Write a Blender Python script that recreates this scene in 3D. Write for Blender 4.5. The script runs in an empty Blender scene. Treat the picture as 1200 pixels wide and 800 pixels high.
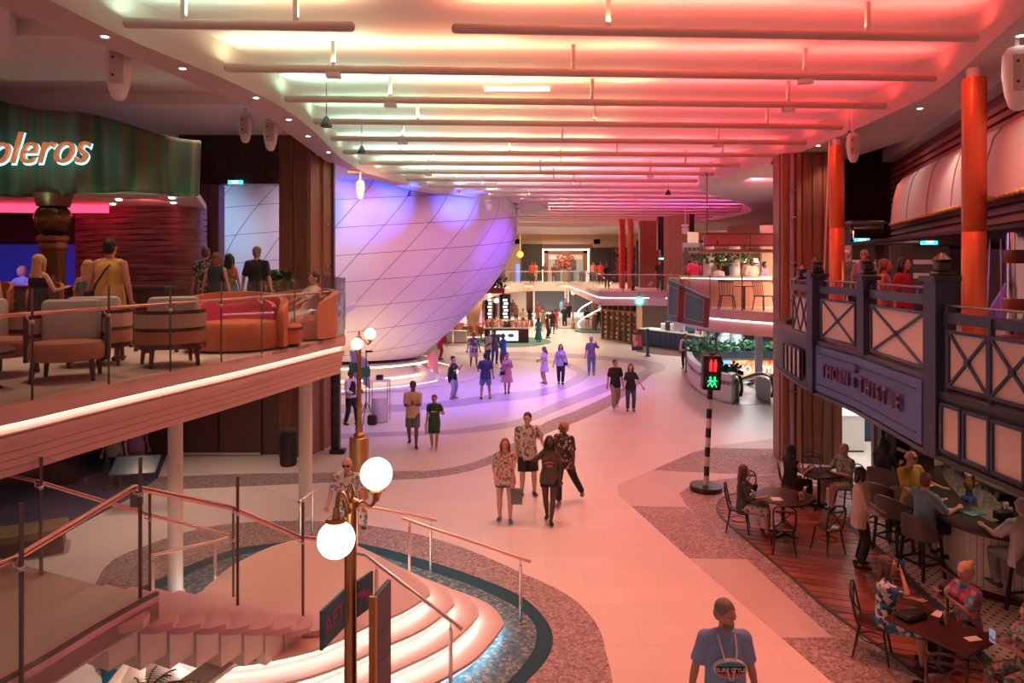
import bpy, math, random
from mathutils import Vector, Matrix
RN = random.Random(11)
C = bpy.context.scene.collection
SC = bpy.context.scene
# ---------------------------------------------------------------- camera, world, exposure
FOC, CAMZ, HZN = 820.0, 5.2, 312.0
cam = bpy.data.objects.new('camera', bpy.data.cameras.new('camera'))
C.objects.link(cam)
cam.location = (0, 0, CAMZ); cam.rotation_euler = (math.pi/2, 0, 0)
cam.data.sensor_width = 36; cam.data.lens = 36*FOC/1200; cam.data.shift_y = -(400-HZN)/1200
cam.data.clip_end = 300
SC.camera = cam
w = bpy.data.worlds.new('world'); SC.world = w; w.use_nodes = True
w.node_tree.nodes['Background'].inputs[0].default_value = (1.0, .40, .36, 1)
w.node_tree.nodes['Background'].inputs[1].default_value = 0.34
SC.view_settings.view_transform = 'Standard'; SC.view_settings.look = 'None'
SC.view_settings.gamma = 1; SC.view_settings.exposure = 0.25
SC.cycles.max_bounces = 7; SC.cycles.diffuse_bounces = 3; SC.cycles.glossy_bounces = 3
SC.cycles.transparent_max_bounces = 16; SC.cycles.sample_clamp_indirect = 4
SC.cycles.caustics_reflective = False; SC.cycles.caustics_refractive = False

def P(px, py, z=0.0):
    Y = FOC*(CAMZ-z)/(py-HZN); return Vector(((px-600)*Y/FOC, Y, z))
def D(px, py, Y): return Vector(((px-600)*Y/FOC, Y, CAMZ-(py-HZN)*Y/FOC))

def area(loc, size, col, e, rot=(0, 0, 0), sy=None, spread=None):
    l = bpy.data.lights.new('area_lamp', 'AREA'); l.shape = 'RECTANGLE'; l.size = size; l.size_y = sy or size
    l.color = col; l.energy = e
    if spread: l.spread = spread
    o = bpy.data.objects.new('area_lamp', l); C.objects.link(o); o.location = loc; o.rotation_euler = rot; return o
def spot(loc, to, col, e, ang=60, blend=1.0, r=.12):
    l = bpy.data.lights.new('spot_lamp', 'SPOT'); l.color = col; l.energy = e; l.spot_size = math.radians(ang)
    l.spot_blend = blend; l.shadow_soft_size = r
    o = bpy.data.objects.new('spot_lamp', l); C.objects.link(o); o.location = loc
    o.rotation_euler = (Vector(to)-Vector(loc)).to_track_quat('-Z', 'Y').to_euler(); return o
def point(loc, col, e, r=.1):
    l = bpy.data.lights.new('point_lamp', 'POINT'); l.color = col; l.energy = e; l.shadow_soft_size = r
    o = bpy.data.objects.new('point_lamp', l); C.objects.link(o); o.location = loc; return o

# ceiling opening (plan outline of the recess) at soffit height
ZS, ZC, ZD, ZDB = 8.2, 8.78, 3.8, 3.05
OPEN_L = [(-5.6, 3.0), (-5.35, 6.0), (-5.1, 9.04), (-4.65, 10.98), (-4.35, 13.1), (-4.4, 15.5), (-4.75, 19.5), (-4.7, 22.5),
          (-3.3, 27.3), (-1.5, 30.8), (.83, 34.2), (1.95, 37.3), (.9, 41), (-.3, 44), (-1.2, 48)]
OPEN_R = [(5.2, 3.0), (5.6, 6.0), (6.1, 8.37), (7.16, 11.6), (7.4, 13.4), (7.55, 16.1), (7.57, 19.5), (7.06, 22.4), (6.8, 25.4),
          (8.2, 29.0), (11.6, 34.5), (13.2, 39.5), (12.6, 46), (9.5, 51), (5, 53.5), (0, 52)]
def at_y(poly, Y):
    for (x0, y0), (x1, y1) in zip(poly, poly[1:]):
        if y0 <= Y <= y1: return x0+(x1-x0)*(Y-y0)/(y1-y0)
    return poly[-1][0]
def lerp(a, b, t): return tuple(x+(y-x)*t for x, y in zip(a, b))
def ramp(stops, t):
    for (a, c), (b, d) in zip(stops, stops[1:]):
        if t <= b: return lerp(c, d, max(0, (t-a)/(b-a)))
    return stops[-1][1]
# ---------------------------------------------------------------- light: LED strips on top of every ceiling baffle
BAFFLES = []
for i in range(21):
    yc = 9.25+2.02*i
    xl, xr = at_y(OPEN_L, yc-.25)+.15, at_y(OPEN_R, yc+.3)-.15
    if i == 0: BAFFLES += [(yc, xl, -2.1), (yc, -.75, xr)]
    else: BAFFLES.append((yc, xl, xr))
NEAR = [(-5, (.30, 1, .70)), (-3, (.50, 1, .62)), (-1, (1, .72, .34)), (1, (1, .36, .17)), (3, (1, .07, .06)), (8, (1, .015, .03))]
NEAR0 = [(-5, (.25, 1, .85)), (-3.8, (.75, .95, .55)), (-2.4, (1, .45, .22)), (0, (1, .30, .14)), (2, (1, .13, .08)), (8, (1, .02, .03))]
FAR = [(-5, (.55, 1, .55)), (0, (.95, .75, .60)), (3, (1, .20, .22)), (6, (1, .04, .14)), (13, (.9, .06, .28))]
for (yc, xl, xr) in BAFFLES:
    n = max(2, round((xr-xl)/2.2)); sw = (xr-xl)/n
    for k in range(n):
        x = xl+sw*(k+.5); t = min(1, max(0, (yc-20)/12))
        c = lerp(ramp(NEAR0 if yc < 12 else NEAR, x), ramp(FAR, x), t)
        area((x, yc+.05*x, 8.45), sw*.98, c, 11.5*sw, (math.pi, 0, 0), .05)
# colour washes thrown on the pearl from the rigging, and warm foot lights in its plinth
spot((-3.0, 25, 7.7), (-7.0, 30.5, 8.0), (.03, .09, 1), 2600, 50)
spot((2.5, 24, 7.9), (-3.0, 31.5, 5.2), (1, .30, .60), 450, 45)
spot((-11.5, 22.5, 7.2), (-13.5, 31, 6.2), (.40, .70, 1), 1500, 60)
spot((-.5, 28, 7.8), (-3.5, 31.5, 8.0), (.04, .09, 1), 1300, 50)
spot((3.2, 28, 7.9), (-1.5, 33, 5.4), (.20, .06, 1), 2000, 36)
spot((0.5, 26, 7.9), (-2.5, 31, 6.6), (1, .25, .65), 120, 60)
spot((-3.5, 19, 7.8), (-7.8, 31, 5.2), (1, .36, .24), 2900, 50)
spot((2.0, 22, 7.8), (-4.5, 31, 3.6), (.85, .30, .85), 1000, 45)
spot((-2, 25, 8.0), (-1.0, 28, 0), (.20, .12, 1), 2600, 75)
spot((3, 29, 8.1), (1.5, 31, 0), (.22, .12, 1), 2400, 75)
spot((-3.5, 20, 8.0), (-5, 25, 0), (.45, .25, 1), 1100, 75)
for x in (-9.6, -7.4, -5.6): spot((x, 29.0, .5), (x-.1, 31.8, 2.2), (1, .72, .25), 110, 100)
for (x, y, tx, ty, c, e) in ((3.5, 11, 1.5, 9, (1, .26, .16), 900), (6.0, 15, 3.5, 13, (1, .20, .16), 900), (5.5, 20, 3, 19, (1, .18, .20), 900), (0, 15, -.5, 14, (1, .45, .30), 500), (-3, 12, -3.5, 11, (1, .60, .42), 420), (5.5, 27, 5, 27, (1, .20, .25), 700), (4.5, 8, 3, 6.5, (1, .26, .16), 600)): spot((x, y, 8.15), (tx, ty, 0), c, e, 85)
for (x, y) in ((-5.5, 9.5), (-5.2, 12.5), (-6.5, 15), (-8.5, 13), (-7, 17.5), (-8.6, 15.4)): spot((x, y, 3.0), (x, y, 0), (1, .68, .52), 85, 120)  # lamps added to brighten the floor under the left deck
# down lights of the soffit, then added washes on wall and columns
for (x, y) in ((-5.2, 11), (-5.0, 16), (6.9, 9), (7.9, 13), (8.2, 18)): spot((x, y, 8.15), (x*.8, y+.3, 0), (1, .62, .5), 120, 80)

spot((8.0, 23.5, 8.0), (12.5, 28, 7.2), (1, .25, .35), 700, 95)  # pink lamp added to brighten the rose wall behind the rack
for (x, y) in ((7.0, 10.6), (7.66, 16.5)): spot((x-1.2, y-1.6, 8.1), (x, y, 5.6), (1, .10, .05), 130, 60); spot((x-1.4, y-1.0, 8.1), (x, y, 7.6), (1, .08, .05), 70, 50)  # red lamps added to redden the copper columns
# ---------------------------------------------------------------- materials
MT = {}
def mat(name, col, rough=.6, metal=0, emit=None, es=0, alpha=None, bump=0, bscale=40, spec=None, var=0, vscale=6, trans=0):
    if name in MT: return MT[name]
    m = bpy.data.materials.new(name); m.use_nodes = True; nt = m.node_tree; b = nt.nodes['Principled BSDF']
    b.inputs['Base Color'].default_value = (*col, 1); b.inputs['Roughness'].default_value = rough; b.inputs['Metallic'].default_value = metal
    if spec is not None: b.inputs['Specular IOR Level'].default_value = spec
    if emit: b.inputs['Emission Color'].default_value = (*emit, 1); b.inputs['Emission Strength'].default_value = es
    if alpha is not None: b.inputs['Alpha'].default_value = alpha
    if trans: b.inputs['Transmission Weight'].default_value = trans
    if bump or var:
        tc = nt.nodes.new('ShaderNodeTexCoord'); nz = nt.nodes.new('ShaderNodeTexNoise'); nz.inputs['Detail'].default_value = 3
        nt.links.new(tc.outputs['Object'], nz.inputs['Vector'])
        if var:
            nz.inputs['Scale'].default_value = vscale; mx = nt.nodes.new('ShaderNodeMix'); mx.data_type = 'RGBA'
            mx.inputs[6].default_value = (*[c*(1-var) for c in col], 1); mx.inputs[7].default_value = (*[min(1, c*(1+var)) for c in col], 1)
            nt.links.new(nz.outputs[0], mx.inputs[0]); nt.links.new(mx.outputs[2], b.inputs['Base Color'])
        if bump:
            n2 = nt.nodes.new('ShaderNodeTexNoise'); n2.inputs['Scale'].default_value = bscale; nt.links.new(tc.outputs['Object'], n2.inputs['Vector'])
            bp = nt.nodes.new('ShaderNodeBump'); bp.inputs['Strength'].default_value = bump; bp.inputs['Distance'].default_value = .02
            nt.links.new(n2.outputs[0], bp.inputs['Height']); nt.links.new(bp.outputs[0], b.inputs['Normal'])
    MT[name] = m; return m
def speck(name, cols, scale, rough=.5, stretch=(1, 1, 1), kind='voronoi', stops=None, bump=0):
    """cells of several colours: terrazzo, granite, mosaic, floral cloth, book spines ..."""
    if name in MT: return MT[name]
    m = bpy.data.materials.new(name); m.use_nodes = True; nt = m.node_tree; b = nt.nodes['Principled BSDF']; b.inputs['Roughness'].default_value = rough
    tc = nt.nodes.new('ShaderNodeTexCoord'); mp = nt.nodes.new('ShaderNodeMapping'); mp.inputs['Scale'].default_value = stretch
    nt.links.new(tc.outputs['Object'], mp.inputs[0])
    if kind == 'voronoi':
        t = nt.nodes.new('ShaderNodeTexVoronoi'); t.inputs['Scale'].default_value = scale
        sx = nt.nodes.new('ShaderNodeSeparateColor'); nt.links.new(t.outputs['Color'], sx.inputs[0]); out = sx.outputs[0]
        nz = nt.nodes.new('ShaderNodeTexNoise'); nz.inputs['Scale'].default_value = scale*.9
        mm = nt.nodes.new('ShaderNodeMix'); mm.data_type = 'RGBA'; mm.inputs[0].default_value = .08
        nt.links.new(mp.outputs[0], nz.inputs[0]); nt.links.new(mp.outputs[0], mm.inputs[6]); nt.links.new(nz.outputs[1], mm.inputs[7]); nt.links.new(mm.outputs[2], t.inputs[0])
    elif kind == 'noise':
        t = nt.nodes.new('ShaderNodeTexNoise'); t.inputs['Scale'].default_value = scale; t.inputs['Detail'].default_value = 4; out = t.outputs[0]; nt.links.new(mp.outputs[0], t.inputs[0])
    elif kind == 'wave':
        t = nt.nodes.new('ShaderNodeTexWave'); t.inputs['Scale'].default_value = scale; t.inputs['Distortion'].default_value = 2.5; t.inputs['Detail Scale'].default_value = 1.5
        out = t.outputs[1]; nt.links.new(mp.outputs[0], t.inputs[0])
    cr = nt.nodes.new('ShaderNodeValToRGB'); cr.color_ramp.interpolation = 'CONSTANT' if kind == 'voronoi' else 'LINEAR'
    n = len(cols); e = cr.color_ramp.elements
    while len(e) < n: e.new(.5)
    for i, c in enumerate(cols):
        e[i].position = stops[i] if stops else (i/n if kind == 'voronoi' else .3+.4*i/max(1, n-1)); e[i].color = (*c, 1)
    nt.links.new(out, cr.inputs[0]); nt.links.new(cr.outputs[0], b.inputs['Base Color'])
    if bump:
        bp = nt.nodes.new('ShaderNodeBump'); bp.inputs['Strength'].default_value = bump; bp.inputs['Distance'].default_value = .01
        nt.links.new(out, bp.inputs['Height']); nt.links.new(bp.outputs[0], b.inputs['Normal'])
    MT[name] = m; return m
def glassy(name, tint=(.985, .99, .985), op=.012, refl=.05):
    """thin architectural glass: mostly clear, weak mirror"""
    if name in MT: return MT[name]
    m = bpy.data.materials.new(name); m.use_nodes = True; nt = m.node_tree; nt.nodes.clear()
    o = nt.nodes.new('ShaderNodeOutputMaterial'); t = nt.nodes.new('ShaderNodeBsdfTransparent'); t.inputs[0].default_value = (*tint, 1)
    g = nt.nodes.new('ShaderNodeBsdfGlossy'); g.inputs['Roughness'].default_value = .02; d = nt.nodes.new('ShaderNodeBsdfDiffuse'); d.inputs[0].default_value = (.8, .8, .8, 1)
    lw = nt.nodes.new('ShaderNodeLayerWeight'); fr = nt.nodes.new('ShaderNodeMath'); fr.operation = 'POWER'; fr.inputs[1].default_value = 5; nt.links.new(lw.outputs['Facing'], fr.inputs[0])
    m1 = nt.nodes.new('ShaderNodeMixShader'); m1.inputs[0].default_value = op; m2 = nt.nodes.new('ShaderNodeMixShader')
    ad = nt.nodes.new('ShaderNodeMath'); ad.operation = 'ADD'; ad.inputs[1].default_value = refl*.4
    nt.links.new(fr.outputs[0], ad.inputs[0]); nt.links.new(ad.outputs[0], m2.inputs[0])
    nt.links.new(t.outputs[0], m1.inputs[1]); nt.links.new(d.outputs[0], m1.inputs[2]); nt.links.new(m1.outputs[0], m2.inputs[1]); nt.links.new(g.outputs[0], m2.inputs[2])
    nt.links.new(m2.outputs[0], o.inputs[0]); MT[name] = m; return m
def glow(name, col, s):
    return mat(name, col, .5, 0, col, s)
WHITE = mat('white_paint', (.78, .76, .74), .55)
CEIL = mat('ceiling_paint', (.82, .80, .78), .7)
SOFF = mat('soffit_paint', (.60, .52, .50), .6)
CREAM = mat('cream_paint', (.80, .72, .64), .45)
PEARL = mat('pearl_panel', (.64, .60, .66), .42)
SEAM = mat('seam_dark', (.10, .09, .14), .6)
WOOD = speck('walnut_panel', [(.10, .035, .022), (.17, .062, .036), (.24, .095, .055)], 3.0, .42, (9, 9, .25), 'noise')
WOODL = speck('walnut_trim', [(.22, .09, .05), (.34, .15, .08)], 4.0, .4, (9, 9, .3), 'noise')
DWOOD = speck('dark_wood', [(.018, .010, .009), (.045, .022, .018)], 5.0, .35, (6, 6, .6), 'noise')
TWOOD = speck('table_wood', [(.035, .012, .010), (.075, .024, .018)], 5.0, .3, (1, 8, 1), 'noise')
BLACK = mat('black_lacquer', (.012, .011, .012), .35)
CHAR = mat('charcoal', (.04, .038, .042), .5)
NAVY = mat('pub_navy', (.024, .038, .080), .5, var=.15, vscale=3)
NAVYL = mat('sign_navy', (.060, .110, .30), .55)
DGREY = mat('pub_dark_grey', (.030, .032, .045), .45)
STEEL = mat('brushed_steel', (.72, .66, .62), .25, 1)
DSTEEL = mat('dark_steel', (.16, .14, .14), .35, 1)
BRASS = mat('brass', (.50, .29, .12), .34, 1)
COPPER = mat('copper_column', (.72, .17, .07), .34, .45)
GLASS = glassy('rail_glass')
GLASSD = glassy('clear_glass', (.95, .96, .97), .05, .25)
PANELF = mat('pub_panel_fill', (.74, .62, .56), .6)
ORANGE = mat('orange_leather', (.50, .13, .05), .45, var=.12)
TERRA = mat('terracotta_cushion', (.42, .18, .10), .7, var=.1)
SAGE = mat('sage_cushion', (.50, .52, .45), .8, bump=.15)
MAGENTA = mat('magenta_cushion', (.45, .04, .10), .7)
GREYUP = mat('taupe_leather', (.12, .085, .078), .5)
LEAF = speck('leaf_green', [(.012, .05, .015), (.03, .11, .03), (.07, .17, .05)], 6, .5, (1, 1, 1), 'noise')
SOIL = mat('soil', (.03, .02, .015), .9)
TEALS = mat('teal_sign', (.02, .16, .20), .4)
LEDW = glow('led_white', (1, .93, .86), 9.0)
LEDC = glow('led_cool', (.62, .85, 1), 12.0)
LEDO = glow('led_warm', (1, .70, .38), 6.0)
GLOBE = glow('globe_lamp', (1, .90, .76), 3.2)
PAPER = mat('paper', (.75, .72, .68), .7)
CERAM = mat('ceramic', (.80, .78, .75), .3)

# ---------------------------------------------------------------- mesh building
def wm(o):
    return (wm(o.parent) if o.parent else Matrix())@o.matrix_basis
def tag(o, label=None, cat=None, group=None, kind=None):
    if label: o['label'] = label
    if cat: o['category'] = cat
    if group: o['group'] = group
    if kind: o['kind'] = kind
    return o
def thing(name, label, cat, loc=(0, 0, 0), rz=0, group=None, kind=None):
    o = bpy.data.objects.new(name, None); C.objects.link(o); o.empty_display_size = .1
    o.location = loc; o.rotation_euler = (0, 0, rz); tag(o, label, cat, group, kind); return o
def dup(o, loc=None, rz=None, label=None, group=None, parent=None):
    c = o.copy(); C.objects.link(c)
    if parent is not None: c.parent = parent
    for ch in list(o.children): dup(ch, parent=c)
    if loc is not None: c.location = loc
    if rz is not None: c.rotation_euler = (0, 0, rz)
    if label: c['label'] = label
    if group: c['group'] = group
    return c
class MB:
    def __init__(s, M=None): s.v = []; s.f = []; s.M = M
    def add(s, vs, fs):
        n = len(s.v)
        s.v += [tuple(s.M@Vector(p)) if s.M else tuple(p) for p in vs]; s.f += [tuple(i+n for i in f) for f in fs]; return s
    def box(s, c, d, rz=0):
        cx, cy, cz = c; hx, hy, hz = d[0]/2, d[1]/2, d[2]/2; ca, sa = math.cos(rz), math.sin(rz); vs = []
        for z in (-hz, hz):
            for x, y in ((-hx, -hy), (hx, -hy), (hx, hy), (-hx, hy)): vs.append((cx+x*ca-y*sa, cy+x*sa+y*ca, cz+z))
        return s.add(vs, [(3, 2, 1, 0), (4, 5, 6, 7), (0, 1, 5, 4), (1, 2, 6, 5), (2, 3, 7, 6), (3, 0, 4, 7)])
    def rbox(s, c, d, r=.03, rz=0):
        """box with rounded vertical edges and chamfered rims"""
        hx, hy, hz = d[0]/2, d[1]/2, d[2]/2; ca, sa = math.cos(rz), math.sin(rz); r = min(r, hx*.95, hy*.95, hz*.95); prof = [(r, -hz), (r*.3, -hz+r*.3), (0, -hz+r), (0, hz-r), (r*.3, hz-r*.3), (r, hz)]
        rings = []
        for ins, z in prof:
            ring = []
            for qx, qy, a0 in ((1, 1, 0), (-1, 1, 90), (-1, -1, 180), (1, -1, 270)):
                for k in range(4):
                    a = math.radians(a0+k*30); rr = r*1.0; x = qx*(hx-rr)+math.cos(a)*(rr-ins); y = qy*(hy-rr)+math.sin(a)*(rr-ins)
                    ring.append((c[0]+x*ca-y*sa, c[1]+x*sa+y*ca, c[2]+z))
            rings.append(ring)
        return s.rings(rings)
    def rings(s, rings, cap=True):
        n = len(rings[0]); vs = [p for r in rings for p in r]; fs = []
        for i in range(len(rings)-1):
            for j in range(n): a = i*n+j; b = i*n+(j+1) % n; fs.append((a, b, b+n, a+n))
        if cap: fs.append(tuple(reversed(range(n)))); fs.append(tuple(range((len(rings)-1)*n, len(rings)*n)))
        return s.add(vs, fs)
    def tube(s, pts, r, n=8, ry=None, side=None, cap=True, round_=False):
        pts = [Vector(p) for p in pts]; m = len(pts); rs = r if isinstance(r, (list, tuple)) else [r]*m; ry = ry if isinstance(ry, (list, tuple)) else ([ry]*m if ry else rs)
        if round_:
            a, b = (pts[0]-pts[1]).normalized(), (pts[-1]-pts[-2]).normalized()
            pts = [pts[0]+a*rs[0]*.85, pts[0]+a*rs[0]*.5]+pts+[pts[-1]+b*rs[-1]*.5, pts[-1]+b*rs[-1]*.85]
            rs = [rs[0]*.45, rs[0]*.85]+list(rs)+[rs[-1]*.85, rs[-1]*.45]; ry = [ry[0]*.45, ry[0]*.85]+list(ry)+[ry[-1]*.85, ry[-1]*.45]; m += 4
        rings = []; u0 = Vector(side) if side else None
        for i, p in enumerate(pts):
            t = (pts[min(i+1, m-1)]-pts[max(i-1, 0)]).normalized()
            if u0 is None: u0 = t.cross(Vector((0, 0, 1))) if abs(t.z) < .95 else Vector((1, 0, 0))
            u = (u0-t*u0.dot(t)).normalized(); v = t.cross(u); u0 = u
            rings.append([tuple(p+u*(rs[i]*math.cos(2*math.pi*k/n))+v*(ry[i]*math.sin(2*math.pi*k/n))) for k in range(n)])
        return s.rings(rings, cap)
    def bar(s, a, b, w, h, up=(0, 0, 1)):
        a, b = Vector(a), Vector(b); t = (b-a).normalized(); up = Vector(up)
        if abs(t.dot(up)) > .98: up = Vector((0, 1, 0))
        u = t.cross(up).normalized()*(w/2); v = u.cross(t).normalized()*(h/2)
        return s.rings([[tuple(p+u*i+v*j) for i, j in ((-1, -1), (1, -1), (1, 1), (-1, 1))] for p in (a, b)])
    def lathe(s, prof, c=(0, 0, 0), n=16, sx=1, sy=1):
        return s.rings([[(c[0]+max(r, 1e-4)*sx*math.cos(2*math.pi*k/n), c[1]+max(r, 1e-4)*sy*math.sin(2*math.pi*k/n), c[2]+z) for k in range(n)] for r, z in prof])
    def ball(s, c, r, n=12, m=8):
        rx, ry, rz = r if isinstance(r, (tuple, list)) else (r, r, r)
        return s.rings([[(c[0]+rx*math.sin(math.pi*max(.02, min(i/m, .98)))*math.cos(2*math.pi*k/n), c[1]+ry*math.sin(math.pi*max(.02, min(i/m, .98)))*math.sin(2*math.pi*k/n), c[2]-rz*math.cos(math.pi*i/m)) for k in range(n)] for i in range(m+1)])
    def prism(s, poly, z0, z1):
        n = len(poly); A = sum(poly[i][0]*poly[(i+1) % n][1]-poly[(i+1) % n][0]*poly[i][1] for i in range(n))
        if A < 0: poly = list(reversed(poly))
        return s.rings([[(p[0], p[1], z0) for p in poly], [(p[0], p[1], z1) for p in poly]])
    def wall(s, line, z0, z1, th=.1, side=1):
        """upright strip following a plan polyline, thickness to its left (side=1) or right"""
        L = [Vector((p[0], p[1])) for p in line]; off = offset(L, th*side); m = len(L); rings = []
        zz0 = z0 if isinstance(z0, (list, tuple)) else [z0]*m; zz1 = z1 if isinstance(z1, (list, tuple)) else [z1]*m
        for i in range(m): rings.append([(L[i].x, L[i].y, zz0[i]), (off[i].x, off[i].y, zz0[i]), (off[i].x, off[i].y, zz1[i]), (L[i].x, L[i].y, zz1[i])])
        return s.rings(rings)
    def quad(s, a, b, c, d, th=.01):
        a, b, c, d = map(Vector, (a, b, c, d)); n = (b-a).cross(d-a).normalized()*th
        return s.rings([[tuple(p) for p in (a, b, c, d)], [tuple(p+n) for p in (a, b, c, d)]])
    def build(s, name, m, parent=None, smooth=40, world=False, label=None, kind=None, cat=None, group=None):
        me = bpy.data.meshes.new(name); vs = s.v
        if world and parent is not None: iv = wm(parent).inverted(); vs = [tuple(iv@Vector(p)) for p in vs]
        me.from_pydata(vs, [], s.f); me.materials.append(m)
        if smooth:
            me.polygons.foreach_set('use_smooth', [True]*len(me.polygons)); me.set_sharp_from_angle(angle=math.radians(smooth))
        me.update(); o = bpy.data.objects.new(name, me); C.objects.link(o)
        if parent is not None: o.parent = parent
        tag(o, label, cat, group, kind); return o
def offset(L, d):
    L = [Vector((p[0], p[1])) for p in L]; out = []; m = len(L)
    for i in range(m):
        t = (L[min(i+1, m-1)]-L[max(i-1, 0)]).normalized(); out.append(L[i]+Vector((-t.y, t.x))*d)
    return out
def smoothline(pts, k=4, closed=False):
    pts = [tuple(p) for p in pts]; n = len(pts); out = []; dim = len(pts[0])
    for i in range(n if closed else n-1):
        g = (lambda j: pts[j % n]) if closed else (lambda j: pts[min(max(j, 0), n-1)])
        p0, p1, p2, p3 = g(i-1), g(i), g(i+1), g(i+2)
        for q in range(k):
            t = q/k
            out.append(tuple(.5*(2*p1[a]+(p2[a]-p0[a])*t+(2*p0[a]-5*p1[a]+4*p2[a]-p3[a])*t*t+(3*p1[a]-p0[a]-3*p2[a]+p3[a])*t**3) for a in range(dim)))
    if not closed: out.append(pts[-1])
    return out
def xy(ps): return [(p[0], p[1]) for p in ps]
TS = bpy.data.scenes.new('remesh_bench')
def text(body, name, m, loc, rot, size, parent=None, ext=.01, shear=0, off=0, align='CENTER', label=None, cat=None, sx=1):
    cu = bpy.data.curves.new(name, 'FONT'); cu.body = body; cu.size = size; cu.extrude = ext; cu.align_x = align; cu.align_y = 'CENTER'; cu.shear = shear; cu.offset = off
    tmp = bpy.data.objects.new(name, cu); TS.collection.objects.link(tmp); TS.view_layers[0].update(); me = bpy.data.meshes.new_from_object(tmp.evaluated_get(TS.view_layers[0].depsgraph)); bpy.data.objects.remove(tmp)
    me.materials.clear(); me.materials.append(m); o = bpy.data.objects.new(name, me); C.objects.link(o); o.location = loc; o.rotation_euler = rot; o.scale = (sx, 1, 1)
    if parent is not None: o.parent = parent
    tag(o, label, cat); return o
def along(line, ds):
    """points (and tangents) at distances ds along a plan polyline"""
    L = [Vector((p[0], p[1])) for p in line]; out = []
    for d in ds:
        for a, b in zip(L, L[1:]):
            l = (b-a).length
            if d <= l or b is L[-1]: t = (b-a).normalized(); out.append((a+t*min(d, l), t)); break
            d -= l
    return out
def length(line): return sum((Vector(a)-Vector(b)).length for a, b in zip(line, line[1:]))
# ---------------------------------------------------------------- floor and its inlays
def floor_mat():
    m = bpy.data.materials.new('terrazzo_floor'); m.use_nodes = True; nt = m.node_tree; b = nt.nodes['Principled BSDF']; b.inputs['Roughness'].default_value = .38
    tc = nt.nodes.new('ShaderNodeTexCoord'); br = nt.nodes.new('ShaderNodeTexBrick'); br.offset = .5
    br.inputs['Color1'].default_value = (.76, .70, .66, 1); br.inputs['Color2'].default_value = (.72, .66, .62, 1); br.inputs['Mortar'].default_value = (.64, .58, .54, 1)
    br.inputs['Scale'].default_value = 1; br.inputs['Mortar Size'].default_value = .006; br.inputs['Brick Width'].default_value = 1.2; br.inputs['Row Height'].default_value = .6
    nt.links.new(tc.outputs['Object'], br.inputs['Vector']); nt.links.new(br.outputs['Color'], b.inputs['Base Color']); return m
FLOORM = floor_mat()
GRAN = speck('granite_inlay', [(.15, .11, .11), (.32, .25, .25), (.23, .17, .17), (.42, .35, .34)], 34, .5, (1, 1, 1), 'voronoi')
GRANL = mat('pale_grey_tile', (.56, .49, .46), .4, var=.05, vscale=1.5)
RINGM = mat('grey_ring_tile', (.40, .36, .42), .4, var=.06, vscale=3)
TEALD = mat('teal_border', (.006, .060, .085), .6, spec=.15)
MOSAIC = speck('teal_mosaic', [(.015, .10, .14), (.05, .15, .18), (.008, .055, .09), (.26, .26, .23), (.03, .13, .16), (.10, .14, .15)], 26, .5, (1, 1, 1), 'voronoi')
MBz = MB().box((0, 44, -.1), (70, 90, .2)); floor = MBz.build('floor', FLOORM, kind='structure', smooth=0)
def inlay(name, pts, m, z, k=3, px=True, parent=floor):
    L = [P(*p) for p in pts] if px else pts
    if k > 1: L = smoothline(xy(L), k, True)
    o = MB().prism(xy(L), -.01, z).build(name, m, None, smooth=0, kind='structure'); return o
inlay('trim_1', [(213, 573), (283, 570), (367, 566), (460, 562), (517, 558), (577, 543), (640, 508), (671, 496), (716, 475), (752, 448), (765, 436), (748, 444), (716, 462), (670, 483), (639, 495), (577, 533), (517, 550), (460, 552), (367, 554), (283, 555), (213, 558), (120, 560), (120, 578)], GRAN, .004)
inlay('trim_2', [(394, 514), (450, 511), (520, 509), (569, 505), (607, 499), (646, 484), (681, 470), (716, 457), (747, 443), (770, 437), (780, 431), (772, 425), (745, 421), (684, 415), (600, 412), (540, 412), (540, 416), (600, 417), (684, 420), (740, 426), (757, 431), (747, 437), (716, 447), (681, 460), (646, 474), (607, 491), (569, 498), (520, 504), (450, 506), (394, 509)], RINGM, .003)
inlay('trim_3', [(390, 484), (464, 482), (527, 477), (576, 471), (625, 466), (665, 455), (690, 440), (672, 427), (640, 421), (600, 419), (600, 422), (640, 425), (664, 431), (676, 438), (660, 448), (625, 457), (576, 462), (527, 469), (464, 474), (390, 474)], RINGM, .003)
inlay('trim_4', [(904, 514), (840, 522), (764, 551), (724, 568), (724, 580), (740, 593), (808, 654), (916, 747), (976, 800), (1085, 815), (1300, 815), (1300, 560), (960, 514)], GRANL, .003, 1)
inlay('trim_5', [(764, 551), (812, 530), (836, 525), (915, 526), (915, 556), (856, 555)], GRAN, .006, 1)
inlay('trim_6', [(740, 593), (804, 594), (822, 607), (876, 655), (808, 654)], GRAN, .006, 1)
inlay('trim_7', [(915, 556), (876, 558), (812, 566), (796, 578), (804, 592), (872, 652), (928, 704), (976, 747), (916, 747), (976, 800), (1100, 815), (1040, 766), (1000, 738), (920, 672), (868, 628), (842, 604), (840, 590), (852, 580), (880, 576), (915, 574)], GRAN, .0045, 1)
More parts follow.
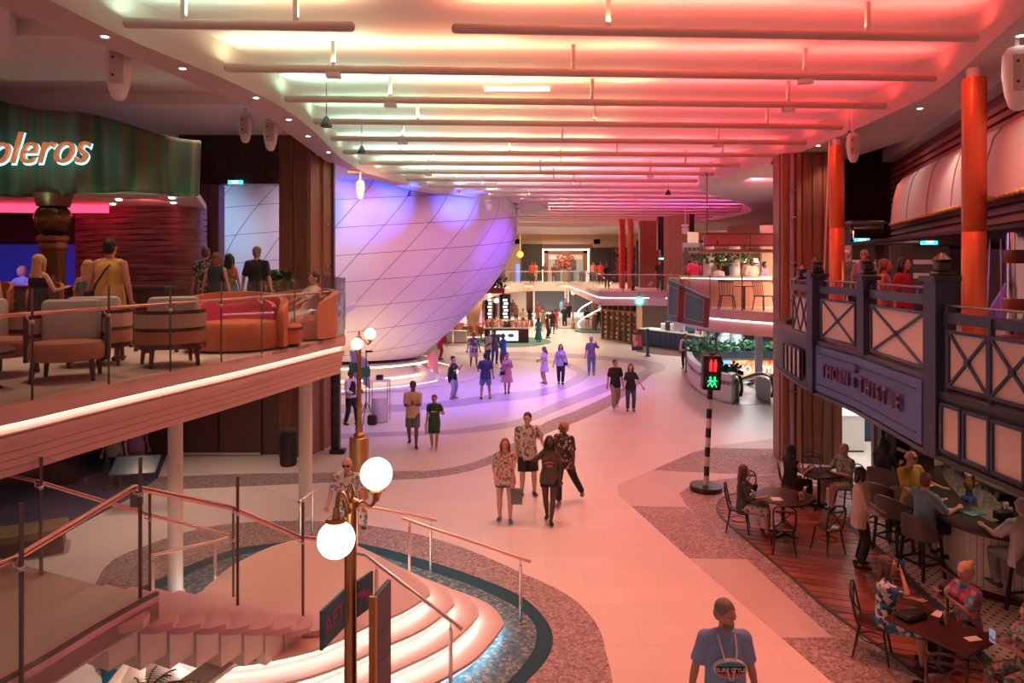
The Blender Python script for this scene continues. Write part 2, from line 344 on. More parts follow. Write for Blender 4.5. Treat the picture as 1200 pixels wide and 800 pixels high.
# granite apron and teal mosaic pool round the stair platform
inlay('trim_8', [(120, 668), (169, 640), (240, 618), (307, 611), (380, 611), (434, 616), (490, 626), (546, 643), (609, 670), (665, 697), (697, 728), (710, 765), (706, 815), (560, 830), (200, 830), (100, 760)], GRAN, .004)
inlay('trim_9', [(140, 702), (169, 687), (225, 661), (274, 644), (311, 638), (354, 634), (422, 637), (500, 657), (560, 677), (609, 698), (637, 723), (648, 747), (641, 772), (616, 800), (590, 825), (300, 860), (120, 800)], TEALD, .010)
inlay('trim_10', [(150, 712), (200, 685), (250, 660), (311, 645), (354, 641), (422, 646), (490, 666), (545, 684), (590, 704), (618, 722), (629, 742), (622, 768), (595, 800), (560, 830), (300, 860), (140, 800)], MOSAIC, .014)
# dark blue carpet of the lounge under the left deck
inlay('trim_11', [(0, 668), (60, 634), (110, 606), (150, 585), (185, 560), (200, 520), (0, 520), (-260, 600), (-260, 760)], mat('navy_carpet', (.035, .05, .12), .9, var=.3), .006, 1)

# parquet of the pub: single planks laid as parts of its floor
WB = [(840, 590), (842, 604), (868, 628), (920, 672), (960, 708), (1000, 738), (1040, 766), (1085, 800), (1160, 850), (1160, 790), (1095, 712), (1080, 700), (1032, 652), (990, 614), (1000, 606), (1040, 596), (1040, 572), (905, 572), (880, 576), (852, 580)]
WBW = smoothline(xy([P(*p) for p in WB[:9]]), 3)+xy([P(*p) for p in WB[9:]])
pf = MB().prism(WBW, -.005, .008).build('floor_parquet', mat('parquet_joint', (.14, .035, .024), .6), kind='structure', smooth=0)
def clip(poly, hull):
    """Sutherland-Hodgman against a convex hull (ccw)"""
    out = poly
    for (ax, ay), (bx, by) in zip(hull, hull[1:]+hull[:1]):
        inp, out = out, []
        if not inp: return []
        f = lambda p: (bx-ax)*(p[1]-ay)-(by-ay)*(p[0]-ax)
        for p, q in zip(inp, inp[1:]+inp[:1]):
            fp, fq = f(p), f(q)
            if fp >= 0: out.append(p)
            if (fp >= 0) != (fq >= 0): t = fp/(fp-fq); out.append((p[0]+(q[0]-p[0])*t, p[1]+(q[1]-p[1])*t))
    return out
def inside(p, poly):
    x, y = p; c = False
    for (x0, y0), (x1, y1) in zip(poly, poly[1:]+poly[:1]):
        if (y0 > y) != (y1 > y) and x < (x1-x0)*(y-y0)/(y1-y0)+x0: c = not c
    return c
PLK = [speck('plank_%s' % n, c, 3, .38, (2, 9, 1), 'noise') for n, c in (('red', [(.20, .045, .028), (.30, .075, .045)]), ('brown', [(.14, .036, .024), (.22, .060, .038)]), ('tan', [(.27, .075, .045), (.37, .11, .065)]))]
ang = math.radians(-20); ca, sa = math.cos(ang), math.sin(ang); npk = 0; rest = MB()
PW, PL = .21, 1.0
cells = []
for j in range(-60, 60):
    for i in range(-20, 20):
        u, v = i*PL+(j % 3)*PL/3, j*PW; q = []
        for du, dv in ((.006, .006), (PL-.006, .006), (PL-.006, PW-.006), (.006, PW-.006)):
            a, b = u+du, v+dv; q.append((6+a*ca-b*sa, 11+a*sa+b*ca))
        if all(inside(p, WBW) for p in q): cells.append(q)
        else:   # cut the plank to the curved border by walking its corners in
            c = [p for p in q if inside(p, WBW)]
            if c:
                g = (sum(p[0] for p in c)/len(c), sum(p[1] for p in c)/len(c)); r = []
                for p in q:
                    t = 1.0
                    while t > .02 and not inside((g[0]+(p[0]-g[0])*t, g[1]+(p[1]-g[1])*t), WBW): t -= .06
                    r.append((g[0]+(p[0]-g[0])*t, g[1]+(p[1]-g[1])*t))
                cells.append(r)
cells.sort(key=lambda q: q[0][1])
for q in cells:
    if npk < 300: MB().prism(q, 0, .012+.002*RN.random()).build('plank', RN.choice(PLK), pf, smooth=0); npk += 1
    else: rest.prism(q, 0, .012)
if rest.v: rest.build('plank_field', PLK[0], pf, smooth=0, kind='stuff')
L = smoothline(xy([P(*p) for p in [(915, 573), (880, 576), (852, 580), (840, 590), (842, 604), (868, 628), (920, 672), (960, 708), (1000, 738), (1040, 766), (1085, 800), (1160, 850)]]), 3)
MB().wall(L, 0, .018, .06, 1).build('trim_12', CHAR, kind='structure', smooth=0)
# small patterned mosaic at the foot of the bar with its dark kerb
MZ = xy([P(*p) for p in [(990, 614), (1000, 606), (1040, 598), (1200, 590), (1260, 720), (1170, 800), (1095, 712), (1080, 700), (1032, 652)]])
def dots():
    m = bpy.data.materials.new('dotted_mosaic'); m.use_nodes = True; nt = m.node_tree; b = nt.nodes['Principled BSDF']; b.inputs['Roughness'].default_value = .5
    tc = nt.nodes.new('ShaderNodeTexCoord'); mp = nt.nodes.new('ShaderNodeMapping'); mp.inputs['Scale'].default_value = (8, 8, 8); mp.inputs['Rotation'].default_value = (0, 0, .9)
    fr = nt.nodes.new('ShaderNodeVectorMath'); fr.operation = 'FRACTION'; sb = nt.nodes.new('ShaderNodeVectorMath'); sb.operation = 'SUBTRACT'; sb.inputs[1].default_value = (.5, .5, 0)
    ab = nt.nodes.new('ShaderNodeVectorMath'); ab.operation = 'MULTIPLY'; ab.inputs[1].default_value = (1, 1, 0); ln = nt.nodes.new('ShaderNodeVectorMath'); ln.operation = 'LENGTH'
    lt = nt.nodes.new('ShaderNodeMath'); lt.operation = 'LESS_THAN'; lt.inputs[1].default_value = .21; mx = nt.nodes.new('ShaderNodeMix'); mx.data_type = 'RGBA'
    mx.inputs[6].default_value = (.60, .50, .40, 1); mx.inputs[7].default_value = (.05, .03, .03, 1)
    for a, c in ((tc.outputs['Object'], mp.inputs[0]), (mp.outputs[0], fr.inputs[0]), (fr.outputs[0], sb.inputs[0]), (sb.outputs[0], ab.inputs[0]), (ab.outputs[0], ln.inputs[0]), (ln.outputs['Value'], lt.inputs[0]), (lt.outputs[0], mx.inputs[0]), (mx.outputs[2], b.inputs[0])): nt.links.new(a, c)
    return m
MB().prism(MZ, -.005, .022).build('floor_bar_mosaic', dots(), kind='structure', smooth=0)
MB().wall(xy([P(*p) for p in [(1000, 606), (990, 614), (1032, 652), (1080, 700), (1095, 712), (1170, 800)]]), 0, .03, .14, 1).build('trim_13', CHAR, kind='structure', smooth=0)

# ---------------------------------------------------------------- ceiling: recess, soffit ring, baffles
hole = OPEN_L+list(reversed(OPEN_R))[:-1]
hole = smoothline(OPEN_L, 3)+list(reversed(smoothline(OPEN_R, 3)))
OUT_L = [(-6.6, 3.0), (-6.2, 6.0), (-5.9, 8.07), (-5.6, 9.4), (-4.95, 13.4), (-5.1, 16.5), (-5.3, 20.0)]
OUT_R = [(6.6, 3), (7.2, 6.0), (8.1, 8.5), (9.0, 11.5), (9.3, 14), (9.4, 18.5)]
def ribbon(a, b, z, n=None):
    mb = MB(); k = len(a)
    return mb.add([(p[0], p[1], z) for p in a]+[(p[0], p[1], z) for p in b], [(i, i+1, k+i+1, k+i) for i in range(k-1)])
def resample(line, n):
    l = length(line); return [tuple(p) for p, t in along(line, [l*i/(n-1) for i in range(n)])]
MB().box((0, 30, ZC+.05), (44, 60, .1)).build('ceiling', CEIL, kind='structure', smooth=0)
ceil = bpy.data.objects['ceiling']
# soffit ring as closed slab around the opening, left and right halves
for nm, inner, outer in (('ceiling_soffit_left', smoothline(OPEN_L[:8], 4), smoothline(OUT_L, 4)+[(-5.3, 20.4)]), ('ceiling_soffit_right', smoothline(OPEN_R[:7], 4), smoothline(OUT_R, 4)+[(9.4, 19.4)])):
    a, b = resample(inner, 40), resample(outer, 40); mb = MB()
    mb.rings([[(p[0], p[1], ZS), (q[0], q[1], ZS), (q[0], q[1], ZS+.75), (p[0], p[1], ZC)] for p, q in zip(a, b)]).build(nm, SOFF, kind='structure')
# far soffit beyond the wood walls: ring round the pearl on the left, broad on the right and at the end
def sheet(name, a, b, z0, z1, m, n=40):
    a, b = resample(a, n), resample(b, n)
    MB().rings([[(p[0], p[1], z0), (q[0], q[1], z0), (q[0], q[1], z1), (p[0], p[1], z1)] for p, q in zip(a, b)]).build(name, m, kind='structure')
sheet('ceiling_ring_pearl', smoothline(OPEN_L[7:13], 5), [(-5.3, 22.5), (-4.1, 27.3), (-2.3, 31.2), (-.1, 34.6), (.6, 37.3), (.1, 40.5)], ZS, ZC, SOFF)
sheet('ceiling_far_right', smoothline(OPEN_R[6:], 5), [(9.4, 19.4), (12, 24), (16, 30), (19, 40), (20, 50), (18, 58), (9, 66), (0, 68)], ZS-.02, ZC, SOFF, 60)
MB().prism([(-1.2, 48), (0, 52), (0, 68), (-20, 68), (-20, 44), (-.3, 44)], ZS-.01, ZC).build('ceiling_far_end', SOFF, kind='structure', smooth=0)
# side ceilings behind the soffit ring
MB().prism([(-6.3, 3), (-4.9, 13.4), (-5.1, 16.5), (-5.3, 20.4), (-22, 20.4), (-22, 3)], 8.9, 9.2).build('ceiling_side_left', CEIL, kind='structure', smooth=0)
MB().prism([(7, 3), (8.9, 11.5), (9.3, 19.4), (9.3, 21), (24, 30), (24, 3)], 8.75, 9.05).build('ceiling_side_right', CEIL, kind='structure', smooth=0)
# cross ribs of the left side ceiling (coffer edges)
MB().box((-9.5, 10.3, 8.72), (8.6, .35, .36)).box((-8.0, 14.6, 8.72), (6, .3, .36)).build('ceiling_coffer_rib', CEIL, kind='structure', smooth=0)
MB().prism([(-20, 6), (-6.9, 9.6), (-7.2, 10.2), (-20, 9.5)], 8.25, 8.9).build('ceiling_bulkhead', CEIL, kind='structure', smooth=0)
BAFM = mat('baffle_paint', (.62, .50, .47), .5)
for n, (yc, xl, xr) in enumerate(BAFFLES):
    # lengthwise rounded bar, slightly skewed to the hall
    a, b = (xl, yc+.05*xl, 8.33), (xr, yc+.05*xr, 8.33)
    o = MB().tube([a, b], .052, 10, .068, side=(0, 1, 0), round_=True).build('baffle', BAFM, ceil)
    MB().box(((xl+xr)/2, yc+.05*(xl+xr)/2, 8.445), (.01, .01, .01)) if False else None
    k = max(2, round((xr-xl)/3.4)); h = MB()
    for q in range(k):
        x = xl+(xr-xl)*(q+.5)/k+.3*math.sin(n*2.1); h.box((x, yc+.05*x, 8.58), (.06, .06, .4))
        if n in (2, 3, 5, 8) and q % 2 == 0: h.box((x, yc+.05*x, 8.235), (.22, .16, .07))
    h.build('hanger', WHITE, o, smooth=0)
# flat lamp panel glowing between the third and fourth baffle
m = MB().box((.1, 14.0, 8.74), (1.3, .10, .05)); tag(m.build('ceiling_light', glow('lamp_bar', (1, .62, .50), 3.0), smooth=0), 'short luminous bar fixed flat in the ceiling recess', 'ceiling light')

# ---------------------------------------------------------------- the pearl
PCX, PCY = -9.0, 34.0
def pearl(u, z):
    """u: angle in radians (0 = right edge, -pi/2 = towards the viewer); returns a point on the shell"""
    t = (z-.85)/8.6
    r = 4.55+4.75*math.sin(min(1, max(0, t)*1.30)*math.pi/2)**.95
    if t > .77: r -= 2.0*((t-.77)/.23)**2*.6
    k = .50+.0*t
    return Vector((PCX+r*math.cos(u), PCY+r*k*math.sin(u)*(1+.25*t), z))
sh = thing('pearl_sculpture', 'huge pale pearl-shaped shell of diamond panels standing at the promenade side', 'sculpture', (PCX, PCY, 0))
mb = MB(); NU, NV = 64, 30
mb.v = [tuple(pearl(2*math.pi*i/NU, .85+8.4*j/NV)+(Vector((PCX, PCY, 0))-pearl(2*math.pi*i/NU, .85+8.4*j/NV))*Vector((1, 1, 0)).length*0) for j in range(NV+1) for i in range(NU)]
mb.v = [(PCX+(x-PCX)*.992, PCY+(y-PCY)*.992, z) for x, y, z in mb.v]
mb.f = [(j*NU+i, j*NU+(i+1) % NU, (j+1)*NU+(i+1) % NU, (j+1)*NU+i) for j in range(NV) for i in range(NU)]+[tuple(reversed(range(NU))), tuple(range(NV*NU, NV*NU+NU))]
mb.build('shell', SEAM, sh, world=True)
U0, DU, DZ = -math.pi*1.02, math.pi/14.0, 1.17
def cellp(a, b):
    u = U0+DU*(a+.52*b); z = .85+DZ*b*.97-1.9+.62*(u+math.pi/2)+.9
    return u, z
pan = 0
for b in range(-2, 10):
    for a in range(-6, 18):
        g = .009; S = 5; pts = []; ok = False
        for jj in range(S+1):
            for ii in range(S+1):
                u, z = cellp(a+g+(1-2*g)*ii/S, b+g+(1-2*g)*jj/S); zc = min(9.2, max(.86, z)); pts.append((u, zc)); ok = ok or (.86 < z < 9.2)
        um = sum(p[0] for p in pts)/len(pts)
        if not ok or um < -math.pi*1.04 or um > .26: continue
        mb = MB(); mb.v = [tuple(pearl(u, z)) for u, z in pts]
        mb.f = [(j*(S+1)+i, j*(S+1)+i+1, (j+1)*(S+1)+i+1, (j+1)*(S+1)+i) for j in range(S) for i in range(S)]
        mb.build('panel', PEARL, sh, world=True); pan += 1
# stepped plinth of the pearl with LED edges
def ell(rx, ry, n=72, cx=PCX, cy=PCY): return [(cx+rx*math.cos(2*math.pi*i/n), cy+ry*math.sin(2*math.pi*i/n)) for i in range(n)]
pb = thing('pearl_plinth', 'low round white plinth with lit edges under the pearl', 'plinth', (PCX, PCY, 0))
MB().prism(ell(4.75, 2.9), 0, .62).build('drum', WHITE, pb, world=True)
MB().prism(ell(5.0, 3.2), .62, .70).build('rim', CREAM, pb, world=True)
MB().prism(ell(5.25, 4.0), 0, .28).build('step', CREAM, pb, world=True)
MB().prism(ell(7.6, 5.9), 0, .07).build('apron', CREAM, pb, world=True)
for rx, ry, z, nm in ((5.02, 3.22, .64, LEDO), (5.27, 4.02, .20, LEDO), (6.34, 5.44, .015, LEDW)):
    mb = MB(); e0 = ell(rx, ry); mb.rings([[(x, y, z), (PCX+(x-PCX)*1.004, PCY+(y-PCY)*1.004, z), (PCX+(x-PCX)*1.004, PCY+(y-PCY)*1.004, z+.055), (x, y, z+.055)] for x, y in e0+e0[:1]], False).build('light_strip', nm, pb, world=True, smooth=0)
# pink curved fin sweeping from the pearl's foot
fn = smoothline([(-4.75, 33.2, .0), (-4.2, 32.3, 0), (-3.5, 31.6, 0), (-2.8, 31.0, 0)], 4)
MB().wall(xy(fn), 0, [.75-.70*i/(len(fn)-1) for i in range(len(fn))], .25, 1).build('fin', CREAM, pb, world=True)
MB().tube([(-3.85, 33.6, 0), (-3.85, 33.6, .8), (-3.82, 33.6, 1.1)], [.34, .28, .12], 14).build('cone', mat('pink_cone', (.75, .30, .32), .5), pb, world=True)

# ---------------------------------------------------------------- wood walls
def grooved(name, a, b, z0, z1, m, pitch=.35, th=.3, gap=.02, parent=None):
    """a wall of upright boards from a to b; every board is a part of it"""
    a, b = Vector(a), Vector(b); t = (b-a).normalized(); n = Vector((-t.y, t.x)); l = (b-a).length; k = max(1, round(l/pitch)); s = l/k
    c = (a+b)/2-n*(th/2)
    w0 = MB().box((c.x, c.y, (z0+z1)/2), (l, th, z1-z0), math.atan2(t.y, t.x)).build(name, DWOOD, parent, smooth=0, kind='structure')
    for i in range(k):
        q = a+t*(s*(i+.5)); MB().box((q.x, q.y, (z0+z1)/2), (s-gap, .05+.008*(i % 2), z1-z0), math.atan2(t.y, t.x)).build('board', m, w0, smooth=0)
    return w0
# left: upper wall with the doorway, running at depth 19
YW = 19.1
grooved('wall_left_upper', (-5.57, YW), (-6.36, YW), 0, 8.9, WOOD, .33, .8)
grooved('wall_left_lintel', (-6.35, YW), (-9.1, YW), 7.45, 8.9, DWOOD, .33, .4)
grooved('wall_left_door_side', (-8.05, YW+.1), (-8.6, YW+.1), 3.8, 7.45, mat('plum_board', (.16, .08, .10), .5), .28, .4)
MB().wall([(-5.57, YW-.02), (-5.24, 20.35), (-5.3, 21.0)], 0, 8.3, .25, 1).build('wall_left_end', WOODL, kind='structure', smooth=0)
wl = bpy.data.objects['wall_left_end']
for x, y in ((-5.53, YW), (-5.36, 19.8), (-5.22, 20.35)): MB().box((x, y, 4.1), (.10, .10, 8.2)).build('rib', DSTEEL if x > -5.3 else WOODL, wl, smooth=0)
for z in (2.6, 5.2, 6.4, 7.5): MB().box((-5.28, 20.08, z), (.08, .5, .05)).build('clip', STEEL, wl, smooth=0)
# right: tall wood pier with metal edge
pr = MB().prism([(7.14, 18.7), (7.38, 18.55), (8.55, 18.3), (8.7, 19.3), (7.2, 19.3)], 0, 8.2).build('pillar_right', WOOD, kind='structure', smooth=0)
MB().box((7.25, 18.62, 4.1), (.16, .16, 8.2)).build('edge_trim', WOODL, pr, smooth=0)
MB().box((7.40, 18.52, 4.1), (.10, .08, 8.2)).build('edge_trim', mat('lilac_lit_trim', (.42, .30, .38), .4), pr, smooth=0)  # purple light on this strip is put into its colour
MB().box((7.56, 18.46, 4.1), (.10, .10, 8.2)).build('edge_trim', WOODL, pr, smooth=0)
for z in (1.9, 3.0, 4.3, 5.3, 6.5, 7.2): MB().box((7.40, 18.46, z), (.16, .05, .04)).build('clip', STEEL, pr, smooth=0)
for k in range(4): MB().box((7.78+.24*k, 18.44-.055*k, 4.1), (.22, .05, 8.2), -.22).build('board', WOOD, pr, smooth=0)
# dark wood wall over the doorway on the upper right
grooved('wall_right_lintel', (12.0, 19.6), (8.6, 19.6), 6.5, 8.75, DWOOD, .4, .4)
grooved('wall_right_jamb', (11.2, 19.55), (10.55, 19.55), 3.8, 6.5, DWOOD, .3, .3)
# right: louvred wall above the restaurant, running towards the viewer
A2, B2 = Vector((10.55, 19.3)), Vector((6.9, 7.6)); tt = (B2-A2).normalized(); lw = (B2-A2).length
wr = MB().wall([B2, A2], 5.85, 8.75, .3, -1).build('wall_right_louvre', mat('maroon_wall', (.16, .03, .03), .6), kind='structure', smooth=0)
nrm = Vector((tt.y, -tt.x)); nrm = -nrm if nrm.x > 0 else nrm
for k in range(13):
    c = (A2+B2)/2+nrm*.05; MB().box((c.x, c.y, 5.95+.155*k), (lw, .09, .10), math.atan2(tt.y, tt.x)).build('slat', mat('louvre_red', (.33, .09, .085), .5), wr, smooth=0)
c = (A2+B2)/2+nrm*.10; MB().box((c.x, c.y, 8.25), (lw, .4, .34), math.atan2(tt.y, tt.x)).build('beam', SOFF, wr, smooth=0)
# far right enclosing walls
MB().wall([(9.3, 19.9), (12.5, 26), (16.5, 33), (18, 42), (16, 52)], 3.8, 8.3, .3, -1).build('wall_right_far', mat('rose_wall', (.50, .20, .20), .6), kind='structure')
MB().wall([(13.4, 25.0), (15.5, 29), (18.5, 34), (19.5, 46), (19, 60)], 0, 3.1, .3, -1).build('wall_right_far_low', mat('umber_wall', (.17, .12, .10), .7), kind='structure')
# left low wall with dark doors under the deck
wd = MB().box((-8.9, 19.5, 1.5), (5.4, .3, 3.0)).build('wall_left_lower', mat('brown_wall', (.11, .05, .035), .55), kind='structure', smooth=0)
dr = MB().box((-8.05, 19.3, 1.25), (2.3, .12, 2.5)).build('door_1', mat('door_brown', (.085, .035, .025), .4), kind='structure', smooth=0)
MB().box((-8.05, 19.22, 1.25), (.03, .06, 2.5)).build('door_gap', BLACK, dr, smooth=0)
MB().box((-8.05, 19.22, .06), (2.3, .08, .08)).build('kick_plate', STEEL, dr, smooth=0)
MB().wall([(-24, 15), (-11.6, 19.3), (-11.4, 19.3)], 0, 3.0, .3, 1).build('wall_left_far_low', mat('brown_wall2', (.12, .07, .06), .6), kind='structure', smooth=0)
# end wall of the hall, both levels
MB().box((-2, 84, 4.4), (60, .4, 9)).build('wall_end', mat('end_wall', (.46, .30, .22), .6), kind='structure', smooth=0)
MB().box((-26, 50, 4.4), (.4, 70, 9)).build('wall_left_outer', mat('outer_wall', (.30, .22, .18), .6), kind='structure', smooth=0)
# ---------------------------------------------------------------- glass railings
def railing(name, label, line, zb, zt, zh, seg, rail_m=STEEL, side=1, group=None, gap=.012, postw=.022, rail_r=.024, floor_z=None, dt=None):
    """glass balustrade along a plan line: panes, slim posts at the joints, a tube handrail on the inner side"""
    L = smoothline(line, 4); ln = length(L); n = max(1, round(ln/seg)); t = thing(name, label, 'railing', (L[0][0], L[0][1], zb), group=group)
    for i in range(n):
        q = along(L, [ln*(i+j/4)/n+(gap if j == 0 else -gap if j == 4 else 0) for j in range(5)])
        MB().wall([p for p, _ in q], zb, zt, .014, side).build('glass_pane', GLASS, t, world=True)
    ip = along(L, [ln*i/n for i in range(n+1)])
    for p, tg in ip:
        nn = Vector((-tg.y, tg.x))*side; a = p+nn*.03
        po = MB().box((a.x, a.y, (zb+zt)/2), (postw, .012, zt-zb), math.atan2(tg.y, tg.x)).build('post', DSTEEL, t, world=True, smooth=0)
        MB().tube([(a.x, a.y, zh-.07), (a.x+nn.x*.05, a.y+nn.y*.05, zh-.06), (a.x+nn.x*.09, a.y+nn.y*.09, zh)], .009, 6).ball((a.x, a.y, zh-.08), .026, 8, 6).build('clamp', STEEL, po, world=True)
    off = offset(L, .12*side)
    MB().tube([(p[0], p[1], zh) for p in off], rail_r, 10).build('handrail', rail_m, t, world=True)
    return t
RAILM = mat('rail_tube', (.80, .45, .38), .22, 1)
# ---------------------------------------------------------------- left upper deck
DE = [(-6.4, 3.5), (-5.75, 5.2)]+xy([P(x, y, ZD) for x, y in ((0, 477), (95, 457.5), (195, 437), (290, 418), (385, 397.5))])+[(-3.36, 14.1), (-3.62, 14.8), (-4.3, 16.5), (-5.1, 19.0)]
DES = smoothline(DE, 4)
core = xy(offset(DES, .16))
dk = MB().prism(core+[(-24, 19.0), (-24, 3.5)], ZDB+.02, ZD-.03).build('slab_left_deck', mat('deck_core', (.35, .26, .22), .7), kind='structure', smooth=0)
MB().prism(core+[(-5.2, 19.0), (-24, 19.0), (-24, 3.5)], ZD-.03, ZD).build('floor_left_deck', mat('deck_carpet', (.50, .40, .34), .8, var=.08, bump=.1), kind='structure', smooth=0)
MB().prism([(-5.6, 19.2), (-5.4, 22), (-6, 27), (-10, 29), (-24, 29), (-24, 19.2)], ZD-.2, ZD).build('floor_left_walk', WHITE, kind='structure', smooth=0)
fa = thing('deck_fascia', 'curved cream slatted front edge of the left upper deck with lit groove', 'fascia', (-4, 12, ZDB), kind='structure')
FASC = mat('fascia_paint', (.78, .52, .46), .5)
MB().wall(DES, 3.61, ZD, .17, 1).build('top_band', FASC, fa, world=True)
L1 = xy(offset(DES, .06)); MB().wall(L1, 3.585, 3.60, .07, 1).build('light_strip', glow('led_fascia', (1, .80, .66), 2.2), fa, world=True)
Lo, Li = xy(offset(DES, .03)), xy(offset(DES, .16)); MB().rings([[(p[0], p[1], 3.49), (q[0], q[1], 3.49), (q[0], q[1], 3.575), (p[0], p[1], 3.51)] for p, q in zip(Lo, Li)]).build('groove_shelf', FASC, fa, world=True)
L2 = xy(offset(DES, .035))
for k in range(5):
    z = 3.055+.087*k; L3 = xy(offset(DES, .05-.022*(k == 4)+.012*(4-k))); MB().wall(L3, z, z+.078, .12, 1).build('slat', FASC, fa, world=True)
railing('glass_railing', 'long curved glass balustrade with metal handrail on the left upper deck', DE, ZD-.06, 4.97, 4.70, 1.02, RAILM, 1)
# round columns carrying the deck
for x, y, r, lb in ((-5.33, 11.08, .112, 'slim cream column under the left deck beside the dark blue carpet'), (-4.25, 14.4, .135, 'slim cream column under the left deck beside the waste bin')):
    MB().lathe([(r+.03, 0), (r+.03, .05), (r, .06), (r, 2.98), (r+.02, 3.0), (r+.02, 3.04)], (x, y, 0), 20).build('column', CREAM, cat='column', label=lb)
# far tall dark speaker tower and bin in front of the wood wall
t = thing('waste_bin', 'dark slatted cylindrical waste bin in front of the brown doors', 'bin', (-5.85, 18.3, 0))
MB().lathe([(.19, 0), (.2, .02), (.2, .9), (.19, .92)], n=18).build('body', CHAR, t)
for k in range(18): a = k*math.pi/9; MB().box((.205*math.cos(a), .205*math.sin(a), .46), (.02, .035, .82), a).build('slat', BLACK, t, smooth=0)
MB().lathe([(.21, .90), (.21, .95), (.14, .99), (.12, .96)], n=18).build('lid', CHAR, t)
t = thing('speaker_tower', 'tall slim black loudspeaker tower beside the wood pier on the lower floor', 'speaker', (-4.93, 19.6, 0))
MB().rbox((0, 0, 1.33), (.24, .32, 2.6), .08).build('cabinet', BLACK, t); MB().rbox((.08, -.1, .06), (.42, .3, .12), .03).build('base', BLACK, t)
for z in (.7, 1.1, 1.5, 1.9, 2.3): MB().lathe([(.07, 0), (.08, .01)], (0, 0, 0), 12).build('driver', CHAR, t).matrix_basis = Matrix.Translation((0, -.165, z))@Matrix.Rotation(math.pi/2, 4, 'X')

# ---------------------------------------------------------------- curtained club front
def stripes():
    m = bpy.data.materials.new('striped_curtain'); m.use_nodes = True; nt = m.node_tree; b = nt.nodes['Principled BSDF']; b.inputs['Roughness'].default_value = .55; b.inputs['Sheen Weight'].default_value = .3
    tc = nt.nodes.new('ShaderNodeTexCoord'); sp = nt.nodes.new('ShaderNodeSeparateXYZ'); nz = nt.nodes.new('ShaderNodeTexNoise'); nz.noise_dimensions = '1D'; nz.inputs['Scale'].default_value = 2.3; nz.inputs['Detail'].default_value = 1
    cr = nt.nodes.new('ShaderNodeValToRGB'); e = cr.color_ramp.elements
    for p, c in ((.36, (.008, .035, .024)), (.44, (.03, .075, .036)), (.50, (.075, .085, .042)), (.56, (.12, .045, .03)), (.64, (.018, .065, .042))):
        q = e.new(p); q.color = (*c, 1)
    e.remove(e[0]); e.remove(e[-1])
    nt.links.new(tc.outputs['Object'], sp.inputs[0]); nt.links.new(sp.outputs[0], nz.inputs['W']); nt.links.new(nz.outputs[0], cr.inputs[0]); nt.links.new(cr.outputs[0], b.inputs['Base Color']); return m
t = thing('curtain_fascia', 'green striped draped fascia of the club front with lit lettering', 'fascia', (-6, 13.2, 6.6))
mb = MB(); NX, NZ = 150, 14; vs = []
for j in range(NZ+1):
    for i in range(NX+1):
        f = i/NX; x = -12.5+6.62*f; zt = 9.0-1.42*f**1.0 if x > -12 else 8.9; zt = 8.95-.205*(x+12.5)+.06*math.sin(x*2.2); zb = 6.62-.10*math.sin(x*1.9+.6)-.12*max(0, math.cos((x+8.0)*1.3))
        z = zb+(zt-zb)*j/NZ; a = .4+.6*(1-j/NZ)
        vs.append((x, 13.25+.15*math.sin(x*4.6+math.sin(x*1.7)*2)*a+.05*math.sin(x*11)*a, z))
mb.add(vs, [(j*(NX+1)+i, j*(NX+1)+i+1, (j+1)*(NX+1)+i+1, (j+1)*(NX+1)+i) for j in range(NZ) for i in range(NX)])
cu = mb.build('curtain', stripes(), t, world=True, smooth=80)
so = cu.modifiers.new('solid', 'SOLIDIFY'); so.thickness = .05
LET = mat('letter_copper', (.62, .20, .10), .4, .3, (.9, .28, .12), .35)
o = text('Boleros', 'lettering', LET, (0, 0, 0), (math.pi/2, 0, math.radians(-4)), .84, None, .035, .34, -.002, 'RIGHT'); o.parent = t
o.location = (-7.79+6, -.36, 7.36-6.6); o.scale = (.90, 1, 1)
o = text('Boleros', 'lettering', glow('letter_rim', (.35, .95, .95), 1.3), (0, 0, 0), (math.pi/2, 0, math.radians(-4)), .84, None, .01, .34, .014, 'RIGHT', label='pale teal lit rim behind the letters'); o.parent = t
o.location = (-7.81+6, -.28, 7.345-6.6); o.scale = (.90, 1, 1)
# club soffit, neon coves, back walls
MB().prism([(-12.5, 13.55), (-6.1, 13.5), (-6.4, 14.2), (-7.6, 17.4), (-8.7, 18.9), (-11, 16.3), (-12.5, 16)], 6.6, 6.75).build('ceiling_club', WHITE, kind='structure', smooth=0)
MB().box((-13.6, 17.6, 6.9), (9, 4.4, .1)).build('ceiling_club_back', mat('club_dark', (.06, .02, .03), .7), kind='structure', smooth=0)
NEON = glow('neon_red', (1, .02, .05), 5.0)
for k, (a, b, z) in enumerate((((-14, 15.2), (-9.2, 15.9), 6.42), ((-14, 16.6), (-10.2, 17.0), 6.5))):
    o = MB().wall([a, lerp(a, b, .5), b], z, z+.2, .1, 1).build('neon_cove', NEON, cat='light', label=('upper' if k == 0 else 'lower')+' red glowing light cove under the club ceiling'); 
plum = speck('plum_wave_wall', [(.055, .020, .030), (.11, .045, .055), (.19, .09, .10)], 5, .45, (.25, .25, 2.2), 'noise', bump=.6)
pw = MB().wall(smoothline([(-10.7, 17.2), (-9.7, 16.6), (-8.5, 16.3), (-7.6, 16.5), (-7.7, 17.5)], 4), 3.8, 6.75, .2, 1).build('wall_club', mat('plum_core', (.05, .02, .03), .6), kind='structure')
for k in range(22):   # undulating horizontal boards
    l = smoothline([(-10.7, 17.18-.0), (-9.7, 16.57), (-8.5, 16.27), (-7.58, 16.47), (-7.66, 17.5)], 4)
    MB().wall(l, [3.82+.133*k+.012*math.sin(i*1.3+k) for i in range(len(l))], [3.935+.133*k+.012*math.sin(i*1.3+k) for i in range(len(l))], .03, -1).build('slat', plum, pw)
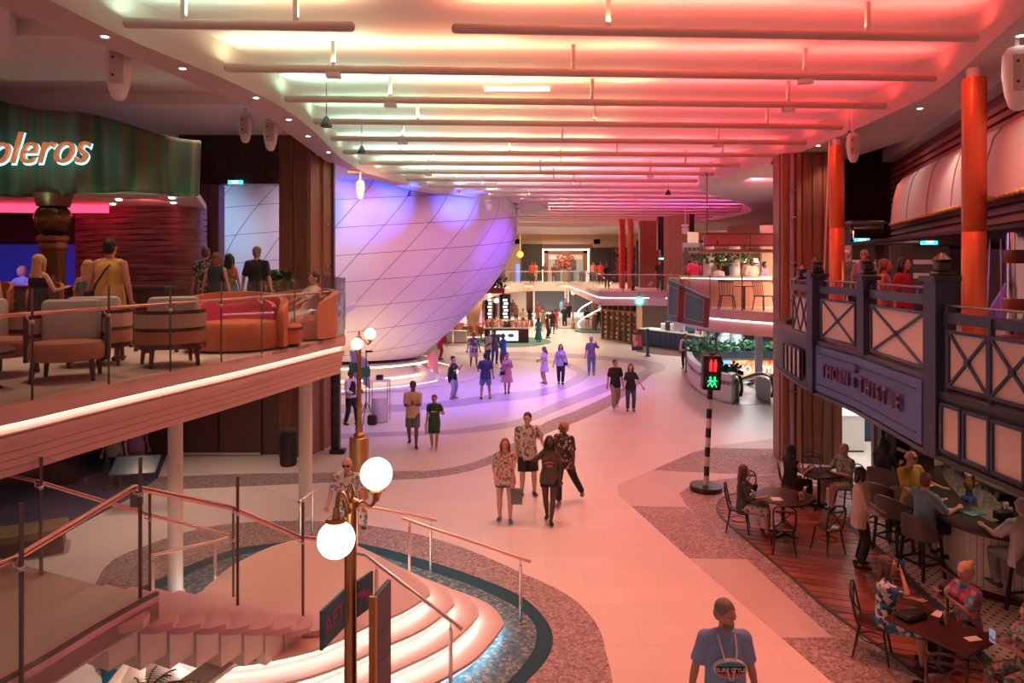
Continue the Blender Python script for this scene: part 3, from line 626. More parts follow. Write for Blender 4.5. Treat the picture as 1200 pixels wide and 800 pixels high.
MB().box((-14, 19.4, 5.2), (9, .2, 3.2)).build('wall_club_back', mat('club_back', (.02, .012, .03), .8), kind='structure', smooth=0)
MB().box((-12.9, 19.2, 5.0), (3.2, .05, 1.6)).build('stage_glow', mat('stage_blue', (.01, .02, .25), .5, 0, (.02, .05, .9), .12), cat='screen', label='dim blue glowing panel on the club back wall behind the musician')  # emissive panel stands in for the blue light behind the musician
spot((-11.5, 15.0, 6.4), (-12.4, 17.5, 4.5), (.05, .25, 1), 260, 60)
# lathe-turned column of the club
t = thing('club_column', 'brown turned column with dark bronze ball capital in the club', 'column', (-8.85, 13.5, ZD))
MB().lathe([(.30, 0), (.30, .12), (.22, .2), (.20, .35), (.21, 1.7), (.25, 1.75), (.24, 1.85), (.28, 1.9), (.27, 1.98), (.2, 2.0)], n=24).build('shaft', mat('bronze_brown', (.20, .09, .05), .4, .5), t)
MB().ball((0, 0, 2.3), (.33, .33, .34), 24, 14).build('ball_capital', mat('dark_bronze', (.13, .08, .04), .25, .9), t)
MB().lathe([(.28, 2.55), (.3, 2.62), (.34, 2.80)], n=24).build('collar', mat('bronze_brown', (.2, .1, .05), .4), t)
for k, (x, y, r) in enumerate(((-9.7, 14.3, 0), (-8.2, 14.6, 0), (-8.9, 15.6, 0), (-7.4, 15.3, 0), (-6.9, 14.2, 0))):
    MB().lathe([(.055, 0), (.055, .012), (.02, .012)], (x, y, 6.575), 10).build('downlight', LEDW, cat='light', label='tiny round downlight in the white club soffit', group='downlights of the club soffit')
# lit uplight wash on the curtain
for x in (-10.8, -9.8, -8.8, -7.8, -6.9, -6.1): spot((x, 12.75, 6.3), (x, 13.25, 6.95), (.45, 1, .50), 7, 95)
spot((-7.5, 14.4, 6.4), (-8.6, 16.4, 6.0), (1, .08, .10), 60, 110)

# ---------------------------------------------------------------- deck furniture
def armchair(name, label, loc, rz, group=None):
    t = thing(name, label, 'armchair', loc, rz, group)
    # barrel frame open to the front (-Y): dark wood bands with upholstered panels between posts
    arc = [(.42*math.sin(a)*1.0, .42*-math.cos(a)) for a in [math.radians(60+i*20) for i in range(13)]]
    arc = [(.43*math.sin(math.radians(d)), .40*math.cos(math.radians(d))) for d in range(-95, 96, 10)]
    for z, h in ((.26, .07), (.50, .05), (.74, .05)): MB().wall(arc, z, z+h, .035, 1).build('frame_band', TWOOD, t)
    for z0, z1, m, n in ((.33, .50, TERRA, 'lower_panel'), (.55, .74, mat('beige_panel', (.50, .36, .27), .7), 'upper_panel')):
        MB().wall([(x*.97, y*.97) for x, y in arc], z0, z1, .05, 1).build(n, m, t)
    for d in (-95, -50, 0, 50, 95): MB().box((.44*math.sin(math.radians(d)), .41*math.cos(math.radians(d)), .5), (.05, .05, .56), -math.radians(d)).build('post', TWOOD, t, smooth=0)
    MB().lathe([(.39, .25), (.41, .28), (.41, .42), (.38, .47), (.2, .49)], (0, -.06, 0), 24).build('seat', TERRA, t)
    MB().rbox((0, .22, .70), (.66, .17, .56), .07).build('back_cushion', SAGE, t)
    for x, y in ((-.3, -.3), (.3, -.3), (-.28, .28), (.28, .28)): MB().tube([(x, y, .27), (x*1.08, y*1.08, 0)], [.035, .025], 8).build('leg', TWOOD, t)
    return t
a0 = armchair('armchair', 'lounge chair with sage back cushion facing the glass at the deck edge', (-5.55, 8.75, ZD), .38)
dup(a0, (-5.95, 10.0, ZD), math.pi+.45, 'brown barrel chair behind the large sage cushioned chair, back to the glass')
dup(a0, (-4.85, 9.95, ZD), math.pi+.62, 'brown barrel chair nearest the orange booth, its back to the glass')
dup(a0, (-6.65, 9.0, ZD), 1.3, 'partly cropped brown lounge chair at the picture edge, left of the coffee table')
t = thing('coffee_table', 'dark low round table beside the sage cushioned chair', 'table', (-6.05, 7.95, ZD))
MB().lathe([(.33, .40), (.34, .42), (.34, .44), (.33, .45)], n=24).build('tabletop', DWOOD, t); MB().lathe([(.22, 0), (.2, .03), (.04, .05), (.04, .40)], n=16).build('pedestal', DWOOD, t)
# orange curved booth
t = thing('booth_sofa', 'orange leather curved high-backed booth with magenta inner cushion', 'sofa', (-4.62, 11.75, ZD), .33)
ob = [(.70*math.sin(math.radians(d)), .52*math.cos(math.radians(d))) for d in range(-118, 119, 8)]
nO = len(ob); top = [.60+.36*max(0, math.sin(math.pi*i/(nO-1)))**.5 for i in range(nO)]
MB().wall(ob, .05, top, .12, 1).build('backrest', ORANGE, t, smooth=60)
ib = [(x*.80, y*.76) for x, y in ob]; MB().wall(ib[3:-3], .45, [h-.10 for h in top[3:-3]], .07, 1).build('back_cushion', MAGENTA, t, smooth=60)
MB().lathe([(.66, .04), (.68, .08), (.68, .40), (.62, .48), (.3, .50)], (0, -.02, 0), 32, 1, .82).build('seat', ORANGE, t)
MB().lathe([(.60, 0), (.60, .05)], (0, 0, 0), 24, 1, .8).build('plinth', BLACK, t)
t2 = dup(t, (-4.15, 13.6, ZD), -.5, 'peach curved booth sofa behind the orange one near the glass corner')
for ch in t2.children: ch.data = ch.data.copy(); ch.data.materials[0] = mat('peach_leather', (.55, .22, .13), .45)
t = thing('ottoman', 'low orange ottoman with dark metal band beside the orange booth', 'ottoman', (-3.98, 12.25, ZD))
MB().lathe([(.28, .06), (.30, .1), (.30, .34), (.26, .40), (.1, .41)], n=20).build('cushion', ORANGE, t); MB().lathe([(.31, .30), (.315, .31), (.315, .34), (.31, .35)], n=20).build('band', DSTEEL, t); MB().lathe([(.26, 0), (.26, .06)], n=16).build('base', BLACK, t)
# high stools with rounded backs and the drinks counter
def lounge_stool(label, loc, rz):
    t = thing('lounge_stool', label, 'stool', loc, rz, None)
    arc = [(.24*math.sin(math.radians(d)), .22*math.cos(math.radians(d))) for d in range(-95, 96, 19)]
    MB().wall(arc, .66, [.80+.34*max(0, math.cos(math.radians(d)*.75))**.6 for d in range(-95, 96, 19)], .05, 1).build('backrest', ORANGE, t, smooth=60)
    MB().lathe([(.22, .62), (.24, .66), (.24, .72), (.2, .75)], n=18).build('seat', ORANGE, t)
    for x, y in ((-.17, -.15), (.17, -.15), (-.17, .15), (.17, .15)): MB().tube([(x, y, .63), (x*1.2, y*1.2, 0)], .018, 6).build('leg', TWOOD, t)
    MB().tube([(.19*math.cos(a), .18*math.sin(a), .25) for a in [i*math.pi/6 for i in range(13)]], .01, 6).build('foot_ring', BRASS, t); return t
s0 = lounge_stool('orange high stool under the blonde woman in black', (-7.95, 11.9, ZD), math.pi-3.0)
dup(s0, (-7.15, 11.9, ZD), .1, 'orange high stool under the woman with a bare shoulder, beside the yellow shirt'); dup(s0, (-8.75, 11.8, ZD), 0, 'orange high stool at the picture edge, first of the row')
t = thing('drinks_counter', 'dark drinks counter behind the row of orange stools', 'counter', (-8.0, 12.75, ZD))
MB().rbox((0, 0, 1.02), (3.6, .55, .06), .02).build('top', DWOOD, t); MB().box((0, .05, .5), (3.4, .3, 1.0)).build('body', DWOOD, t, smooth=0)
for k in range(7): MB().box((-1.5+.5*k, -.12, .5), (.46, .04, .9)).build('panel', TWOOD, t, smooth=0)
for x in (-7.45, -8.3, -8.6):
    t = thing('wine_glass', 'clear stemmed glass on the dark counter behind the stools', 'glass', (x, 12.65, ZD+1.05), group='glasses on the lounge counter')
    MB().lathe([(.035, 0), (.035, .005), (.006, .01), (.006, .08), (.03, .1), (.038, .15), (.03, .19)], n=12).build('bowl', GLASSD, t)
# ---------------------------------------------------------------- stepped platform of the spiral stair, with lit nosings
FAR = [(-4.75, 10.6), (-4.65, 11.04), (-4.18, 11.87), (-3.7, 12.3), (-3.0, 12.35), (-2.25, 11.97), (-1.37, 11.25), (-.66, 10.76), (-.3, 10.4), (-.14, 10.02), (-.15, 9.77), (-.44, 9.08), (-.74, 8.70), (-.95, 8.49), (-1.6, 7.95), (-2.3, 7.5), (-3.2, 7.1), (-4.2, 7.1), (-4.8, 8.0), (-4.95, 9.4)]
TOP = [(-4.35, 10.5), (-4.25, 10.9), (-3.95, 11.5), (-3.5, 11.85), (-3.0, 11.85), (-2.4, 11.4), (-1.95, 10.95), (-1.55, 10.5), (-1.27, 10.15), (-1.16, 9.9), (-1.20, 9.75), (-1.40, 9.42), (-1.61, 9.18), (-1.86, 8.96), (-2.15, 8.62), (-2.5, 8.35), (-3.2, 8.1), (-3.9, 8.2), (-4.25, 8.8), (-4.4, 9.6)]
pf2 = thing('stair_platform', 'cream leaf-shaped stepped platform with glowing step edges in the teal mosaic', 'platform', (-2.6, 9.6, 0))
STONE = mat('pink_stone', (.70, .50, .44), .35); STEPW = mat('step_white', (.80, .74, .68), .4)
for k in range(4):
    f = k/3; L = smoothline([lerp(a, b, f) for a, b in zip(FAR, TOP)], 4, True); z0, z1 = .15*k, .15*(k+1)
    ins = lambda d: [(p[0]+d*(cx-p[0]), p[1]+d*(cy-p[1])) for p in L]
    cx, cy = -2.9, 9.9
    nn = len(L); inn = []
    for i in range(nn):
        tx, ty = L[(i+1) % nn][0]-L[i-1][0], L[(i+1) % nn][1]-L[i-1][1]; l = math.hypot(tx, ty); inn.append((ty/l, -tx/l))
    sh2 = lambda d: [(p[0]+n[0]*d, p[1]+n[1]*d) for p, n in zip(L, inn)]
    MB().prism(sh2(.07), z0, z1-.03).build('riser', STEPW, pf2, world=True)
    o = MB().prism(L, z1-.035, z1).build('tread', STONE, pf2, world=True)
    a, b = sh2(.035), sh2(.075)
    MB().rings([[(p[0], p[1], z1-.052), (q[0], q[1], z1-.052), (q[0], q[1], z1-.036), (p[0], p[1], z1-.036)] for p, q in zip(a+a[:1], b+b[:1])], False).build('light_strip', LEDC if k == 0 else LEDW, pf2, world=True, label='cool white glowing strip under the lowest step' if k == 0 else None)
# flight of the stair rising to the left, treads as pink slabs over cream blocks
A0, B0 = Vector((-2.42, 8.95)), Vector((-3.5, 6.62)); dd = (B0-A0).normalized(); pp = Vector((-dd.y, dd.x)); pp = -pp if pp.x > 0 else pp
st = thing('spiral_stair', 'curving stair with pink treads and cream underside rising from the lit platform', 'stair', (-2.6, 8.9, .6))
NT = 9; PINK = mat('pink_tread', (.72, .46, .48), .4); LANDM = mat('landing_stone', (.62, .57, .50), .45)
STW = 1.5
for k in range(NT):
    f = k/(NT-1); c = A0+(B0-A0)*f; z = .68+1.26*f; w = dd*.34
    # rounded near end, long axis across the flight
    e = [c-w*.15+pp*STW, c-w*.15+pp*.1, c-w*.02-pp*.10, c+w*.35-pp*.17, c+w*.75-pp*.10, c+w*.98+pp*.08, c+w*.98+pp*STW]
    MB().prism([(p.x, p.y) for p in e], z-.07, z).build('tread', PINK, st, world=True)
    e2 = [c+pp*(STW-.1), c+pp*.06, c+w*.9+pp*.04, c+w*.9+pp*(STW-.1)]
    MB().prism([(p.x, p.y) for p in e2], z-.42, z-.07).build('riser', CREAM, st, world=True)
    MB().box((c.x+w.x*.05+pp.x*.02, c.y+w.y*.05+pp.y*.02, z-.1), (.03, .03, .10)).build('bracket', DSTEEL, st, world=True, smooth=0)
# landing with its curved pink stringer, running towards the viewer
ST = smoothline([(-3.42, 6.78, 0), (-3.62, 6.2, 0), (-3.78, 5.6, 0), (-4.0, 5.0, 0), (-4.3, 4.4, 0)], 4)
bk = [(-5.0, 7.5), (-7.5, 8.6), (-9, 7.5), (-9, 3.5), (-5.0, 3.5)]
la = MB().prism(xy(ST)+[(-4.6, 4.0), (-5.0, 3.5), (-9, 3.5), (-9, 7.5), (-6.4, 8.1), (-4.98, 7.45)], 1.78, 1.96).build('landing', LANDM, st, world=True, smooth=0)
MB().wall(xy(ST), 1.80, 2.02, .15, -1).build('stringer', PINK, st, world=True); MB().wall(xy(offset(ST, .0)), 2.02, 2.05, .04, -1).build('dark_edge', DSTEEL, st, world=True)
MB().tube([(-5.6, 6.2, .0), (-5.6, 6.2, 1.78)], .25, 16).build('support', CREAM, st, world=True)
MB().prism([(-2.75, 9.2), (-3.6, 6.9), (-3.9, 7.05), (-3.05, 9.3)], .6, .65).build('base_plate', CREAM, st, world=True)

def post(mb, x, y, z0, z1, r=.02): return mb.tube([(x, y, z0), (x, y, z1)], r, 8)
def stair_rail(name, label, pts, zbase, ztop, zrail, glass=True, rail_m=STEEL, npost=None, r=.026, extra=None):
    """railing with sloping base: pts plan points, per-point base, top and rail heights"""
    t = thing(name, label, 'railing', (pts[0][0], pts[0][1], zbase[0]))
    for i, (p, zb, zt, zr) in enumerate(zip(pts, zbase, ztop, zrail)):
        if not glass or True:
            po = post(MB(), p[0], p[1], zb, zt if glass else zr-.02, .018 if glass else .02).build('post', DSTEEL if glass else STEEL, t, world=True)
            MB().tube([(p[0], p[1], zr-.07), (p[0]-.06, p[1], zr-.06), (p[0]-.06, p[1], zr)], .009, 6).ball((p[0], p[1], zr-.07), .028, 8, 6).build('clamp', STEEL, po, world=True) if glass else None
        if glass and i < len(pts)-1:
            q = pts[i+1]; d = Vector((q[0]-p[0], q[1]-p[1])).normalized()*.03
            MB().quad((p[0]+d.x, p[1]+d.y, zb+.02), (q[0]-d.x, q[1]-d.y, zbase[i+1]+.02), (q[0]-d.x, q[1]-d.y, ztop[i+1]), (p[0]+d.x, p[1]+d.y, zt)).build('glass_pane', GLASS, t, world=True, smooth=0)
    off = -.06 if glass else 0
    path = [(p[0]+off, p[1], zr) for p, zr in zip(pts, zrail)]
    if extra: path = [extra[0]]*(extra[0] is not None)+path+[extra[1]]*(extra[1] is not None)
    MB().tube(path, r, 10).build('handrail', rail_m, t, world=True); return t
dp = lambda x, y, z: tuple(P(x, y, z))[:2]
stair_rail('stair_railing', 'near glass railing with thick rose metal handrail on the curving stair', [(-4.15, 4.6), (-3.80, 5.42), (-3.57, 6.72), (-3.16, 8.06), (-2.63, 8.80)], [1.9, 1.9, 1.9, 1.30, .72], [3.37, 3.37, 3.37, 2.78, 2.24], [2.93, 2.93, 3.08, 2.42, 1.80], True, RAILM, extra=(None, (-2.35, 9.3, 1.55)), r=.03)
stair_rail('stair_railing', 'far glass railing of the stair landing, its handrail ending over the mosaic', [(-6.9, 7.9), (-5.8, 7.6), (-4.94, 7.34), (-4.40, 8.5), (-3.84, 9.64)], [1.9, 1.9, 1.9, 1.2, .6], [3.2, 3.2, 3.2, 2.5, 1.85], [3.02, 3.02, 2.95, 2.2, 1.50], True, RAILM, r=.022)
# free-standing hand rails on the steps
def hand_rail(label, top, posts, m=STEEL):
    t = thing('hand_rail', label, 'handrail', (posts[0][0], posts[0][1], posts[0][2]))
    MB().tube(top, .026, 10, round_=False).build('rail', m, t, world=True)
    for (x, y, z0, z1) in posts:
        po = post(MB(), x, y, z0, z1-.09, .024).build('post', STEEL, t, world=True); post(MB(), x, y, z1-.1, z1-.01, .012).build('pin', STEEL, po, world=True); 
        MB().lathe([(.045, 0), (.045, .01), (.03, .015)], (x, y, z0), 12).build('foot', STEEL, po, world=True)
D3 = lambda x, y, Y: tuple(D(x, y, Y))
hand_rail('short rose handrail behind the globe lamp at the platform back', [D3(411, 589, 11.9), D3(512, 609.5, 11.75)], [(D3(418, 600, 11.9)[0], 11.9, .15, D3(418, 591, 11.9)[2]), (-1.36, 11.72, .0, D3(505, 609, 11.72)[2])], RAILM)
hand_rail('long rose handrail running down to the right across the teal mosaic', [D3(472, 607, 11.0), D3(622, 658, 10.15)], [(D3(480, 612, 10.95)[0], 10.95, .15, D3(480, 610, 10.95)[2]), (D3(610, 655, 10.2)[0], 10.2, .0, D3(610, 655, 10.2)[2])], RAILM)
hand_rail('steel handrail descending the lit steps beside the dark blue totem', [D3(413, 648, 9.3), D3(429, 650, 9.1), D3(541, 737, 8.35)], [(D3(415, 650, 9.3)[0], 9.3, .6, D3(415, 648, 9.3)[2]), (D3(441, 660, 9.0)[0], 9.0, .6, D3(441, 660, 9.0)[2]), (D3(528, 728, 8.45)[0], 8.45, .0, D3(528, 728, 8.45)[2])])
hand_rail('short steel handrail beside the slim column at the platform edge', [D3(350, 588, 12.9), D3(368, 575, 13.4)], [(D3(352, 588, 12.9)[0], 12.9, 0, D3(352, 587, 12.9)[2]), (D3(366, 577, 13.3)[0], 13.3, 0, D3(366, 576.5, 13.3)[2])])
hand_rail('low steel handrail on the left rim of the stair platform', [D3(170, 652, 9.6), D3(252, 634, 10.4), D3(268, 629, 10.6)], [(D3(179, 650, 9.6)[0], 9.6, .0, D3(179, 650, 9.6)[2]), (D3(252, 634, 10.4)[0], 10.4, .3, D3(252, 634, 10.4)[2])])

# ---------------------------------------------------------------- globe lamps
def lamp(label, loc, globes, base_r, base_h, pole_r, pole_top, signs=None):
    t = thing('globe_lamp_post', label, 'lamp', loc)
    if base_r: MB().lathe([(base_r, 0), (base_r, base_h-.02), (base_r-.02, base_h), (.05, base_h)], n=28).build('drum_base', BRASS, t)
    z = base_h
    MB().lathe([(pole_r*2.4, z), (pole_r*2.4, z+.05), (pole_r*1.5, z+.09), (pole_r*1.7, z+.16), (pole_r*1.25, z+.3), (pole_r*1.1, z+.62), (pole_r*1.5, z+.66), (pole_r*1.4, z+.72), (pole_r*1.05, z+.76), (pole_r*.95, pole_top-.05), (pole_r*1.3, pole_top-.04), (pole_r*1.3, pole_top), (pole_r*.5, pole_top+.02), (pole_r*.7, pole_top+.06), (pole_r*.3, pole_top+.13)], n=20).build('pole', BRASS, t)
    for gx, gy, gz, gr, up in globes:
        gl = MB().ball((gx, gy, gz), gr, 28, 18).build('globe', GLOBE, t, smooth=90)
        s = -1 if up else 1; zz = gz+s*gr
        MB().lathe([(.02, -.09*s*-1), (.035, -.04), (.05, -.02), (.075, 0), (.06, .02)], (gx, gy, zz), 16).build('cap', BRASS, gl)
        d = Vector((gx, gy, 0)); 
        pth = [(0, 0, pole_top-.12), (gx*.35, gy*.35, pole_top-.06 if up else pole_top+.06), (gx*.75, gy*.75, zz-.10 if up else zz+.16), (gx, gy, zz-.06 if up else zz+.07)]
        MB().tube(smoothline(pth, 5), .016, 8).build('arm', BRASS, t)
        p0 = wm(t)@Vector((gx, gy, gz)); 
    return t
NB = Vector((-1.20, 5.2, 0))
g1, g2 = D(441, 555, 5.62), D(394, 632, 4.80)
l1 = lamp('near tall globe lamp post carrying two big white globes and blue direction boards', NB, [(g1.x-NB.x, .42, g1.z, .128, True), (g2.x-NB.x, -.40, g2.z, .128, False)], .13, .5, .046, 3.46)
for (xa, ya, Ya), (xb, yb, Yb), tx in (((376, 740, 4.80), (404, 712, 5.13), 'AFT'), ((418, 712, 5.26), (436, 693, 5.44), 'FWD')):
    a, b = D(xa, ya, Ya), D(xb, yb, Yb); a.z = b.z = 2.70; c = (a+b)/2; ln_ = (b-a).length; an = math.atan2(b.y-a.y, b.x-a.x)
    sg = MB().box((0, 0, 0), (ln_, .02, .27)).build('direction_board', TEALS, l1, smooth=0); sg.matrix_basis = Matrix.Translation(c-NB)@Matrix.Rotation(an, 4, 'Z')
    if tx == 'FWD': [MB().box((-.06+.05*k, -.012, .03-.03*k), (.10, .004, .03)).build('sign_mark', mat('sign_letter', (.45, .10, .22), .5), sg, smooth=0) for k in range(3)]; continue
    text(tx, 'lettering', mat('sign_letter', (.45, .10, .22), .5), (0, -.012, 0), (math.pi/2, 0, 0), .17, sg, .002)
fb = Vector((-3.43, 15.7, 0))
f1, f2 = D(419, 403, 15.45), D(433, 391, 15.95)
l2 = lamp('far globe lamp post on a fat brass drum, between the waiter and the old man', fb, [(f1.x-fb.x-.02, -.22, f1.z, .128, True), (f2.x-fb.x+.02, .22, f2.z, .128, True)], .215, 1.39, .05, 3.62)
for (x, z, w_) in ((-.13, 2.93, .2), (.15, 2.83, .2)):
    sg = MB().box((x, 0, z), (w_, .02, .22), .5).build('direction_board', TEALS, l2, smooth=0)
# dark totem board beside the near lamp
t = thing('totem_sign', 'tall dark blue directory totem with brass edge right of the near lamp post', 'sign', (-.96, 5.14, 0))
a, b = D(438, 700, 5.02), D(456, 700, 5.30); an = math.atan2(b.y-a.y, b.x-a.x); ln_ = math.hypot(b.x-a.x, b.y-a.y); t.location = ((a.x+b.x)/2, (a.y+b.y)/2, 0); t.rotation_euler = (0, 0, an)
MB().box((0, 0, 1.42), (ln_, .03, 2.82)).build('board', mat('totem_blue', (.02, .045, .09), .35), t, smooth=0); MB().box((-ln_/2-.015, 0, 1.42), (.03, .05, 2.84)).build('brass_edge', BRASS, t, smooth=0)
for k, s in enumerate(('Lift', 'Cafe', 'Pool', 'Spa')): pass
for k in range(6): MB().box((0, -.018, 2.5-.2*k), (.10+.03*(k % 3), .002, .012)).build('text_line', mat('sign_grey', (.16, .22, .30), .5), t, smooth=0)
# palm growing below the stair
def palm(name, label, loc, h, n, L, m=LEAF, trunk=.04, seed=1):
    t = thing(name, label, 'plant', loc); r = random.Random(seed)
    if h > .1: MB().tube([(0, 0, 0), (.02, 0, h*.5), (0, .02, h)], [trunk*1.2, trunk, trunk*.8], 8).build('trunk', mat('trunk_brown', (.10, .06, .04), .9), t)
    for k in range(n):
        a = k*2.4+r.random()*.5; el = .35+r.random()*.9; mb = MB(); L_ = L*(.75+.4*r.random()); pts = []
        for i in range(7):
            f = i/6; d = L_*f; pts.append(Vector((math.cos(a)*d*math.cos(el)*1.0, math.sin(a)*d*math.cos(el), h+d*math.sin(el)-1.1*L_*f*f*.45)))
        side = Vector((-math.sin(a), math.cos(a), 0))
        for i in range(6):
            for s in (-1, 1):
                for q in (0, .5):
                    p = pts[i].lerp(pts[i+1], q); w_ = L_*.24*math.sin(math.pi*min(.96, (i+q+.6)/6.6)); tip = p+side*s*w_+(pts[i+1]-pts[i])*.7-Vector((0, 0, w_*.35)); bse = (pts[i+1]-pts[i])*.22
                    mb.add([p, p+bse, tip], [(0, 1, 2)])
        mb.tube(pts, .008, 4); mb.build('frond', m, t, smooth=0)
    return t
palm('potted_palm', 'small palm growing in the planter below the curving stair', (-3.32, 6.3, .3), 1.0, 14, .55, seed=4)
MB().lathe([(.3, 0), (.36, .32), (.32, .34), (.3, .28)], (-3.32, 6.3, 0), 20).build('planter_pot', CHAR, cat='pot', label='dark round pot holding the small palm below the stair')
# ---------------------------------------------------------------- pub balcony on the right
BP = [(6.9, 17.6), (6.2, 16.4), (5.7, 14.8), (5.32, 12.44), (5.27, 10.8), (5.07, 9.25), (4.94, 8.28)]
BPS = smoothline(BP, 5); BR = [(4.94, 8.28), (4.96, 7.95), (4.98, 7.28), (4.99, 6.8), (5.01, 6.0), (5.03, 5.2), (5.05, 4.0)]
MB().prism([(p[0]+.12, p[1]) for p in BPS+BR[1:]]+[(6.6, 4.0), (7.0, 7.6), (10.3, 19.0), (7.5, 19.0)], ZDB+.02, ZD).build('floor_pub_deck', mat('pub_deck', (.12, .06, .05), .6), kind='structure', smooth=0)
t = thing('pub_fascia', 'navy painted fascia under the pub balcony with raised letters', 'fascia', (5.1, 9, 3.0))
MB().wall(BPS, 2.98, 3.90, .16, 1).build('fascia_board', NAVY, t, world=True)
MB().wall(BR, 2.98, 3.74, .16, 1).build('fascia_board', DGREY, t, world=True)
MB().wall(offset(BPS, -.03), 3.86, 3.92, .24, 1).build('ledge', DGREY, t, world=True); MB().wall(offset(BPS, -.03), 2.96, 3.02, .24, 1).build('lower_moulding', DGREY, t, world=True)
MB().wall(offset(BR, -.03), 3.68, 3.76, .24, 1).build('ledge', DGREY, t, world=True); MB().wall(offset(BR, -.03), 2.96, 3.02, .24, 1).build('lower_moulding', DGREY, t, world=True)
def onb(poly, r):   # point of the plan line whose X/Y ratio is r (pixel column)
    for a, b in zip(poly, poly[1:]):
        ra, rb = a[0]/a[1], b[0]/b[1]
        if min(ra, rb)-1e-9 <= r <= max(ra, rb)+1e-9:
            lo, hi = 0.0, 1.0
            for _ in range(30):
                m_ = (lo+hi)/2; p = lerp(a, b, m_)
                if (p[0]/p[1] < r) == (ra < rb): lo = m_
                else: hi = m_
            return Vector(lerp(a, b, lo))
    return Vector(poly[-1])
px_ = lambda x, poly=BPS: onb(poly, (x-600)/FOC)
# sign board
sb_line = [px_(x) for x in (954, 980, 1005, 1030, 1055, 1085)]
board = MB().wall(offset(sb_line, -.05), 3.06, 3.83, .05, 1).build('sign_board', NAVYL, t, world=True)
MB().wall(offset([sb_line[0].lerp(sb_line[1], .3)]+sb_line[1:-1]+[sb_line[-1].lerp(sb_line[-2], .2)], -.065), 3.70, 3.715, .02, 1).build('sign_line', NAVY, t, world=True)
MB().wall(offset([sb_line[0].lerp(sb_line[1], .3)]+sb_line[1:-1]+[sb_line[-1].lerp(sb_line[-2], .2)], -.065), 3.17, 3.185, .02, 1).build('sign_line', NAVY, t, world=True)
LTR = mat('pub_letter', (.10, .05, .12), .4)
word = 'THORN & THISTLE'; xs = [965.5, 972.5, 979.5, 986, 992, 0, 1001, 0, 1010, 1017.5, 1024, 1029.5, 1037, 1045, 1053]
ol = offset(BPS, -.085)
for ch, x in zip(word, xs):
    if ch == ' ': continue
    p = onb([tuple(q) for q in ol], (x-600)/FOC); q = onb([tuple(q) for q in ol], (x+2-600)/FOC); a = math.atan2((q-p).y, (q-p).x)
    text(ch, 'letter', LTR, (p.x-5.1, p.y-9, .45), (math.pi/2, 0, a), .31 if ch != '&' else .22, t, .02, 0, .002, 'CENTER', sx=.78)
# thistle flourish over the ampersand
p = onb([tuple(q) for q in ol], (1002.5-600)/FOC); MB().ball((p.x, p.y, 3.63), (.035, .03, .04), 10, 6).build('thistle_mark', LTR, t, world=True)
for s in (-1, 0, 1): MB().bar((p.x, p.y, 3.65), (p.x+.01, p.y+.05*s, 3.73), .014, .014).build('thistle_spike', LTR, t, world=True, smooth=0)

bal = thing('pub_balustrade', 'dark timber pub balustrade with cross-braced pale panels above the navy sign', 'railing', (5.2, 10, ZD))
bal2 = thing('pub_balustrade', 'lower dark timber balustrade with cross-braced panels right of the tall pub post', 'railing', (4.98, 7, ZD))
def braced(par, a, b, z0, z1, n=1, name='infill_panel', fill=PANELF, cross=True, out=.02):
    a, b = Vector(a), Vector(b); d = (b-a).normalized(); nn = Vector((-d.y, d.x)); 
    if nn.x > 0: nn = -nn
    c = (a+b)/2; an = math.atan2(d.y, d.x); l = (b-a).length
    pnl = MB().box((c.x, c.y, (z0+z1)/2), (l, .025, z1-z0), an).build(name, fill, par, world=True, smooth=0)
    o = nn*out; w_ = .035
    for p, q in (((a, z0), (b, z0)), ((a, z1), (b, z1)), ((a, z0), (a, z1)), ((b, z0), (b, z1))):
        MB().bar((p[0].x+o.x, p[0].y+o.y, p[1]), (q[0].x+o.x, q[0].y+o.y, q[1]), w_, w_, (nn.x, nn.y, 0)).build('frame_bar', NAVY, pnl, world=True, smooth=0)
    if cross:
        for i in range(n):
            p, q = a.lerp(b, i/n), a.lerp(b, (i+1)/n)
            for u, v in ((z0, z1), (z1, z0)): MB().bar((p.x+o.x, p.y+o.y, u), (q.x+o.x, q.y+o.y, v), .032, .03, (nn.x, nn.y, 0)).build('brace', NAVY, pnl, world=True, smooth=0)
            m_ = p.lerp(q, .5); MB().box((m_.x+o.x, m_.y+o.y, (z0+z1)/2), (.075, .05, .075), an).build('boss', NAVY, pnl, world=True, smooth=0)
    return pnl
for x0, x1, n in ((931, 948, 2), (964, 1004, 1), (1023, 1086, 1)): braced(bal, px_(x0), px_(x1), 3.99, 4.64, n)
def toprail(par, line, z0, z1, zt):
    MB().wall(line, z0, z1, .07, 1).build('top_beam', NAVY, par, world=True); MB().tube([(p[0]+.03, p[1], zt) for p in line], .016, 8).build('top_rod', DSTEEL, par, world=True)
    for p, tg in along(line, [length(line)*i/5 for i in range(6)]): MB().box((p.x+.03, p.y, (z1+zt)/2), (.02, .02, zt-z1)).build('rod_stay', DSTEEL, par, world=True, smooth=0)
toprail(bal, [px_(x) for x in (926, 935, 944, 951)], 4.74, 4.86, 4.95); toprail(bal, [px_(x) for x in (960, 980, 1006)], 4.74, 4.86, 4.95); toprail(bal, [px_(x) for x in (1018, 1050, 1090)], 4.74, 4.86, 4.95)
for x, z0, z1, w_ in ((955, 3.0, 5.02, .24), (1014, 3.9, 5.0, .20), (1098, 3.0, 5.03, .24)):
    p = px_(min(x, 1094)); 
    if x > 1090: p = Vector((4.99, 8.2))
    po = MB().box((p.x+.02, p.y, (z0+z1)/2), (w_, w_, z1-z0)).build('post', NAVY, bal, world=True, smooth=0)
    MB().box((p.x+.02, p.y, z1+.03), (w_+.08, w_+.08, .06)).build('cap', DGREY, po, world=True, smooth=0)
for x, poly in ((1111, BR),): pass
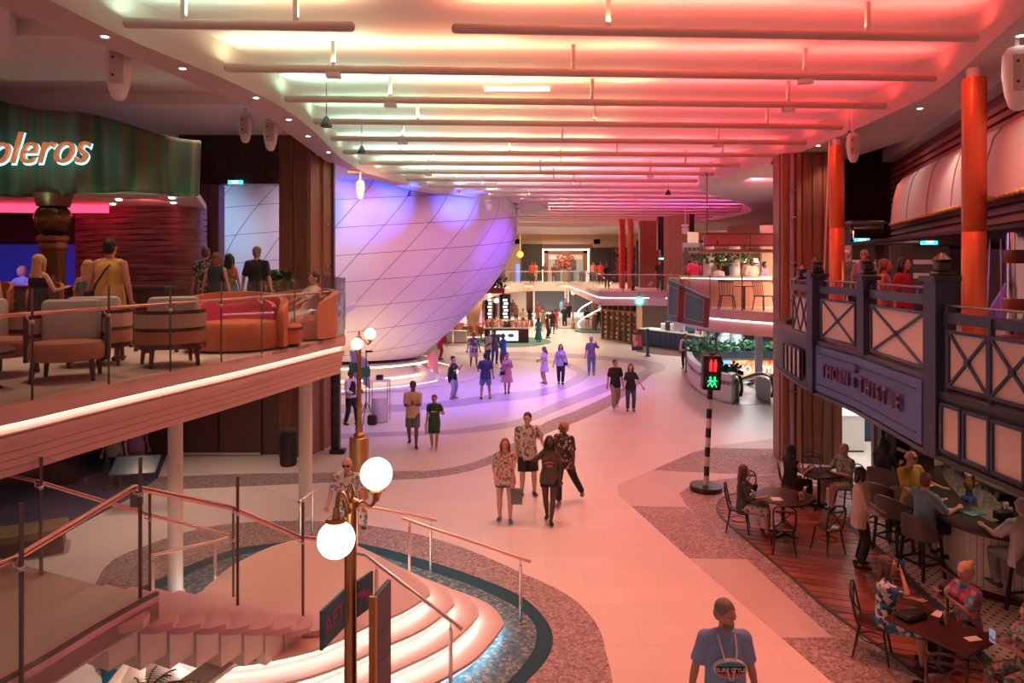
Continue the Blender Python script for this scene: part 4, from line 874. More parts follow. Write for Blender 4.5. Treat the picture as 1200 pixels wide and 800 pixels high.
ys = [(7.93, 7.30), (7.24, 6.62), (6.56, 5.95), (5.89, 5.25), (5.2, 4.5)]
for y0, y1 in ys: braced(bal2, (4.97, y0), (4.99, y1), 3.84, 4.46, 1)
toprail(bal2, [(4.96, 8.05), (4.98, 7.2), (5.0, 6), (5.04, 4.2)], 4.55, 4.67, 4.75)
for y in (8.0, 7.27, 6.59, 5.92): MB().box((4.985, y, 4.2), (.05, .04, .9)).build('post', NAVY, bal2, world=True, smooth=0)
for y0, y1 in ((8.0, 7.68), (7.60, 7.22), (7.15, 6.72), (6.65, 6.2), (6.13, 5.7)): braced(t, (4.93, y0), (4.94, y1), 3.10, 3.62, 1, 'lower_panel', PANELF, False, .02)
a, b = px_(923), px_(943)
wp = braced(t, (a.x-.05, a.y), (b.x-.05, b.y), 3.12, 3.66, 1, 'slatted_panel', WHITE, False)
for k in range(5): q = a.lerp(b, k/4); MB().box((q.x-.08, q.y, 3.39), (.04, .04, .54)).build('bar', NAVY, wp, world=True, smooth=0)
# lanterns standing on the posts
for x, y, lb in ((955, 0, 'dark lantern on the far balcony post beside the wood pier'), (938, 0, 'dark lantern at the far left end of the pub balustrade'), (1014, 0, 'dark lantern on the middle balcony post'), (1096, 0, 'dark lantern on the tall near balcony post')):
    p = px_(min(x, 1094)) if x < 1090 else Vector((5.01, 8.2)); ln2 = thing('lantern', lb, 'lantern', (p.x+.03, p.y, 5.08 if x != 938 else 4.95))
    MB().rbox((0, 0, .03), (.20, .20, .06), .02).build('base', BLACK, ln2); MB().rbox((0, 0, .12), (.15, .15, .12), .03).build('body', CHAR, ln2); MB().lathe([(.10, .18), (.11, .2), (.05, .25), (.02, .28)], n=12).build('lid', BLACK, ln2)

# copper columns
for x, y, r, zj, lb in ((7.0, 10.6, .165, 5.72, 'big glowing copper-red column behind the near pub balcony'), (7.66, 16.5, .17, 6.1, 'copper-red column beside the tall wood pier')):
    t = thing('copper_column', lb, 'column', (x, y, ZD))
    MB().lathe([(r, 0), (r, zj-ZD-.02), (r-.008, zj-ZD-.01), (r-.008, zj-ZD+.01), (r, zj-ZD+.02), (r, 4.24)], n=28).build('shaft', COPPER, t)
    MB().lathe([(r*.6, 4.24), (r*.6, 4.395)], n=20).build('collar', WHITE, t); MB().lathe([(r+.05, 0), (r+.05, .06), (r, .08)], n=28).build('foot', DSTEEL, t)
MB().tube([(7.35, 16.2, 8.1), (7.05, 15.9, 3.9)], .02, 6).build('cable', mat('pale_cable', (.6, .4, .38), .6), cat='cable', label='thin pale cable slanting down beside the far copper column')
# awning over the restaurant
aw = thing('awning', 'cream ribbed awning with gold scalloped fringe over the red louvres', 'awning', (9, 14, 6.5)); AWM = mat('awning_cloth', (.80, .70, .66), .7)
def wpt(s, out, z): p = A2.lerp(B2, s)+nrm*out; return (p.x, p.y, z)
prof = [(.06, 7.45), (.18, 7.42), (.30, 7.25), (.38, 6.95), (.43, 6.6), (.45, 6.28)]
S0, S1, NP = .146, .98, 6
for k in range(NP):
    s0, s1 = S0+(S1-S0)*k/NP, S0+(S1-S0)*(k+1)/NP; mb = MB(); q = 6; vs = []
    for j, (o_, z) in enumerate(prof):
        for i in range(q+1):
            f = i/q; bul = .05*math.sin(math.pi*f)*(j/5); vs.append(wpt(s0+(s1-s0)*f, o_+bul, z-.03*math.sin(math.pi*f)*(j == 5)))
    mb.add(vs, [(j*(q+1)+i, j*(q+1)+i+1, (j+1)*(q+1)+i+1, (j+1)*(q+1)+i) for j in range(5) for i in range(q)])
    mb.build('cloth_panel', AWM, aw, world=True, smooth=60)
    MB().tube([wpt(s1, o_+.01, z) for o_, z in prof], .012, 5).build('rib', mat('awning_rib', (.55, .40, .36), .6), aw, world=True)
fr = MB()
for k in range(56):
    s = S0+(S1-S0)*(k+.5)/56; p = wpt(s, .47, 6.25); fr.ball(p, (.05, .05, .045), 6, 4)
fr.build('fringe', mat('gold_fringe', (.70, .48, .15), .5, .3), aw, world=True, kind='stuff')
mb = MB().add([wpt(S0, 0.02, 7.45)]+[wpt(S0, o_, z) for o_, z in prof]+[wpt(S0, .02, 6.28)], [tuple(range(8))]); mb.build('end_panel', AWM, aw, world=True, smooth=0)
for k, s in enumerate((.3, .6, .85)): spot(wpt(s, 1.3, 8.1), wpt(s, .4, 7.0), (1, .75, .66), 28, 100)

# speakers, downlights and detectors on the soffit
def spk(name, lab, px, py, Y, tilt, s=1.0):
    p = D(px, py, Y); t = thing(name, lab, 'speaker', (p.x, p.y, p.z), tilt)
    mb = MB(); rg = [(.10, .09, .30), (.15, .13, .22), (.155, .135, 0), (.13, .12, -.2), (.09, .09, -.34), (.05, .06, -.38)]
    mb.rings([[(rx*math.cos(2*math.pi*k/14)*s, ry*math.sin(2*math.pi*k/14)*s, z*s) for k in range(14)] for rx, ry, z in rg]).build('housing', CEIL, t, smooth=60)
    MB().rbox((.0, -.13*s, 0), (.16*s, .03, .40*s), .02).build('grille', mat('speaker_grille', (.55, .48, .45), .7), t)
    for z in (.12, -.1): MB().lathe([(.02, 0), (.02, .01)], (0, 0, 0), 8).build('mark', CHAR, t).matrix_basis = Matrix.Translation((-.04, -.15*s, z*s))@Matrix.Rotation(math.pi/2, 4, 'X')
    zc = 8.25 if abs(p.x) < 5 else 8.75; MB().tube([(0, .04, .28*s), (0, .04, max(.4, zc-p.z))], .03, 8).build('bracket', CEIL, t)
spk('ceiling_speaker', 'largest white teardrop speaker hanging near the upper left corner', 139, 82, 10.2, .3, 1.15)
spk('ceiling_speaker', 'left of two white teardrop speakers over the upper doorway', 287.5, 148, 15.5, .2, .95); spk('ceiling_speaker', 'right of two white teardrop speakers over the upper doorway', 317, 156, 15.2, .2, 1.0)
spk('ceiling_speaker', 'white teardrop speaker hanging behind the far copper column', 1000, 171, 15.4, -.3, .95); spk('ceiling_speaker', 'white teardrop speaker cropped by the upper right edge', 1193, 88, 9.2, -.4, 1.2)
spk('ceiling_speaker', 'pale violet teardrop speaker hanging in front of the pearl', 422, 221, 22.3, .2, .9)
DLM = glow('downlight_lens', (1, .86, .76), 12)
def downlight(px, py, z, lab, grp):
    p = P(px, py, z); o = MB().lathe([(.075, -.012), (.075, 0)], (0, 0, 0), 16).build('ceiling_downlight', mat('dl_ring', (.75, .68, .64), .4), cat='light', label=lab, group=grp); o.location = p
    MB().lathe([(.045, -.016), (.045, -.011)], (0, 0, 0), 12).build('lens', DLM, o)
SL = [(123, 42), (124.5, 64.5), (214, 79.5), (300, 114), (338.5, 139.5), (361, 159), (385, 178)]
names = ['nearest round downlight in the left soffit band', 'round downlight just behind the first in the left soffit', 'third round downlight along the left soffit band', 'fourth round downlight along the left soffit band', 'fifth round downlight along the left soffit, above the wood wall', 'sixth round downlight along the left soffit, above the wood wall', 'last round downlight of the left soffit, at the wood pier']
for (x, y), nm in zip(SL, names): downlight(x, y, ZS-.002 if y != 64.5 else 8.898, nm, 'downlights of the left soffit')
for (x, y), nm in zip([(28, 58), (162, 92), (253, 146), (306, 146)], ['lone downlight in the ceiling at the upper left corner', 'downlight beside the largest hanging speaker', 'downlight left of the paired speakers', 'downlight beside the paired speakers']): downlight(x, y, 8.898, nm, 'downlights of the left side ceiling')
for (x, y), nm in zip([(1196, 41), (1078, 126.5), (959, 170), (915, 185), (879, 198)], ['round downlight cropped near the upper right corner', 'round downlight in the right soffit between the copper columns', 'round downlight in the right soffit left of the far column', 'round downlight in the right soffit before the wood pier', 'smallest round downlight in the right soffit, past the pier']): downlight(x, y, ZS-.002, nm, 'downlights of the right soffit')
for px, py, Y, lb in ((382.5, 142, 13.6, 'black cone spotlight hanging at the left ends of the baffles'), (424, 175, 17.5, 'black cone spotlight hanging over the pearl ring'), (481, 226, 26, 'small black cone spotlight in front of the blue pearl rim'), (996, 158, 15.6, 'black cone spotlight beside the far copper column'), (908, 188, 20, 'black cone spotlight above the wood pier'), (783, 225, 27.2, 'small black cone spotlight at the end of the far baffles')):
    p = D(px, py, Y); t = thing('cone_spotlight', lb, 'spotlight', (p.x, p.y, p.z)); k = Y/13.6*.8+.2
    MB().lathe([(.115, -.11), (.115, -.09), (.04, .08), (.02, .10)], n=16).build('shade', BLACK, t); MB().tube([(0, 0, .08), (0, 0, 8.77-p.z)], .008, 5).build('cord', CHAR, t)
for px, py, Y, lb in ((635, 237, 30.2, 'white moving-head light at the pearl ring'), (598, 234, 30.5, 'pale moving-head light left of the white one'), (670, 243, 33.5, 'dim moving-head light near the ring tip'), (803, 265, 34, 'small pinkish-white moving-head light near the far right soffit')):
    p = D(px-63 if px < 700 else px, py+2, Y); t = thing('moving_light', lb, 'spotlight', tuple(p)); MB().rbox((0, 0, .12), (.3, .3, .12), .03).build('base', WHITE, t); MB().lathe([(.08, -.3), (.16, -.24), (.17, -.02), (.08, .06)], n=14).build('head', WHITE, t); MB().tube([(0, 0, .18), (0, 0, max(.3, 8.25-p.z))], .03, 6).build('stem', WHITE, t)
# exit signs
def exit_sign(px, py, Y, lb, w_=.5):
    p = D(px, py, Y); t = thing('exit_sign', lb, 'sign', tuple(p)); h = w_*.27
    MB().rbox((0, 0, 0), (w_, .05, h), .01).build('housing', mat('exit_face', (.02, .35, .42), .4, 0, (.05, .75, .95), 1.6), t)
    text('EXIT', 'lettering', glow('exit_letter', (.9, 1, 1), 3), (0, -.03, 0), (math.pi/2, 0, 0), h*.95, t, .002)
    MB().tube([(0, 0, h/2), (0, 0, h/2+.12), (0, .75 if Y > 30 else .28 if Y > 18.5 and px < 500 else .06, h/2+.12)], .015, 6).build('hanger', CHAR, t)
exit_sign(276, 213.5, 18.9, 'small teal glowing exit sign over the upper left doorway', .40)
exit_sign(1010, 281.5, 19.3, 'teal exit sign over the opening beside the far copper column', .42)
exit_sign(1089, 284, 16.5, 'teal exit sign left of the big copper column', .38); exit_sign(776, 303, 41.5, 'tiny teal exit sign on the far dark wood wall', .42)

# ---------------------------------------------------------------- rooms behind the pub balcony
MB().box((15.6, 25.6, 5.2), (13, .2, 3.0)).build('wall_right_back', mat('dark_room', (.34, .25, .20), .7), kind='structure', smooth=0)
for z, h in ((4.92, .16), (5.33, .13)): MB().box((11.5, 20.9, z), (3.0, .1, h)).build('wall_band', mat('pale_band', (.70, .42, .42), .5), cat='panel', label='%s pale horizontal band on the dark restaurant wall' % ('lower' if z < 5 else 'upper'))
MB().box((11.5, 21.0, 4.9), (3.2, .12, 2.2)).build('wall_right_screen', mat('bronze_glass', (.10, .07, .06), .15, .5), kind='structure', smooth=0)
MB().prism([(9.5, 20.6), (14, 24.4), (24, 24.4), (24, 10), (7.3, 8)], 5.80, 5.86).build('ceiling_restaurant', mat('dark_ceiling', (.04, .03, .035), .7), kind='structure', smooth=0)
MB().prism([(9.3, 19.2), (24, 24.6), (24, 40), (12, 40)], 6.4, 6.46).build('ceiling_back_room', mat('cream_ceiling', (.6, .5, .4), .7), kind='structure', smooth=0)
MB().prism([(10.3, 19.0), (7.0, 7.6), (6.6, 4), (24, 4), (24, 40), (12, 40), (9.3, 20)], ZDB, ZD).build('floor_restaurant', mat('dark_carpet', (.07, .03, .03), .9), kind='structure', smooth=0)
o = MB().box((10.4, 23.8, 5.42), (1.6, .06, .10)).build('light_cove', LEDO, cat='light', label='warm glowing cove line in the room behind the far copper column'); area((10.2, 22.5, 6.3), 1.2, (1, .75, .45), 500, (0, 0, 0), 1.5); spot((9.6, 16.5, 5.7), (11.4, 20.9, 5.0), (1, .55, .50), 420, 80); area((11, 15, 5.7), 2, (1, .5, .4), 110)  # lamps besides the cove are added to brighten these rooms
t = thing('chrome_column', 'mirror chrome column with maroon bands at the right edge', 'column', (8.65, 12.0, ZD))
MB().lathe([(.15, 0), (.15, 2.0)], n=24).build('shaft', mat('chrome', (.85, .85, .85), .08, 1), t); 
for z in (0, .62, 1.45): MB().lathe([(.19, z), (.20, z+.03), (.20, z+.2), (.19, z+.23)], n=24).build('band', mat('maroon_band', (.25, .06, .05), .4), t)
MB().quad((9.4, 14.2, 3.9), (10.9, 14.2, 3.9), (10.9, 14.2, 5.5), (10.4, 14.2, 5.5), .05).build('glass_wall_purple_lit', mat('violet_lit_glass', (.45, .20, .40), .3), cat='panel', label='slanting violet-lit glass panel beyond the big copper column')  # purple light on the glass is put into its colour
spot((8.6, 12.9, 5.6), (10.2, 14.2, 4.6), (.7, .3, 1), 60, 80)
for k in range(5): MB().tube([(9.05+.22*k, 13.9, 5.75), (9.0+.22*k+.06*(k % 2), 13.9, 4.2)], .016, 5).build('hanging_rope', mat('rope', (.35, .22, .18), .8), cat='rope', label='rope hanging in front of the violet panel', group='ropes by the violet panel')
# ---------------------------------------------------------------- lower floor behind the tables
MB().prism([(8.9, 16.6), (9.0, 19.2), (10.4, 22.6), (22, 22), (22, 8), (12.5, 8), (12.5, 13.5)], 0, .009).build('floor_pale_granite', speck('pale_granite', [(.55, .50, .46), (.66, .62, .58), (.60, .55, .52)], 18, .5), kind='structure', smooth=0)
t = thing('service_counter', 'white boxy counter behind the tall wood pier on the lower floor', 'counter', (9.2, 20.1, 0))
MB().box((0, 0, .53), (1.3, 1.1, .94)).build('body', WHITE, t, smooth=0); MB().box((0, 0, 1.02), (1.36, 1.16, .05)).build('top', CERAM, t, smooth=0); MB().box((0, 0, .03), (1.26, 1.06, .06)).build('plinth', TWOOD, t, smooth=0)
t = thing('planter_box', 'dark blue planter box filled with leafy green plants', 'planter', (10.55, 21.0, 0))
MB().box((0, 0, .5), (1.4, .5, .72)).build('trough', mat('planter_blue', (.015, .05, .10), .4), t, smooth=0); MB().box((0, 0, .07), (1.4, .5, .14)).build('plinth', TWOOD, t, smooth=0)
def bush(par, c, d, n, leaf, m=LEAF, seed=2, name='foliage'):
    r = random.Random(seed); mb = MB()
    for _ in range(n):
        p = Vector((c[0]+(r.random()-.5)*d[0], c[1]+(r.random()-.5)*d[1], c[2]+r.random()*d[2])); u = Vector((r.gauss(0, 1), r.gauss(0, 1), r.gauss(.4, .6))).normalized()*leaf; v = u.cross(Vector((r.gauss(0, 1), r.gauss(0, 1), r.gauss(0, 1)))).normalized()*leaf*.32
        mb.add([p, p+u*.5+v, p+u, p+u*.5-v], [(0, 1, 2, 3)])
    return mb.build(name, m, par, smooth=0, kind='stuff')
bush(t, (0, 0, .85), (1.35, .5, .35), 260, .20, speck('bright_leaf', [(.03, .12, .03), (.09, .25, .06), (.16, .34, .10)], 6, .5, (1, 1, 1), 'noise'))
area((9.8, 19.8, 2.95), 1.8, (1, .93, .84), 90, (0, 0, 0), 2.2)
for k, (x, y) in enumerate(((8.75, 16.9), (9.02, 17.05))): MB().box((x, y, 1.48), (.10, .12, 2.96)).build('door_frame_post', STEEL if k else mat('grey_post', (.45, .42, .42), .5), cat='post', label='%s upright of the steel door frame beside the pale granite' % ('right' if k else 'left'))
wl2 = MB().wall([(9.15, 17.1), (10.2, 15.6), (11.6, 14.6), (12.4, 12), (12.2, 8)], 0, 3.0, .2, 1).build('wall_pub_back', mat('pub_wall', (.17, .11, .085), .6), kind='structure')
MB().box((9.95, 16.1, 1.9), (.42, .05, 1.1), math.radians(-55)).build('window_pub', mat('blue_pane', (.3, .4, .5), .3, 0, (.35, .55, .7), .6), kind='structure', smooth=0)
MB().box((10.6, 15.15, 1.5), (.14, .14, 3.0)).build('post_pub', mat('grey_post', (.4, .4, .42), .5), kind='structure', smooth=0)

# ---------------------------------------------------------------- the bar
BL = smoothline([(9.0, 15.2), (8.45, 14.9), (7.85, 13.9), (7.32, 12.5), (7.05, 11.5), (7.12, 10.95), (7.55, 10.52), (8.3, 10.25), (9.8, 10.0)], 5)
bar = thing('bar_counter', 'curved bar with cream beadboard front and dark wood top', 'bar', (8, 12, 0))
fl = offset(BL, .24); BEAD = mat('beadboard_cream', (.66, .60, .50), .5)
MB().wall(offset(fl, .03), .0, 1.05, .12, 1).build('core', mat('bar_core', (.3, .25, .2), .6), bar, world=True)
LF = length([tuple(p) for p in fl]); nb = int(LF/.095); ps = along([tuple(p) for p in fl], [LF*(i+.5)/nb for i in range(nb)])
bead = MB().box((0, 0, .60), (.088, .025, .88)); bme = None
for i, (p, tg) in enumerate(ps):
    if bme is None: o = bead.build('bead_board', BEAD, bar, smooth=0); bme = o.data
    else: o = bpy.data.objects.new('bead_board', bme); C.objects.link(o); o.parent = bar
    o.location = (p.x-8, p.y-12, 0); o.rotation_euler = (0, 0, math.atan2(tg.y, tg.x))
MB().wall([tuple(p) for p in offset(fl, -.03)], 0, .16, .06, 1).build('kick_board', TWOOD, bar, world=True)
MB().tube([(p[0], p[1], .22) for p in offset(BL, .05)], .022, 8).build('foot_rail', BRASS, bar, world=True)
MB().wall(BL, 1.05, 1.115, .62, 1).build('counter_top', DWOOD, bar, world=True); MB().wall(offset(BL, -.01), 1.045, 1.10, .03, 1).build('edge', TWOOD, bar, world=True)
MB().wall([tuple(p) for p in offset(BL, .64)], .98, 1.06, .60, 1).build('work_surface', mat('stone_top', (.22, .18, .14), .3), bar, world=True)
isl = thing('bar_island', 'grey-brown back counter inside the curved bar', 'counter', (9.6, 12.6, 0))
MB().prism([(9.0, 14.3), (8.75, 13.2), (8.9, 12.0), (9.4, 11.4), (10.8, 11.4), (10.8, 14.3)], 0, 1.18).build('body', TWOOD, isl, world=True, smooth=0); MB().prism([(8.93, 14.35), (8.68, 13.2), (8.83, 11.97), (9.35, 11.33), (10.85, 11.33), (10.85, 14.35)], 1.18, 1.22).build('top', mat('stone_top', (.22, .18, .14), .3), isl, world=True, smooth=0)
TUM = MB().lathe([(.028, 0), (.03, .003), (.036, .12), (.033, .12), (.027, .01)], n=10).build('glass_tumbler', GLASSD); gm = TUM.data; bpy.data.objects.remove(TUM)
WIN = MB().lathe([(.034, 0), (.034, .004), (.005, .01), (.005, .09), (.03, .11), (.04, .16), (.032, .22)], n=10).build('wine_glass', GLASSD); wgm = WIN.data; bpy.data.objects.remove(WIN)
r = random.Random(5); k = 0
for i in range(9):
    for j in range(6):
        q_ = offset(BL, .70+.09*j)[8+i]; x, y = q_.x+.03*r.random(), q_.y+.05*r.random(); o = bpy.data.objects.new('glass_tumbler' if (i+j) % 3 else 'wine_glass', gm if (i+j) % 3 else wgm); C.objects.link(o); o.location = (x, y, 1.065)
        tag(o, 'clear glass in the crowd of glasses on the ledge behind the bar top', 'glass', 'glasses behind the bar top')
for i in range(10):
    o = bpy.data.objects.new('wine_glass', wgm); C.objects.link(o); o.location = (7.98+.10*(i % 5), 10.95+.13*(i//5), 1.116); tag(o, 'stemmed glass in the cluster at the near bar corner', 'glass', 'glasses at the near bar corner')
t = thing('beer_tap', 'gold and chrome beer tap tower on a blue base on the bar', 'tap', (8.0, 12.25, 1.115)); CH = mat('chrome', (.85, .85, .85), .08, 1)
MB().lathe([(.12, 0), (.13, .02), (.12, .05), (.06, .08), (.05, .18), (.07, .2)], n=16).build('base', mat('tap_blue', (.02, .08, .28), .25), t)
MB().lathe([(.07, .2), (.09, .24), (.085, .36), (.06, .40)], n=16).build('barrel', BRASS, t); MB().lathe([(.06, .4), (.07, .43), (.05, .48), (.035, .56), (.05, .58), (.02, .66)], n=14).build('finial', CH, t)
for s in (-1, 1): MB().tube([(0, 0, .3), (.13*s, -.03, .3), (.14*s, -.03, .22)], .015, 6).build('spout', BRASS, t); MB().tube([(.08*s, 0, .34), (.10*s, 0, .5)], [.012, .02], 6).build('handle', BLACK, t)
def sboxes(name, lb, cat, x, y, z, d, m, rz=0, grp=None, rnd=.008): o = MB().rbox((0, 0, d[2]/2), d, rnd).build(name, m, cat=cat, label=lb, group=grp); o.location = (x, y, z); o.rotation_euler = (0, 0, rz); return o
sboxes('bar_mat', 'dark teal rubber mat on the bar top near the taps', 'mat', 7.62, 11.55, 1.115, (.30, .22, .015), TEALS, .3)
sboxes('napkin_box', 'black caddy box on the bar beside the teal mat', 'caddy', 7.95, 11.3, 1.115, (.26, .18, .14), BLACK, .1)
for k, (x, y, rz) in enumerate(((7.45, 12.3, .3), (7.35, 11.75, -.2), (7.75, 13.05, .5))): sboxes('napkin', ['white folded napkin on the bar beside the yellow shirt man', 'white napkin on the bar edge by the teal mat', 'white napkin near the bar bend'][k], 'napkin', x, y, 1.116, (.2, .13, .006), PAPER, rz)
def menu(x, y, z, rz, lb):
    t = thing('menu_card', lb, 'menu', (x, y, z), rz); MB().quad((-.05, -.03, 0), (.05, -.03, 0), (.05, 0, .15), (-.05, 0, .15), .004).build('front_leaf', PAPER, t, smooth=0); MB().quad((-.05, .035, 0), (.05, .035, 0), (.05, .002, .15), (-.05, .002, .15), .004).build('back_leaf', CHAR, t, smooth=0)
    MB().quad((-.04, -.031, .02), (.04, -.031, .02), (.04, -.009, .12), (-.04, -.009, .12), .002).build('print', speck('menu_print', [(.7, .1, .05), (.8, .6, .1), (.1, .4, .15), (.8, .7, .6)], 14, .5), t, smooth=0)
menu(7.62, 12.9, 1.116, -.4, 'small tent menu on the bar by the man in yellow'); menu(8.15, 11.45, 1.116, .4, 'pale tent menu beside the black caddy'); menu(8.25, 11.7, 1.116, .1, 'pale tent menu behind the black caddy')
sboxes('menu_stand', 'square cream card stand on the bar near the grey post', 'sign', 8.75, 14.35, 1.116, (.2, .03, .22), PAPER, .2)
# black wall cabinet under the balcony at right
sboxes('back_bar_cabinet', 'black back-bar cabinet under the balcony at right', 'cabinet', 10.6, 12.6, 1.22, (.6, 1.4, .95), BLACK, 0, None, .02)
area((9.6, 17.6, 2.95), 1.2, (1, .93, .84), 50)  # lamp added to brighten the lower passage
for x, y, c in ((8.0, 11.5, 60), (8.4, 13.2, 60), (6.3, 13.6, 45), (6.9, 15.8, 25), (5.6, 9.1, 70)): spot((x, y, 2.95), (x-.1, y-.1, 0), (1, .66, .45) if x > 7 else (1, .30, .22), c, 110)

# stools
def bar_stool(label, loc, rz):
    t = thing('bar_stool', label, 'stool', loc, rz); ds = list(range(-88, 89, 16))
    arc = [(.27*math.sin(math.radians(d)), .24*math.cos(math.radians(d))) for d in ds]
    MB().wall(arc, [.70-.02]*len(arc), [.80+.26*max(0, math.cos(math.radians(d)))**.5 for d in ds], .05, 1).build('backrest', GREYUP, t, smooth=60)
    MB().rbox((0, -.02, .73), (.46, .44, .10), .05).build('seat', GREYUP, t)
    for x, y in ((-.19, -.19), (.19, -.19), (-.19, .19), (.19, .19)): MB().bar((x, y, .70), (x*1.25, y*1.25, 0), .04, .04).build('leg', BLACK, t, smooth=0)
    for a, b in (((-.22, -.22), (.22, -.22)), ((.22, -.22), (.22, .22)), ((.22, .22), (-.22, .22)), ((-.22, .22), (-.22, -.22))): MB().bar((*a, .28), (*b, .28), .03, .03).build('stretcher', BLACK, t, smooth=0)
    return t
b0 = bar_stool('taupe bar stool under the man in the light blue shirt', (6.88, 11.75, 0), math.pi-1.25)
dup(b0, (6.95, 12.75, 0), math.pi-1.1, 'empty taupe bar stool between the cream-jacket woman and the blue shirt'); dup(b0, (7.15, 13.55, 0), math.pi-.95, 'taupe bar stool beside the woman in the cream jacket')
dup(b0, (7.72, 10.35, 0), math.pi+.15, 'taupe bar stool under the person in the white printed shirt'); dup(b0, (7.75, 14.6, 0), math.pi-.9, 'taupe bar stool under the woman in black at the far bar end'); dup(b0, (7.52, 13.25, 0), math.pi-1.1, 'taupe bar stool under the man in yellow')
# bentwood chairs
def cafe_chair(label, loc, rz):
    t = thing('bentwood_chair', label, 'chair', loc, rz)
    MB().lathe([(.19, .43), (.21, .44), (.21, .46), (.19, .47)], (0, 0, 0), 18).build('seat', TWOOD, t)
    MB().tube(smoothline([(-.17, .16, .45), (-.19, .21, .65), (-.17, .25, .86), (0, .27, .92), (.17, .25, .86), (.19, .21, .65), (.17, .16, .45)], 4), .016, 6).build('back_frame', DWOOD, t)
    MB().tube(smoothline([(-.15, .18, .50), (0, .23, .68), (.14, .25, .84)], 3), .011, 5).build('back_brace', DWOOD, t); MB().tube(smoothline([(.15, .18, .50), (0, .24, .68), (-.14, .25, .84)], 3), .011, 5).build('back_brace', DWOOD, t)
    MB().tube([(-.17, .25, .80), (0, .27, .82), (.17, .25, .80)], .018, 6).build('top_rail', DWOOD, t)
    for x, y in ((-.15, -.14), (.15, -.14), (-.15, .15), (.15, .15)): MB().tube([(x, y, .45), (x*1.15, y*1.25, .2), (x*1.35, y*1.5, 0)], [.02, .017, .014], 6).build('leg', DWOOD, t)
    MB().tube([(.16*math.cos(a), .16*math.sin(a), .24) for a in [i*math.pi/6 for i in range(13)]], .009, 5).build('leg_ring', DWOOD, t); return t
c0 = cafe_chair('dark bentwood chair at the scalloped table, nearest the wood floor edge', (4.95, 12.75, 0), math.pi-.3)
dup(c0, (5.75, 12.75, 0), math.pi+.3, 'dark bentwood chair right of the front one at the scalloped table'); dup(c0, (4.45, 13.75, 0), 1.2, 'dark bentwood chair under the woman in the white floral skirt'); dup(c0, (4.95, 14.45, 0), .1, 'dark bentwood chair behind the scalloped table, back to the granite')
dup(c0, (6.05, 15.2, 0), 1.3, 'dark chair under the long-haired woman at the small table'); dup(c0, (7.25, 15.1, 0), -1.5, 'dark chair under the bald man in the patterned shirt'); dup(c0, (6.85, 15.9, 0), -.2, 'empty dark chair behind the small table')
dup(c0, (4.82, 9.35, 0), 1.0, 'dark chair under the woman drinking'); dup(c0, (4.92, 7.95, 0), math.pi-.5, 'empty dark chair in front of the rectangular table'); dup(c0, (5.95, 9.35, 0), -.9, 'dark chair under the woman in the red floral blouse'); dup(c0, (5.95, 8.1, 0), -1.9, 'dark chair under the woman in the green floral blouse'); dup(c0, (5.42, 7.45, 0), math.pi, 'dark chair cut by the bottom picture edge')
def cafe_table(label, loc, rz, poly):
    t = thing('cafe_table', label, 'table', loc, rz); MB().prism(poly, .72, .755).build('tabletop', TWOOD, t); MB().tube([(0, 0, .04), (0, 0, .72)], .035, 10).build('pedestal', BLACK, t)
    for a in (0, 1, 2, 3): MB().bar((0, 0, .05), (.3*math.cos(a*math.pi/2+.7), .3*math.sin(a*math.pi/2+.7), .02), .05, .035).build('foot', BLACK, t, smooth=0)
    return t
rnd = [((.58+.05*math.cos(4*a))*math.cos(a), (.52+.05*math.cos(4*a))*math.sin(a)) for a in [i*math.pi/20 for i in range(40)]]
cafe_table('dark scalloped round table at the curved edge of the wood floor', (5.25, 13.55, 0), 0, rnd)
cafe_table('small dark table between the long-haired woman and the bald man', (6.62, 15.1, 0), .2, [(-.36, -.36), (.36, -.36), (.36, .36), (-.36, .36)])
cafe_table('dark rectangular table in the lower right corner', (5.28, 8.62, 0), -1.05, [(-.50, -.36), (.50, -.36), (.50, .36), (-.50, .36)])
def tableglass(x, y, z, lb): o = bpy.data.objects.new('wine_glass', wgm); C.objects.link(o); o.location = (x, y, z); tag(o, lb, 'glass')
menu(5.38, 8.72, .756, .8, 'tent menu on the rectangular table'); menu(5.5, 13.35, .756, .3, 'tent menu on the scalloped table'); menu(6.5, 15.25, .756, .6, 'tent menu on the small table')
tableglass(5.58, 8.62, .756, 'clear glass on the rectangular table beside the menu'); tableglass(6.7, 15.2, .756, 'tall glass on the small table'); tableglass(5.1, 13.7, .756, 'orange drink glass on the scalloped table')
sboxes('napkin', 'white napkin on the rectangular table near the menu', 'napkin', 5.45, 8.95, .756, (.2, .1, .006), PAPER, .7); sboxes('napkin', 'pink-lit napkin on the rectangular table by the glass', 'napkin', 5.5, 8.35, .756, (.18, .1, .006), PAPER, .2); sboxes('handbag', 'soft black handbag lying on the rectangular table', 'bag', 5.05, 8.85, .756, (.36, .22, .09), BLACK, .4, None, .04); sboxes('plate', 'white plate on the scalloped table', 'plate', 5.05, 13.35, .756, (.2, .2, .012), CERAM, 0, None, .005)

